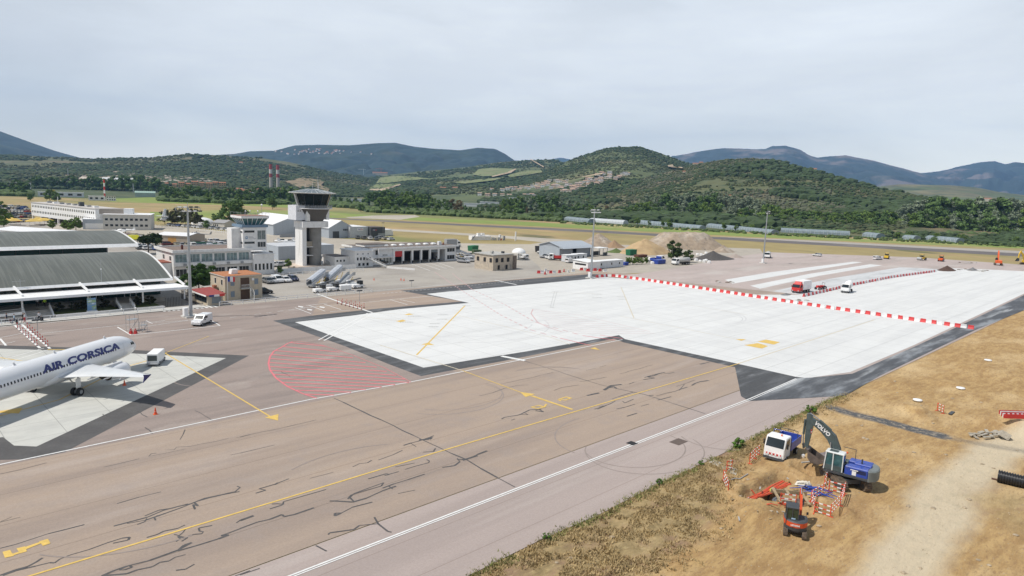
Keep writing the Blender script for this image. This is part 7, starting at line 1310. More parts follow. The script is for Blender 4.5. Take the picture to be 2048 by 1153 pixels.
# ---- yellow tent boat/plane cover behind the terminal
MB().fr(-4, 4, -1.6, 1.6, .4, -3.4, 3.4, -.3, .3, 2.0, mat('bright_yellow_cover', (.75, .7, .03), .6)).build('covered_aircraft', None, 'bright yellow cover over a parked machine behind the terminal roof', 'cover', loc=G(262, 481), rz=.5)
# ---- light masts
def mast(u, v, label, lamps):
    t = thing('light_mast', label, 'light mast', G(u, v, .02), .1); h = 20.6; MB().cyl((0, 0, 0), (0, 0, h), .34, STEEL, .16, n=12).build('pole', t); MB().box(-1.4, 1.4, -1.2, 1.2, 0, .3, mat('mast_base', (.6, .58, .54), .9)).build('base', t); MB().cb(-1.5, -.7, -.6, .2, .3, 1.9, WHITE, .05).build('switch_cabinet', t)
    MB().bar((-2.3, 0, h+.1), (2.3, 0, h+.1), .12, .12, STEEL).bar((-2.3, -.5, h-.6), (2.3, -.5, h-.6), .12, .12, STEEL).bar((-2.3, 0, h+.1), (-2.3, -.5, h-.6), .08, .08, STEEL).bar((2.3, 0, h+.1), (2.3, -.5, h-.6), .08, .08, STEEL).bar((0, -.5, h-.6), (0, 0, h+.1), .3, .2, STEEL).cyl((0, 0, h), (0, 0, h+1.1), .04, STEEL).build('head_frame', t)
    for i in range(lamps): MB().fr(-.22, .22, -.14, .14, -.16, -.3, .3, -.22, .22, .1, random.choice((WHITE, WHITE, DGREY))).build('floodlight', t, loc=(-2.1+i*4.2/(lamps-1), -.25 if i % 2 else -.65, h+(.25 if i % 2 else -.5)))
mast(382, 634, 'tall grey floodlight mast on the apron beside the beige house', 9); mast(1182, 557, 'tall grey floodlight mast at the corner of the new white concrete', 13); mast(1526, 527, 'tall grey floodlight mast out on the far pink apron', 9)
def post_lamp(u, v, h, label):
    t = thing('stand_guidance_post', label, 'post', G(u, v, .02)); MB().cyl((0, 0, 0), (0, 0, h), .05, STEEL).build('pole', t); MB().box(-.7, .7, -.1, .1, h-.1, h+.15, DGREY).build('head', t)
post_lamp(76, 672, 2.6, 'slim post with black double lamp head by the left crossing'); post_lamp(719, 603, 2.4, 'slim post with black double lamp head by the right crossing'); post_lamp(823, 574, 1.6, 'small post with black head on the forecourt edge'); post_lamp(766, 480, 8, 'thin lamp pole with white head beside the cargo sheds')
# ---- flexible red posts, cones
def proto_post():
    t = MB(); t.cyl((0, 0, 0), (0, 0, .06), .2, BLACK, n=10).cyl((0, 0, .06), (0, 0, 1.0), .055, RED, n=8); t.cyl((0, 0, .55), (0, 0, .68), .06, WHITE, n=8); return t
P_ = []
for i in range(8): P_.append(((35+i*5.6, 657+i*5.0), 'left side of the left crossing'))
for i in range(9): P_.append(((55+i*5.1, 657+i*4.6), 'right side of the left crossing'))
for i in range(7): P_.append(((675+i*8, 608+i*1.9), 'near side of the right crossing'))
for i in range(6): P_.append(((685+i*8.6, 606.5+i*1.9), 'far side of the right crossing'))
pp = None
for (q, w_) in P_:
    o = G(q[0], q[1], .02)
    if pp is None: pp = proto_post().build('marker_post', None, 'red flexible marker post on the '+w_, 'marker post', 'red posts, '+w_, loc=o)
    else: dup(pp, o, 0, 'red flexible marker post on the '+w_, 'red posts, '+w_)
def cone(p, label, s_=1.):
    t = MB(); t.box(-.2*s_, .2*s_, -.2*s_, .2*s_, 0, .05, ORG).cyl((0, 0, .05), (0, 0, .72*s_), .15*s_, mat('cone_orange', (.75, .09, .02), .5), .03*s_, n=12).cyl((0, 0, .3*s_), (0, 0, .45*s_), .105*s_, WHITE, .075*s_, n=12); return t.build('traffic_cone', None, label, 'traffic cone', loc=p)
cone(G(311, 829, .02), 'orange and white cone alone on the asphalt near the wing shadow', 1.1); cone(G(249, 771, .04), 'red cone under the airliner wing beside the engine', 1.); cone(G(802, 561, .01), 'red cone at the foot of the fire station retaining wall, left'); cone(G(808, 562, .01), 'red cone at the foot of the fire station retaining wall, middle'); cone(G(748, 561), 'red cone near the ramp above the tugs'); 
for i, (u, v) in enumerate(((262, 668), (271, 668))): 
    t = thing('wheel_chock_rack', ('left', 'right')[i]+' red chock rack beside the grey passenger steps', 'chocks', G(u, v, .02)); MB().cyl((0, 0, 0), (0, 0, .5), .3, RED, .12, n=8).build('cone', t); MB().path([(-.3, 0, .1), (0, 0, .9), (.3, 0, .1)], .05, RED).build('handle', t)
for i, (u, v, s_) in enumerate(((265, 661, 1.3), (287, 664, .8))):
    t = thing('service_steps', ('taller', 'shorter')[i]+' grey steel service steps standing near the red chocks', 'steps', G(u, v, .02), .3); b = MB(); h = 1.5*s_
    for x in (-.6, .6):
        for y_ in (-.4, .4): b.cyl((x*s_, y_*s_, 0), (x*s_, y_*s_, h+.6*s_), .035, STEEL, n=5)
    b.box(-.65*s_, .65*s_, -.45*s_, .45*s_, h-.05, h, STEEL); b.path([(-.6*s_, -.4*s_, h+.6*s_), (.6*s_, -.4*s_, h+.6*s_), (.6*s_, .4*s_, h+.6*s_), (-.6*s_, .4*s_, h+.6*s_)], .03, STEEL, 4); b.path([(-.6*s_, -.4*s_, .1), (.6*s_, -.4*s_, h)], .04, STEEL, 4); b.build('frame', t)
# ---- plastic barriers
def barrier_mesh(col): b = MB(); b.fr(-.56, .56, -.26, .26, 0, -.54, .54, -.1, .1, .42, col).fr(-.54, .54, -.1, .1, .42, -.54, .54, -.08, .08, .8, col); return b
BR = mat('barrier_red', (.62, .05, .05), .45); BW = mat('barrier_white', (.74, .74, .73), .45); bp_ = {}
def barrier(p, rz, c, where, sc=1.):
    if c not in bp_: o = bp_[c] = barrier_mesh(BR if c == 'red' else BW).build('plastic_barrier', None, '', 'barrier', None, None, p, rz)
    else: o = dup(bp_[c], p, rz)
    o['label'] = '%s water-filled plastic barrier in the %s' % (c, where); o['group'] = '%s barriers, %s' % (c, where); o.scale = (sc, sc, sc); return o
def brow(pts, where, step=1.12, sc=1., z=.03):
    P_ = [G(*q, z) for q in pts]; k = 0
    for a, c in zip(P_[:-1], P_[1:]):
        d = c-a; n = max(1, int(round(d.length/step))); ang = math.atan2(d.y, d.x)
        for i in range(n): barrier(a+d*((i+.5)/n)+Vector((random.uniform(-.05, .05), random.gauss(0, .09), 0)), ang+random.gauss(0, .07), 'red' if k % 2 == 0 else 'white', where, sc); k += 1
brow([(1192, 556), (1215, 553.5), (1231, 554), (1290, 562), (1454, 587), (1545, 601), (1700, 624), (1947, 659)], 'long row across the white concrete')
brow([(1606, 594), (1627, 590), (1700, 572.5), (1780, 556.5), (1872, 544)], 'second row behind the lorries', 1.35, 1.)
for i, (u, v, c) in enumerate(((1078, 547, 'red'), (1084, 547, 'white'), (1090, 549, 'red'), (1096, 546, 'white'), (1102, 547, 'red'), (1108, 547, 'white'), (1119, 546, 'red'), (1128, 544, 'red'), (1136, 545, 'white'), (1146, 544, 'white'), (1163, 541, 'red'), (1170, 541, 'white'), (1176, 543, 'red'), (1190, 542, 'red'), (1200, 543, 'red'), (1210, 544, 'white'), (1091, 543, 'white'))):
    barrier(G(u, v, .03), random.uniform(-.6, .6), c, 'loose heap at the apron corner', 1.1)
pedestrians()
# ================================================================ CONSTRUCTION SITE
def prism_path(mb, pts, w, mt, th):
    """box-section boom through x,z points with thickness th per point"""
    up_ = []; lo = []
    for i, (x, z) in enumerate(pts):
        a = pts[max(0, i-1)]; c = pts[min(len(pts)-1, i+1)]; d = Vector((c[0]-a[0], c[1]-a[1])).normalized(); n = Vector((-d.y, d.x)); up_.append((x+n.x*th[i]/2, z+n.y*th[i]/2)); lo.append((x-n.x*th[i]/2, z-n.y*th[i]/2))
    for i in range(len(pts)-1):
        q = [lo[i], lo[i+1], up_[i+1], up_[i]]; mb.add([(x, y, z) for y in (-w/2, w/2) for x, z in q], [(3, 2, 1, 0), (4, 5, 6, 7), (0, 1, 5, 4), (1, 2, 6, 5), (2, 3, 7, 6), (3, 0, 4, 7)], mt)
TRK = mat('dusty_track', (.16, .12, .085), .85, var=.5, sc=4)
def crawler(t, L_, gauge, h, w, rz, rollers=5):
    for s_ in (1, -1):
        b = MB(); r = h/2; n = 8; prof = [(L_/2-r+r*math.sin(a), r+r*math.cos(a)) for a in [math.pi*k/n for k in range(n+1)]]+[(-L_/2+r-r*math.sin(a), r-r*math.cos(a)) for a in [math.pi*k/n for k in range(n+1)]]
        y = s_*gauge/2; b.loft([[(x, y-w/2, z) for x, z in prof], [(x, y+w/2, z) for x, z in prof]], TRK, smooth=False)
        k = 0.; P_ = prof+[prof[0]]; 
        for a, c in zip(P_[:-1], P_[1:]):
            ln = math.hypot(c[0]-a[0], c[1]-a[1]); m_ = max(1, int(ln/.22))
            for i in range(m_): f = (i+.5)/m_; x, z = a[0]+(c[0]-a[0])*f, a[1]+(c[1]-a[1])*f; cx_ = min(max(x, -L_/2+r), L_/2-r); d = Vector((x-cx_, z-r)); d = d.normalized() if d.length > .05 else Vector((0, 1 if z > r else -1)); b.bar((x+d.x*.02, y-w/2-.01, z+d.y*.02), (x+d.x*.02, y+w/2+.01, z+d.y*.02), .07, .07, TRK)
        for i in range(rollers): x = -L_/2+r+(L_-2*r)*i/(rollers-1); b.cyl((x, y-w/2-.03, r*.8), (x, y+w/2+.03, r*.8), r*.45, DGREY, n=10)
        o = b.build('crawler_track', t); o.rotation_euler = (0, 0, rz)
def bucket(par, x, z, w, s_, mt, ang=0., fl=1):
    b = MB(); pr = [(-.0, .0), (.25, -.15), (.2, -.75), (.45, -1.15), (.95, -1.25), (1.5, -1.0)]; c, s2 = math.cos(ang), math.sin(ang); tr = lambda q: (x+fl*(q[0]*c-q[1]*s2)*s_, z+(q[0]*s2+q[1]*c)*s_)
    P_ = [tr(q) for q in pr]; top_ = [tr(q) for q in ((.25, -.15), (1.5, -1.0))]
    for a, d in zip(P_[:-1], P_[1:]): b.bar((a[0], 0, a[1]), (d[0], 0, d[1]), w, .06*s_+.02, mt)
    for y in (-w/2, w/2): b.add([(q[0], y, q[1]) for q in P_[1:]]+[(q[0], y+.03*(1 if y > 0 else -1), q[1]) for q in P_[1:]], [tuple(range(5)), tuple(range(5, 10))], mt)
    for k in range(5): y = -w/2+.08+k*(w-.16)/4; q = tr((1.5, -1.)); q2 = tr((1.75, -.85)); b.bar((q[0], y, q[1]), (q2[0], y, q2[1]), .08, .07, mt)
    return b.build('bucket', par)
def big_excavator():
    GB = mat('boom_grey', (.07, .095, .095), .5, var=.25, sc=1.5, layers=[((.2, .16, .11), (1, 1, 1), .6, .75, .6)]); p = Vector((66.0, 21.7, 0)); p.z = Hs(p.x, p.y)-.03
    t = thing('excavator', 'large crawler excavator with dark grey boom, white cab and blue engine cover', 'excavator', p, math.radians(98)); rz = math.radians(49-98)
    crawler(t, 4.1, 2.3, .95, .6, rz, 7); b = MB(); b.box(-1.2, 1.2, -1., 1., .45, .85, DGREY).cyl((0, 0, .8), (0, 0, 1.15), .75, DGREY, n=20); o = b.build('undercarriage', t); o.rotation_euler = (0, 0, rz)
    # upper structure
    b = MB(); b.cb(-2.2, 1.7, -1.3, 1.3, 1.15, 1.4, DGREY, .05).build('deck', t)
    b = MB(); b.cb(-2.1, -.1, .35, 1.3, 1.4, 2.2, BLUE, .08).cb(-2.1, -.1, -1.3, -.3, 1.4, 2.2, BLUE, .08).cb(-2.15, -.7, -.3, .35, 1.4, 2.3, BLUE, .06).cb(-.05, 1.2, -1.3, -.5, 1.4, 1.95, GB, .05); b.build('engine_cover', t)
    for i in range(5): MB().box(-1.9, -.9, 1.3, 1.32, 1.7+i*.07, 1.73+i*.07, BLACK).build('grille', t)
    b = MB(); pts = [(-2.1, 1.35), (-2.2, 1.3), (-2.62, .9), (-2.78, .3), (-2.78, -.3), (-2.62, -.9), (-2.2, -1.3), (-2.1, -1.35)]; b.loft([[(x, y, z) for x, y in pts] for z in (1.15, 2.05)], mat('counterweight_grey', (.17, .19, .185), .55, var=.15)); b.loft([[(x, y, 2.05) for x, y in pts], [(x*.97, y*.94, 2.15) for x, y in pts]], mat('counterweight_grey')).build('counterweight', t)
    c = MB(); z0, z1 = 1.42, 3.05; y0, y1 = .38, 1.32; x0, x1 = .05, 1.75; cabm = mat('cab_white', (.62, .65, .64), .5)
    for (x, y) in ((x0, y0), (x0, y1), (x1-.1, y0), (x1-.1, y1), (x0+.85, y1)): c.bar((x+.04, y, z0), (x+(-.12 if x > 1 else 0)+.04, y*.98+.02, z1), .09, .09, cabm)
    c.cb(x0-.05, x1-.1, y0-.04, y1+.02, z1, z1+.12, cabm, .05).box(x0+.55, x1-.4, y0+.15, y1-.2, z1+.12, z1+.14, GB).box(x0, x1-.03, y0, y1, z0, z0+.5, GB).build('cab', t)
    MB().fr(x0+.03, x1-.12, y0+.03, y1-.03, z0+.5, x0+.03, x1-.24, y0+.05, y1-.03, z1, mat('cab_glazing', (.05, .12, .13), .08, var=.5, sc=1.5)).build('windows', t)
    b = MB(); prism_path(b, [(.7, 1.7), (1.0, 3.1), (1.5, 4.1), (2.35, 4.8), (3.5, 5.4)], .46, GB, [.55, .75, .85, .7, .45]); boom = b.build('boom', t)
    b = MB()
    for s_ in (1, -1): b.cyl((1.2, s_*.33, 1.6), (1.4, s_*.33, 2.8), .1, GB).cyl((1.4, s_*.33, 2.8), (1.5, s_*.33, 3.7), .055, SILV)
    b.cyl((1.6, 0, 4.75), (2.7, 0, 5.5), .12, GB).cyl((2.7, 0, 5.5), (3.62, 0, 6.0), .06, SILV).build('hydraulic_cylinder', t)
    b = MB(); prism_path(b, [(3.75, 5.95), (3.52, 5.35), (3.6, 4.1), (3.66, 2.6)], .36, GB, [.3, .7, .55, .3]); arm = b.build('arm', t); MB().cyl((4.0, 0, 5.3), (4.05, 0, 3.8), .1, GB).cyl((4.05, 0, 3.8), (4.0, 0, 2.9), .055, SILV).build('hydraulic_cylinder', t); MB().bar((3.66, 0, 2.8), (4.05, 0, 2.8), .3, .12, DGREY).bar((4.0, 0, 2.9), (3.9, 0, 2.4), .3, .12, DGREY).build('linkage', t)
    MB().box(3.3, 3.36, -.2, .2, 4.1, 4.5, RED).box(3.28, 3.34, -.2, .2, 4.2, 4.3, WHITE).build('warning_plate', arm)
    bm_ = mat('worn_bucket_steel', (.17, .14, .12), .5, .3, var=.4, sc=2); bucket(t, 3.66, 2.6, 1.25, 1.15, bm_, math.radians(8), -1).rotation_euler = (0, 0, 0)
    for s_ in (1, -1):
        me = sign_text('VOLVO', boom, (0, 0, 0), (0, 0, 0), .5, WHITE, sx=1.0, bold=.02); a = math.atan2(.75, 1.3)
        me.location = (2.35, s_*.25, 4.78); me.rotation_euler = (math.pi/2, -.6 if s_ < 0 else .6, 0 if s_ < 0 else math.pi)
    MB().box(-1.1, -.75, 1.31, 1.33, 1.45, 1.85, WHITE).build('sticker', t); MB().box(-1.25, -.6, 1.315, 1.33, 1.9, 1.98, WHITE).build('sticker', t)
    MB().cyl((-.05, .7, 2.2), (-.05, .7, 2.35), .06, BLACK).sph((-.1, .75, 3.25), .1, ORG, 8).build('beacon', t); MB().path([(-.5, -1.1, 2.2), (-.5, -1.1, 3.1), (.6, -1.1, 3.1)], .03, DGREY).build('handrail', t); MB().cyl((-1.3, .1, 2.2), (-1.3, .1, 2.75), .07, DGREY).build('exhaust', t)
big_excavator()
def mini_excavator():
    OR = mat('excavator_orange', (.62, .075, .015), .5, var=.15, layers=[((.3, .2, .12), (2, 2, 1), .56, .74, .5)]); p = Vector((52.9, 20.7, 0)); p.z = Hs(p.x, p.y)-.02; t = thing('excavator', 'small orange crawler excavator with dark cab seen from behind', 'excavator', p, math.radians(27)); t.scale = (.86,)*3
    crawler(t, 2.3, 1.6, .55, .36, math.radians(-4), 5); MB().box(-.5, .5, -.7, .7, .25, .5, DGREY).cyl((0, 0, .45), (0, 0, .62), .42, DGREY, n=16).build('undercarriage', t)
    n = 12; ring = lambda r, z: [(r*math.cos(a)*1.0, r*.98*math.sin(a), z) for a in [math.pi/2+math.pi*k/n for k in range(n+1)]]+[(.75, -r*.98, z), (.75, r*.98, z)]
    b = MB(); b.loft([ring(1.0, .62), ring(1.04, .95)], DGREY, smooth=False).build('deck', t); b = MB(); b.loft([ring(1.05, .95), ring(1.05, 1.4)], OR, smooth=False).loft([ring(1.05, 1.4), ring(.93, 1.5)], DGREY, smooth=False); cw = b.build('counterweight', t)
    c = MB(); x0, x1, y0, y1, z0, z1 = -.55, .65, -.12, .88, 1.5, 2.55
    c.cb(x0-.04, x1+.06, y0-.05, y1+.05, z1, z1+.12, mat('cab_dark', (.05, .055, .06), .5), .04)
    for x, y in ((x0, y0), (x0, y1), (x1, y0), (x1, y1), (x0, (y0+y1)/2)): c.box(x-.04, x+.04, y-.04, y+.04, 1., z1, mat('cab_dark'))
    c.box(x0, x1, y0, y1, 1.4, 1.6, mat('cab_dark')).build('cab', t); MB().box(x0+.02, x1-.02, y0+.02, y1-.02, 1.6, z1, mat('cab_green_glass', (.04, .06, .035), .1, var=.5, sc=2)).build('windows', t)
    b = MB(); prism_path(b, [(.8, .9), (1.15, 1.9), (1.75, 2.75), (2.6, 3.25)], .2, OR, [.2, .26, .28, .2]); b.T = None; bo = b.build('boom', t); bo.location = (0, -.45, 0); b = MB(); prism_path(b, [(2.5, 3.4), (2.7, 3.1), (2.9, 1.9)], .18, OR, [.15, .26, .16]); b.build('arm', t).location = (0, -.45, 0)
    MB().cyl((1.1, -.45, 1.1), (1.6, -.45, 2.3), .055, DGREY).cyl((1.9, -.45, 3.1), (2.5, -.45, 3.5), .05, SILV).build('hydraulic_cylinder', t); bucket(t, 2.9, 1.95, .6, .55, mat('worn_bucket_steel'), math.radians(-150)).location = (0, -.45, 0)
    b = MB(); b.bar((1.2, -.8, .35), (1.2, .8, .35), .12, .4, DGREY).bar((.4, 0, .3), (1.2, 0, .3), .5, .12, DGREY).build('dozer_blade', t)
    o = sign_text('HITACHI', cw, (-1.065, .12, 1.17), (math.pi/2, 0, -math.pi/2), .2, WHITE, bold=.01); MB().box(-.6, -.59, .1, .45, 1.55, 1.68, mat('pale_blue_plate', (.4, .55, .7), .4)).build('plate', t); MB().path([(.6, -.8, 1.0), (.6, -.95, 1.8)], .02, DGREY).box(.55, .62, -1.08, -.9, 1.7, 1.95, BLACK).build('mirror', t)
mini_excavator()
def small_tipper():
    a = GS(1532, 918); c = GS(1560, 927); f = (a+c)/2; hd = math.radians(186); p = f-Vector((math.cos(hd), math.sin(hd), 0))*2.7; p.z = Hs(p.x, p.y)-.02
    t = truck(p, hd, 'small white-cabbed truck with blue tipper body facing the trench', WHITE, 'tipper', BLUE, L_=5.4, W_=2.0)
    MB().box(2.71, 2.74, -.75, .75, .82, 1.0, RED).build('hazard_stripe', t)
    for i in range(4): MB().box(2.735, 2.76, -.6+i*.36, -.45+i*.36, .82, 1.0, WHITE).build('hazard_stripe', t)
    MB().path([(.4, -.9, 2.3), (.4, -.9, 2.75), (.4, .9, 2.75), (.4, .9, 2.3)], .035, BLUE).path([(-1.6, -.9, 1.7), (-1.6, -.9, 2.4), (-1.6, .9, 2.4), (-1.6, .9, 1.7)], .035, DGREY).build('rack', t); MB().box(-1.2, -.3, -.5, .4, 1.05, 1.6, ORG).box(-.2, .2, .2, .7, 1.05, 1.9, YEL).build('load', t); MB().cyl((1.6, .3, 2.6), (1.6, .3, 2.75), .08, ORG).build('beacon', t)
small_tipper()
# trench contents
def conduits():
    OC = mat('orange_conduit', (.62, .1, .045), .5, var=.15, sc=3); a = GS(1500, 1000, .1); c = GS(1573, 960, .1)
    for i in range(9):
        off = (i-4)*.085; n = Vector((-(c-a).y, (c-a).x, 0)).normalized(); P_ = []
        for k in range(13):
            f = k/12; q = a+(c-a)*f+n*(off*(.6+.9*f)+.06*math.sin(f*9+i)); q.z = max(Hs(q.x, q.y)+.08, -.32+.5*f)+.06*(i % 2)+.5*max(0, .1-f); P_.append(q)
        MB().path(P_, .055, OC, 8).build('conduit', None, 'orange cable conduit in the bundle laid along the trench', 'conduit', 'orange conduits in the trench')
    a = GS(1495, 978, .1); c = GS(1512, 992, .1); MB().path([a, (a+c)/2+Vector((0, 0, .2)), c], .05, OC, 8).build('conduit', None, 'short orange conduit end branching off at the left of the trench', 'conduit')
conduits()
def trench_bits():
    WD = mat('timber', (.36, .27, .16), .85, var=.3, sc=3); o = GS(1582, 1000); o.z = .05; t = thing('trench_frame', 'timber frame of boards over a dark pit beside the white geotextile', 'timber frame', o, math.radians(-52)); t.scale = (1.25,)*3
    for y in (-.9, .9): MB().bar((-1.2, y, .3), (1.3, y, .3), .08, .3, WD).build('board', t)
    for x in (-1.0, -.1, .9): MB().bar((x, -1.2, .42), (x, 1.2, .42), .18, .07, WD).build('board', t)
    MB().box(-.9, .7, -.75, -.1, -.1, .3, mat('concrete_box', (.3, .28, .24), .9)).build('concrete_box', t)
    # crumpled white sheet, grey sheet, dark pipe
    def cloth(o, L_, W_, H_, mt, label, name, rz, seed):
        n = 16; g = np.random.default_rng(seed); b = MB(); V = []
        for i in range(n):
            for j in range(n): x, y = (i/(n-1)-.5)*L_, (j/(n-1)-.5)*W_; x += .25*float(fbm(np.array(i*.3+seed), np.array(j*.3), 3)); V.append((x, y+.4*math.sin(i*.4+seed), H_*(1-abs(j/(n-1)-.5)*1.6)*(.6+1.6*abs(float(fbm(np.array(i*.5+seed), np.array(j*.5+3), 3))))+.02))
        b.add(V, [(i*n+j, i*n+j+1, (i+1)*n+j+1, (i+1)*n+j) for i in range(n-1) for j in range(n-1)], mt, True); b.build(name, None, label, 'sheeting', loc=o, rz=rz)
    cloth(GS(1600, 985, .05), 2.6, .9, .5, mat('geotextile', (.66, .62, .54), .9), 'crumpled white geotextile at the end of the timber frame', 'geotextile_sheet', -.2, 1); cloth(GS(1609, 975, .1), 1., .7, .7, mat('geotextile'), 'small white cloth bundle standing above the blue conduits', 'geotextile_sheet', 1., 2); cloth(GS(1550, 1007, .1), 2.2, .8, .45, mat('grey_tarp', (.14, .16, .18), .5), 'dark grey plastic sheet in front of the timber frame', 'tarpaulin', -.3, 3)
    q = GS(1652, 912); cloth(q, 1.6, 1.1, .35, mat('grey_brown_tarp', (.2, .17, .17), .8), 'grey-brown sheet lying on the sand behind the excavator bucket', 'tarpaulin', .5, 5)
    BC = mat('blue_conduit', (.03, .08, .42), .5)
    r_ = random.Random(4); c0 = GS(1630, 995)
    for i in range(14):
        a = r_.uniform(-.5, .9); q = c0+Vector((r_.uniform(-1.3, 1.3)*.6, r_.uniform(-1.2, 1.2), 0)); d = Vector((math.cos(a-1.0), math.sin(a-1.0), 0))*r_.uniform(.6, 1.1); z = Hs(q.x, q.y)+.15+r_.random()*.45
        MB().path([q-d+Vector((0, 0, z)), q+Vector((0, 0, z+.12)), q+d+Vector((0, 0, z-.05))], .04, BC, 6).build('conduit', None, 'blue conduit piece in the tangled pile beside the trench', 'conduit', 'blue conduits piled by the trench')
    for i, (u, v, L_, rz) in enumerate(((1604, 913, .9, .3), (1622, 925, 2.2, -.5), (1590, 922, 1.2, 1.2))): MB().box(-L_/2, L_/2, -.08, .08, .02, .1, (WD, CONC, WD)[i]).build('plank', None, ('short plank beside the white bucket', 'long pale plank below the excavator bucket', 'thin plank behind the small truck')[i], 'plank', loc=GS(u, v, .05), rz=rz)
    q = GS(1606, 916); MB().cyl((0, 0, 0), (0, 0, .32), .14, WHITE, .17, n=14).path([(-.16, 0, .32), (0, 0, .5), (.16, 0, .32)], .01, STEEL, 4).build('bucket', None, 'small white plastic bucket on the sand behind the truck', 'bucket', loc=q)
    q = GS(1644, 947); MB().path([(0, 0, 0), (0, 0, .9)], .06, RED).build('marker_post', None, 'short red stake in the shadow of the excavator', 'stake', loc=q)
    q = GS(1496, 950); MB().path([q+Vector((0, 0, .1)), GS(1480, 958, .12), GS(1470, 957, .1), GS(1462, 960, .1)], .05, mat('grey_duct', (.3, .3, .3), .6)).build('duct', None, 'loose grey duct snaking over the spoil left of the trench', 'duct')
trench_bits()
worker = person(Vector((*GS(1537, 988).xy, Hs(*GS(1537, 988).xy)+.05)), math.radians(-35), dict(pelvis=(0, 0, .9), chest=(.32, 0, 1.12), neck=(.46, 0, 1.18), head=(.58, 0, 1.16), lsh=(.38, .19, 1.12), rsh=(.38, -.19, 1.12), lel=(.42, .25, .85), rel=(.46, -.22, .85), lwr=(.55, .2, .62), rwr=(.6, -.15, .62), lhip=(0, .1, .86), rhip=(0, -.1, .86), lkn=(.12, .14, .47), rkn=(.02, -.14, .47), lan=(.05, .15, .08), ran=(-.12, -.15, .08), ltoe=(.22, .16, .04), rtoe=(.06, -.16, .04), fwd=(1, 0, 0)), CLG, CLB, 'person in yellow hi-vis jacket and dark trousers bending over the orange conduits', cap=mat('dark_cap', (.05, .04, .04), .8))
person(GS(1700, 955, .0)+Vector((0, 0, 0)), 0, stand(stride=.02), CLB, CLB, 'x') if False else None
person(G(86, 634, .12)+Vector((1.2, 4.8, .9)), 2.2, stand(stride=.05), CLG, CLB, 'person in lime hi-vis vest standing at the top of the terminal steps'); person(G(72, 634, .12)+Vector((1.2, 5.2, .9)), 1.4, stand(stride=.1), CLW, CLB, 'person in white shirt entering the dark terminal doorway')
# red and white mesh barrier panels
def panel(a, c, label, group, colw=WHITE, colr=ORG, h=1.0, lean=0.):
    a = Vector(a); c = Vector(c); d = c-a; L_ = d.length; t = thing('site_barrier', label, 'barrier', a, math.atan2(d.y, d.x), group); s_ = mat('safety_orange', (.7, .09, .04), .5)
    b = MB()
    for x in (0, L_): b.box(x-.03, x+.03, -.03, .03, 0, h+.1, s_).box(x-.04, x+.04, -.25, .25, 0, .05, s_)
    b.build('post', t)
    for z in (.25, .6, h): 
        b = MB(); k = max(2, int(L_/.28))
        for i in range(k): b.box(L_*i/k, L_*(i+1)/k, -.02, .02, z-.045, z+.045, (s_, colw)[i % 2])
        b.build('rail', t)
    t.rotation_euler[0] = lean
def barrier_ring(pts, where, gr, close=True):
    P_ = [GS(u, v) for u, v in pts]
    for i, (a, c) in enumerate(zip(P_, P_[1:]+P_[:1])):
        if not close and i == len(P_)-1: break
        panel(a, c, 'orange and white safety barrier panel '+where, gr)
barrier_ring([(1622, 1005), (1628, 1027), (1660, 1034), (1680, 1012), (1688, 992), (1658, 983)], 'in the ring round the small pit', 'barrier panels round the small pit'); barrier_ring([(1499, 928), (1509, 918), (1518, 910)], 'behind the small truck', 'barrier panels behind the small truck', False)
barrier_ring([(1453, 944), (1463, 940)], 'at the left end of the spoil', 'barrier panels at the left end', False); barrier_ring([(1648, 975), (1654, 955)], 'leaning toward the big excavator', 'barrier panel near the big excavator', False); barrier_ring([(1560, 1010), (1590, 1016)], 'in front of the timber frame', 'barrier panels at the timber frame', False); barrier_ring([(1446, 962), (1456, 984)], 'fallen against the pale spoil', 'barrier panel on the pale spoil', False); barrier_ring([(1874, 822), (1886, 828)], 'standing by the dug hole beyond the asphalt strip', 'barrier panel by the far hole', False)
t = thing('mesh_barrier_stack', 'stack of red and white plastic barriers lying at the right edge', 'barrier', GS(2028, 836, .4), -.75)
for k in range(5):
    b = MB()
    for i in range(12): b.box(-1.6+i*.27, -1.33+i*.27, -.5+k*.2, -.4+k*.2, .05+.06*k, .55+.06*k, (RED, WHITE)[(i*(k % 3 > 0)+k) % 2] if k % 2 else RED)
    b.build('panel', t)
# corrugated pipe
a = GS(1996, 952, .55); c = GS(2130, 985, .55); c.z = a.z; t = thing('corrugated_pipe', 'large black corrugated drain pipe lying at the right edge of the sand', 'pipe', a); d = (c-a); L_ = d.length; d.normalize(); b = MB(); R = []; n = 28; side = d.orthogonal().normalized(); up2 = d.cross(side); k = 0.
while k < L_: R += [(k, .6), (k+.09, .6), (k+.12, .52), (k+.18, .52)]; k += .21
b.loft([[tuple(d*x+(side*math.cos(q)+up2*math.sin(q))*r) for q in [2*math.pi*i/n for i in range(n)]] for x, r in R], mat('black_plastic', (.02, .02, .022), .35), cap=False, smooth=False); b.build('pipe_wall', t); MB().cyl(tuple(d*.02), tuple(d*3), .47, BLACK, n=20, cap=False).cyl(tuple(d*1.4), tuple(d*1.45), .47, BLACK, n=20).build('pipe_bore', t)
a2 = GS(1983, 957, .1); MB().path([a2, a2+d*1.2], .09, mat('rusty_steel', (.12, .06, .04), .8)).build('steel_tube', None, 'short rusty tube end beside the black corrugated pipe', 'tube')
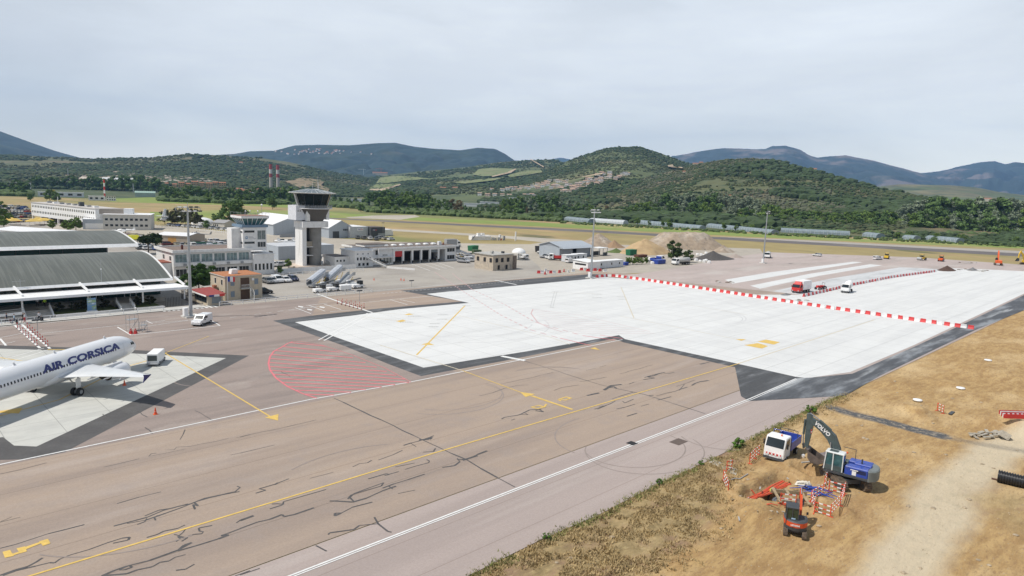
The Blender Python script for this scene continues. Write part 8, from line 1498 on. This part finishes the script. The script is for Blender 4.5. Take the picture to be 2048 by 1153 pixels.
# rubble and manholes
r_ = random.Random(11)
for i in range(15):
    q = GS(1946+i*4.2+r_.uniform(-5, 5), 870+r_.uniform(-4, 9)); b = MB(); b.box(-.7*r_.uniform(.4, 1), .7, -.16, .16, 0, .12, mat('old_concrete', (.42, .38, .31), .9, var=.3, sc=3)); o = b.build('concrete_slab_piece', None, 'broken pale concrete slab in the rubble heap', 'rubble', 'broken slabs in the rubble heap', loc=q+Vector((0, 0, .1+.18*r_.random())), rz=r_.uniform(-1, .6)); o.rotation_euler[0] = r_.uniform(-.3, .3)
t = thing('manhole_box', 'open concrete manhole box tipped over beside the rubble heap', 'manhole box', GS(2005, 876, .15), .4); t.rotation_euler = (.5, .3, .4); b = MB()
for x0, x1, y0, y1 in ((-.5, .5, -.5, -.38), (-.5, .5, .38, .5), (-.5, -.38, -.38, .38), (.38, .5, -.38, .38)): b.box(x0, x1, y0, y1, 0, .7, mat('old_concrete'))
b.build('walls', t)
for i, (u, v) in enumerate(((1976, 722), (1921, 778), (1835, 802), (1903, 827))):
    b = MB(); (b.lathe([(.2, .12), (.55, .12), (.6, .0), (.55, .2), (.3, .2)], WHITE, n=20) if i < 3 else b.box(-.8, .8, -.2, .2, .02, .1, DGREY)); b.build('manhole_ring', None, ('white concrete manhole ring farthest out on the sand', 'white concrete manhole ring in the middle of the sand', 'small white ring beside the brown mound', 'dark slot grate beside the small orange panel')[i], 'manhole', loc=GS(u, v, .03))
MB().box(-.9, .9, -.6, .6, 0, .02, mat('grate', (.12, .09, .075), .8)).build('drain_grate', None, 'rusty rectangular drain grate on the apron shoulder', 'grate', loc=G(1357, 884, .02)); MB().box(-.45, .45, -.45, .45, 0, .02, BLACK).build('drain_grate', None, 'small dark drain cover on the double white line', 'grate', loc=G(1264, 887, .03))
q = GS(1440, 930); b = MB(); b.add([(p.x, p.y, p.z+.05) for p in (GS(1417, 926), GS(1426, 919), GS(1475, 940), GS(1472, 952), GS(1440, 936))], [(0, 1, 2, 3, 4)], mat('old_concrete')).build('path', kind='structure')
# ---- heaps
def heap(u, v, rx, ry, h, mt, label, name='sand_pile', rz=0., seed=0, pw=1.15, flat=0.):
    n, m_ = 64, 26; V = []
    for j in range(m_):
        f = j/(m_-1)
        for i in range(n):
            a = 2*math.pi*i/n; rr = 1+.35*float(fbm(np.array(math.cos(a)*1.5+seed), np.array(math.sin(a)*1.5+seed*2), 3)); x, y = rx*f*rr*math.cos(a), ry*f*rr*math.sin(a)
            z = h*max(0, 1-max(0, f-flat)/(1-flat))**pw*(1+.5*float(fbm(np.array(x/6+seed), np.array(y/6), 4)))+.5*h*.25*float(fbm(np.array(x*.7+seed), np.array(y*.7), 4))*(1-f); V.append((x, y, z if f < 1 else -.1))
    F = [(j*n+i, j*n+(i+1) % n, (j+1)*n+(i+1) % n, (j+1)*n+i) for j in range(m_-1) for i in range(n)]; me = npmesh(name, V, F, mt, True); return link(name, me, None, label, 'heap', loc=G(u, v), rz=rz)
m1 = mat('ochre_sand', (.46, .33, .18), .95, var=.12, sc=.3, bump=.6, layers=[((.38, .26, .14), (.2, .2, .6), .45, .65, .7)]); m2 = mat('excavated_soil', (.34, .27, .2), .95, var=.25, sc=.5, bump=.8, layers=[((.44, .38, .31), (.15, .15, .1), .48, .62, .8), ((.2, .17, .14), (.6, .6, .3), .58, .68, .7)])
heap(1290, 506, 15, 10, 6.4, m1, 'big ochre sand pile, the smooth one left of the bush', seed=1, pw=.95, flat=.06); heap(1366, 496, 22, 12, 7.4, m2, 'long grey-brown soil pile behind the dark heap', seed=2, flat=.45, rz=-.75, pw=.9); heap(1446, 504, 8, 5, 3, m2, 'low brown tail of the long soil pile', seed=3); heap(1425, 519, 13, 5, 3.2, mat('asphalt_millings', (.095, .088, .082), .95, var=.3, bump=.6), 'low dark heap of asphalt millings', 'millings_pile', seed=4, rz=-.2)
heap(1893, 541, 6.5, 3, 1.8, mat('dark_brown_debris', (.09, .05, .035), .95, var=.4), 'dark brown debris heap at the end of the second barrier row', 'debris_pile', seed=12); heap(1945, 541, 4, 2, 1.1, mat('grey_debris', (.2, .2, .2), .95, var=.4), 'low grey debris heap right of the dark brown one', 'debris_pile', seed=13); heap(1572, 590, 2.6, 1.2, .5, mat('grey_debris'), 'flat grey rubble heap near the red lorry', 'debris_pile', seed=14)
heap(1470, 515, 5, 3.5, 1.6, mat('pink_gravel', (.36, .3, .26), .95), 'small pinkish gravel heap right of the dark heap', 'gravel_pile', seed=5); heap(1196, 492, 13, 10, 6.4, m2, 'grey soil pile behind the works hangar', seed=6); heap(1228, 495, 6, 5, 3, mat('brown_soil', (.3, .2, .12), .95), 'brown soil pile with plants right of the hangar pile', seed=7); heap(1232, 505, 5, 4, 1.6, mat('weedy_soil', (.1, .14, .04), .95, var=.3), 'low mound covered with green weeds', 'weed_mound', seed=8)
tree('bush', p=G(1347, 523), sc=.72, label='large round dark green bush beside the tank lorry', cat='bush', **dict(KD, key='roundbush', base=.2, col=(.075, .11, .035), r=5.)); tree('bush', p=G(1376, 525), sc=.42, label='smaller bush right behind the tank lorry', cat='bush', **dict(KD, key='roundbush', base=.2, col=(.075, .11, .035), r=5.))
for i in range(5): tree('bush', p=G(1256+i*9, 530-i*.4), sc=random.uniform(.24, .3), label='green bush in the low hedge right of the site cabins', group='hedge right of the site cabins', cat='bush', **dict(KG))
def skip(u, v, m_, label, L_=5.2, H_=1.9, rz=.0): 
    t = thing('container', label, 'container', G(u, v), rz); b = MB(); b.fr(-L_/2, L_/2, -1.1, 1.1, .1, -L_/2-.2, L_/2+.2, -1.2, 1.2, H_, m_); b.build('body', t); r = MB()
    for k in range(7): x = -L_/2+L_*k/6; r.bar((x, -1.12, .1), (x, -1.24, H_), .1, .1, m_)
    r.build('rib', t)
GRN = mat('container_green', (.02, .16, .07), .6); skip(1262, 511, GRN, 'green steel container at the foot of the ochre sand pile', 4.5, 2.5); skip(1281, 515, mat('rust', (.14, .06, .04), .9), 'rusty open skip right of the green container', 6, 1.1); skip(1318, 528, BLUE, 'blue container beside the round bush', 5, 1.6); skip(1248, 531, BLUE, 'small blue skip at the end of the cabin row', 2, 1.2); skip(946, 502, GRN, 'green container in the clutter beyond the fire station', 4.5, 2.2, .3); skip(906, 505, mat('dark_slate', (.08, .09, .1), .6), 'dark slate-coloured container right of the fire station', 5, 2.6); skip(953, 508, mat('olive', (.06, .1, .04), .6), 'olive green waste container beyond the fire station', 3, 1.6, -.3); skip(1079, 505, BLACK, 'black container on the grass left of the works hangar', 3, 2.6, 1.5)
for i, (u, v) in enumerate(((1300, 520), (1307, 523), (1296, 525), (1305, 528), (1312, 519), (1400, 524), (1408, 525), (1418, 527), (1392, 523), (1412, 522), (1395, 511), (1402, 512), (1412, 508), (1408, 514))):
    MB().cb(-.7, .7, -.6, .6, 0, random.uniform(.7, 1.1), WHITE, .2).build('bulk_bag', None, 'white bulk bag or concrete lump in the yard '+('left of the round bush' if i < 5 else 'near the dark heap'), 'bulk bag', 'white bulk bags '+('left of the bush' if i < 5 else 'near the dark heap'), loc=G(u, v), rz=random.random())
for i in range(16):
    u = 915+random.random()*58; v = 506+random.random()*12; p = G(u, v); t = thing('baggage_trolley', 'empty grey baggage trolley in the clutter right of the fire station', 'trolley', p, random.uniform(0, 3), 'trolleys right of the fire station'); MB().box(-1.4, 1.4, -.7, .7, .4, .5, GREY).build('deck', t); MB().path([(-1.4, -.7, .5), (-1.4, -.7, 1.3), (-1.4, .7, 1.3), (-1.4, .7, .5)], .04, STEEL).build('rail', t)
    for x in (-1, 1): MB().cyl((x, -.7, .2), (x, .7, .2), .2, BLACK).build('wheel', t)
# far machines
def roller(p, rz, label, m_):
    t = thing('road_roller', label, 'roller', p, rz); MB().cyl((1.6, -1, .75), (1.6, 1, .75), .75, STEEL, n=18).build('drum', t); MB().cb(-2.4, .6, -.9, .9, .6, 1.5, m_, .1).bar((.5, .9, 1), (1.6, 1.05, .9), .15, .25, m_).bar((.5, -.9, 1), (1.6, -1.05, .9), .15, .25, m_).build('body', t); c = MB(); c.box(-.6, .6, -.8, .8, 2.7, 2.8, m_)
    for x in (-.55, .55):
        for y in (-.75, .75): c.box(x-.04, x+.04, y-.04, y+.04, 1.5, 2.7, BLACK)
    c.build('canopy', t); MB().box(-.4, .4, -.6, .6, 1.5, 2.2, BLACK).build('seat', t)
    for s_ in (1, -1): wheel(t, (-1.6, s_*.85, .7), .7, .45)
roller(G(1843, 521), 2.9, 'yellow road roller on the far edge of the pink apron', YEL); roller(G(1882, 523), .1, 'orange road roller right of the yellow one', ORG); roller(G(1773, 518), 0.2, 'small yellow roller beside the far white van', YEL)
t = thing('tractor', 'small red tractor behind the second barrier row', 'tractor', G(1641, 580), 2.7); MB().cb(-1.2, 1.5, -.4, .4, .7, 1.3, RED, .08).build('body', t); MB().path([(-.9, -.5, 1.2), (-.9, -.5, 2.1), (-.9, .5, 2.1), (-.9, .5, 1.2)], .04, BLACK).build('roll_bar', t)
for x, r in ((-.8, .65), (1.1, .4)):
    for s_ in (1, -1): wheel(t, (x, s_*.75, r), r, .3)
def far_excavator(p, rz, label, m_):
    t = thing('excavator', label, 'excavator', p, rz); crawler(t, 4, 2.4, .9, .6, 0, 5); MB().cb(-2.2, 1.4, -1.2, 1.2, 1.1, 2.3, m_, .15).build('body', t); MB().cb(.2, 1.5, .3, 1.2, 2.3, 3.2, GLASS, .1).build('cab', t); b = MB(); prism_path(b, [(1, 1.8), (2.2, 4.4), (3.6, 6.2)], .45, m_, [.5, .7, .4]); b.build('boom', t); b = MB(); prism_path(b, [(3.5, 6.4), (4.2, 4.6), (4.4, 3)], .35, m_, [.3, .5, .3]); b.build('arm', t); bucket(t, 4.4, 3.1, 1.1, 1, DGREY, -.4)
far_excavator(G(1996, 531), .3, 'orange crawler excavator far off at the right end of the apron', ORG); far_excavator(G(2052, 530), 2.5, 'excavator cut by the right edge of the picture', YEL)
for i in range(34):
    u, v, g_ = random.choice(((1900, 540, 'near the end of the second barrier row'), (1945, 541, 'near the end of the second barrier row'), (1930, 528, 'along the far edge of the apron'), (1975, 543, 'along the far edge of the apron'), (1572, 603-2, 'where the two barrier rows meet'), (1450, 565, 'beside the pale strips'))); u += random.gauss(0, 13); v += random.gauss(0, 1.2); A, Fc = ICOS[i % 6]; b = MB(); b.add([(x*.8, y*.8, z*.35) for x, y, z in A], [tuple(f) for f in Fc], mat('debris', (.17, .13, .1), .9, var=.5, sc=2) if i % 2 else CONC); b.build('rubble', None, 'lump of rubble '+g_, 'rubble', 'rubble lumps '+g_, loc=G(u, v, .03), rz=i)
# ---- trees among the buildings
tree('umbrella_pine', p=G(297, 508), sc=1., label='spreading dark umbrella pine behind the rear terminal roof', **dict(key='umbrella', h=7.6, r=5.2, base=2.6, col=(.03, .05, .018), shape='flat', cards=3600, lobes=24, card=.5, nvar=1, lobe_r=.3, squash=.6))
for i, (u, v, s_, l_) in enumerate(((398, 587, .62, 'large green tree between the terminal and the beige house'), (376, 590, .48, 'olive tree touching the terminal roof end behind the mast'), (415, 572, .5, 'green tree close behind the beige house'))): tree('broadleaf_tree', p=G(u, v), sc=s_, label=l_, **dict(KG, key='yardtree', h=11, r=5.2, base=2.2, col=(.05, .1, .022), cards=4200, card=.42))
for i, (u, v, s_, kd) in enumerate(((134, 461, .5, KG), (152, 462, .62, KG), (140, 463, .4, KG), (105, 459, .45, KG), (8, 455, .6, KG), (0, 438, .8, KD), (20, 440, .4, KG), (262, 456, .3, KD), (272, 457, .28, KD))): tree('broadleaf_tree', p=G(u, v), sc=s_, label='green tree or bush between the white blocks behind the terminal', group='greenery behind the terminal', **kd)
for i, (u, v, s_) in enumerate(((330, 450, .7), (345, 452, .65), (356, 452, .8), (372, 453, .7), (388, 454, .82), (396, 454, .6))): tree('broadleaf_tree', p=G(u, v), sc=s_, label='dark bronze-green tree in the row beyond the white post fence', group='dark trees beyond the white post fence', **dict(KB, key='bronze', col=(.13, .13, .07)))
tree('evergreen_tree', p=G(458, 455), sc=1.15, label='tall dark evergreen just left of the old control tower', **KD); tree('evergreen_tree', p=G(474, 447), sc=1.2, label='dark evergreen behind the roof of the old control tower', **KD); tree('palm_tree', p=G(434, 446), sc=.5, label='small palm-like tree by the clubhouse', **KD); tree('bush', p=G(412, 458), sc=.38, label='dark round bush in front of the dome tent', cat='bush', **KD)
tree('bush', p=G(577, 536), sc=.28, label='bright green bush at the corner of the new tower plinth', cat='bush', **KG); tree('bush', p=G(560, 548), sc=.2, label='low dark bush on the terrace below the new tower', cat='bush', **KD)
MB().bar((0, 0, .5), (26, 0, .5), .2, 1.3, WALLW).build('boundary_wall', None, 'white terrace wall below the new control tower', 'wall', loc=(88, 186.5, 0)); rail_fence('rail_fence', [(84, 178, 0), (93, 180.5, 0), (112, 179, 0)], 'grey-white fence along the terrace below the new tower', h=1.1)
# chain-link yard beside the terminal
t = thing('yard_fence', 'dark slatted yard fence at the right end of the terminal', 'fence', (52, 147.5, 0)); b = MB()
for k in range(30): b.box(-.0, .05, k*.3, k*.3+.06, 0, 1.9, BLACK)
b.build('panel', t); b = MB()
for k in range(12): b.box(-6+k*.3, -5.95+k*.3, 0, .05, 0, 1.9, BLACK)
b.build('panel', t)
# debris and spoil round the trench
r_ = random.Random(31)
for i in range(26):
    u, v = r_.uniform(1460, 1640), r_.uniform(935, 1040); q = GS(u, v, .02); m_ = r_.choice((CONC, mat('timber'), mat('debris'), mat('old_concrete'), BLACK)); L_ = r_.uniform(.15, .8)
    MB().box(-L_/2, L_/2, -.06, .06, 0, .07, m_).build('debris_piece', None, 'small piece of site debris scattered round the trench', 'debris', 'debris pieces round the trench', loc=q, rz=r_.uniform(0, 3))
for i in range(10):
    u, v = r_.uniform(1540, 1610), r_.uniform(1002, 1020); q = GS(u, v, .12); a = r_.uniform(-.6, .3); d = Vector((math.cos(a-.9), math.sin(a-.9), 0))*r_.uniform(.4, .9); MB().path([q-d, q+Vector((0, 0, .12)), q+d], .04, mat('orange_conduit'), 6).build('conduit', None, 'loose orange conduit length between the timber frame and the small excavator', 'conduit', 'loose orange conduits by the small excavator')
# ================================================================ HAZE
hz = bpy.data.materials.new('haze_air'); hz.use_nodes = True; t = hz.node_tree; t.nodes.clear()
o_ = t.nodes.new('ShaderNodeOutputMaterial'); pv = t.nodes.new('ShaderNodeVolumePrincipled')
pv.inputs['Color'].default_value = (.3, .56, 1, 1); pv.inputs['Density'].default_value = 7.5e-5; pv.inputs['Anisotropy'].default_value = .1
t.links.new(pv.outputs['Volume'], o_.inputs['Volume'])
hb = MB().box(-12000, 12000, -12000, 12000, -1.2, 1150, hz).build('haze', kind='stuff')
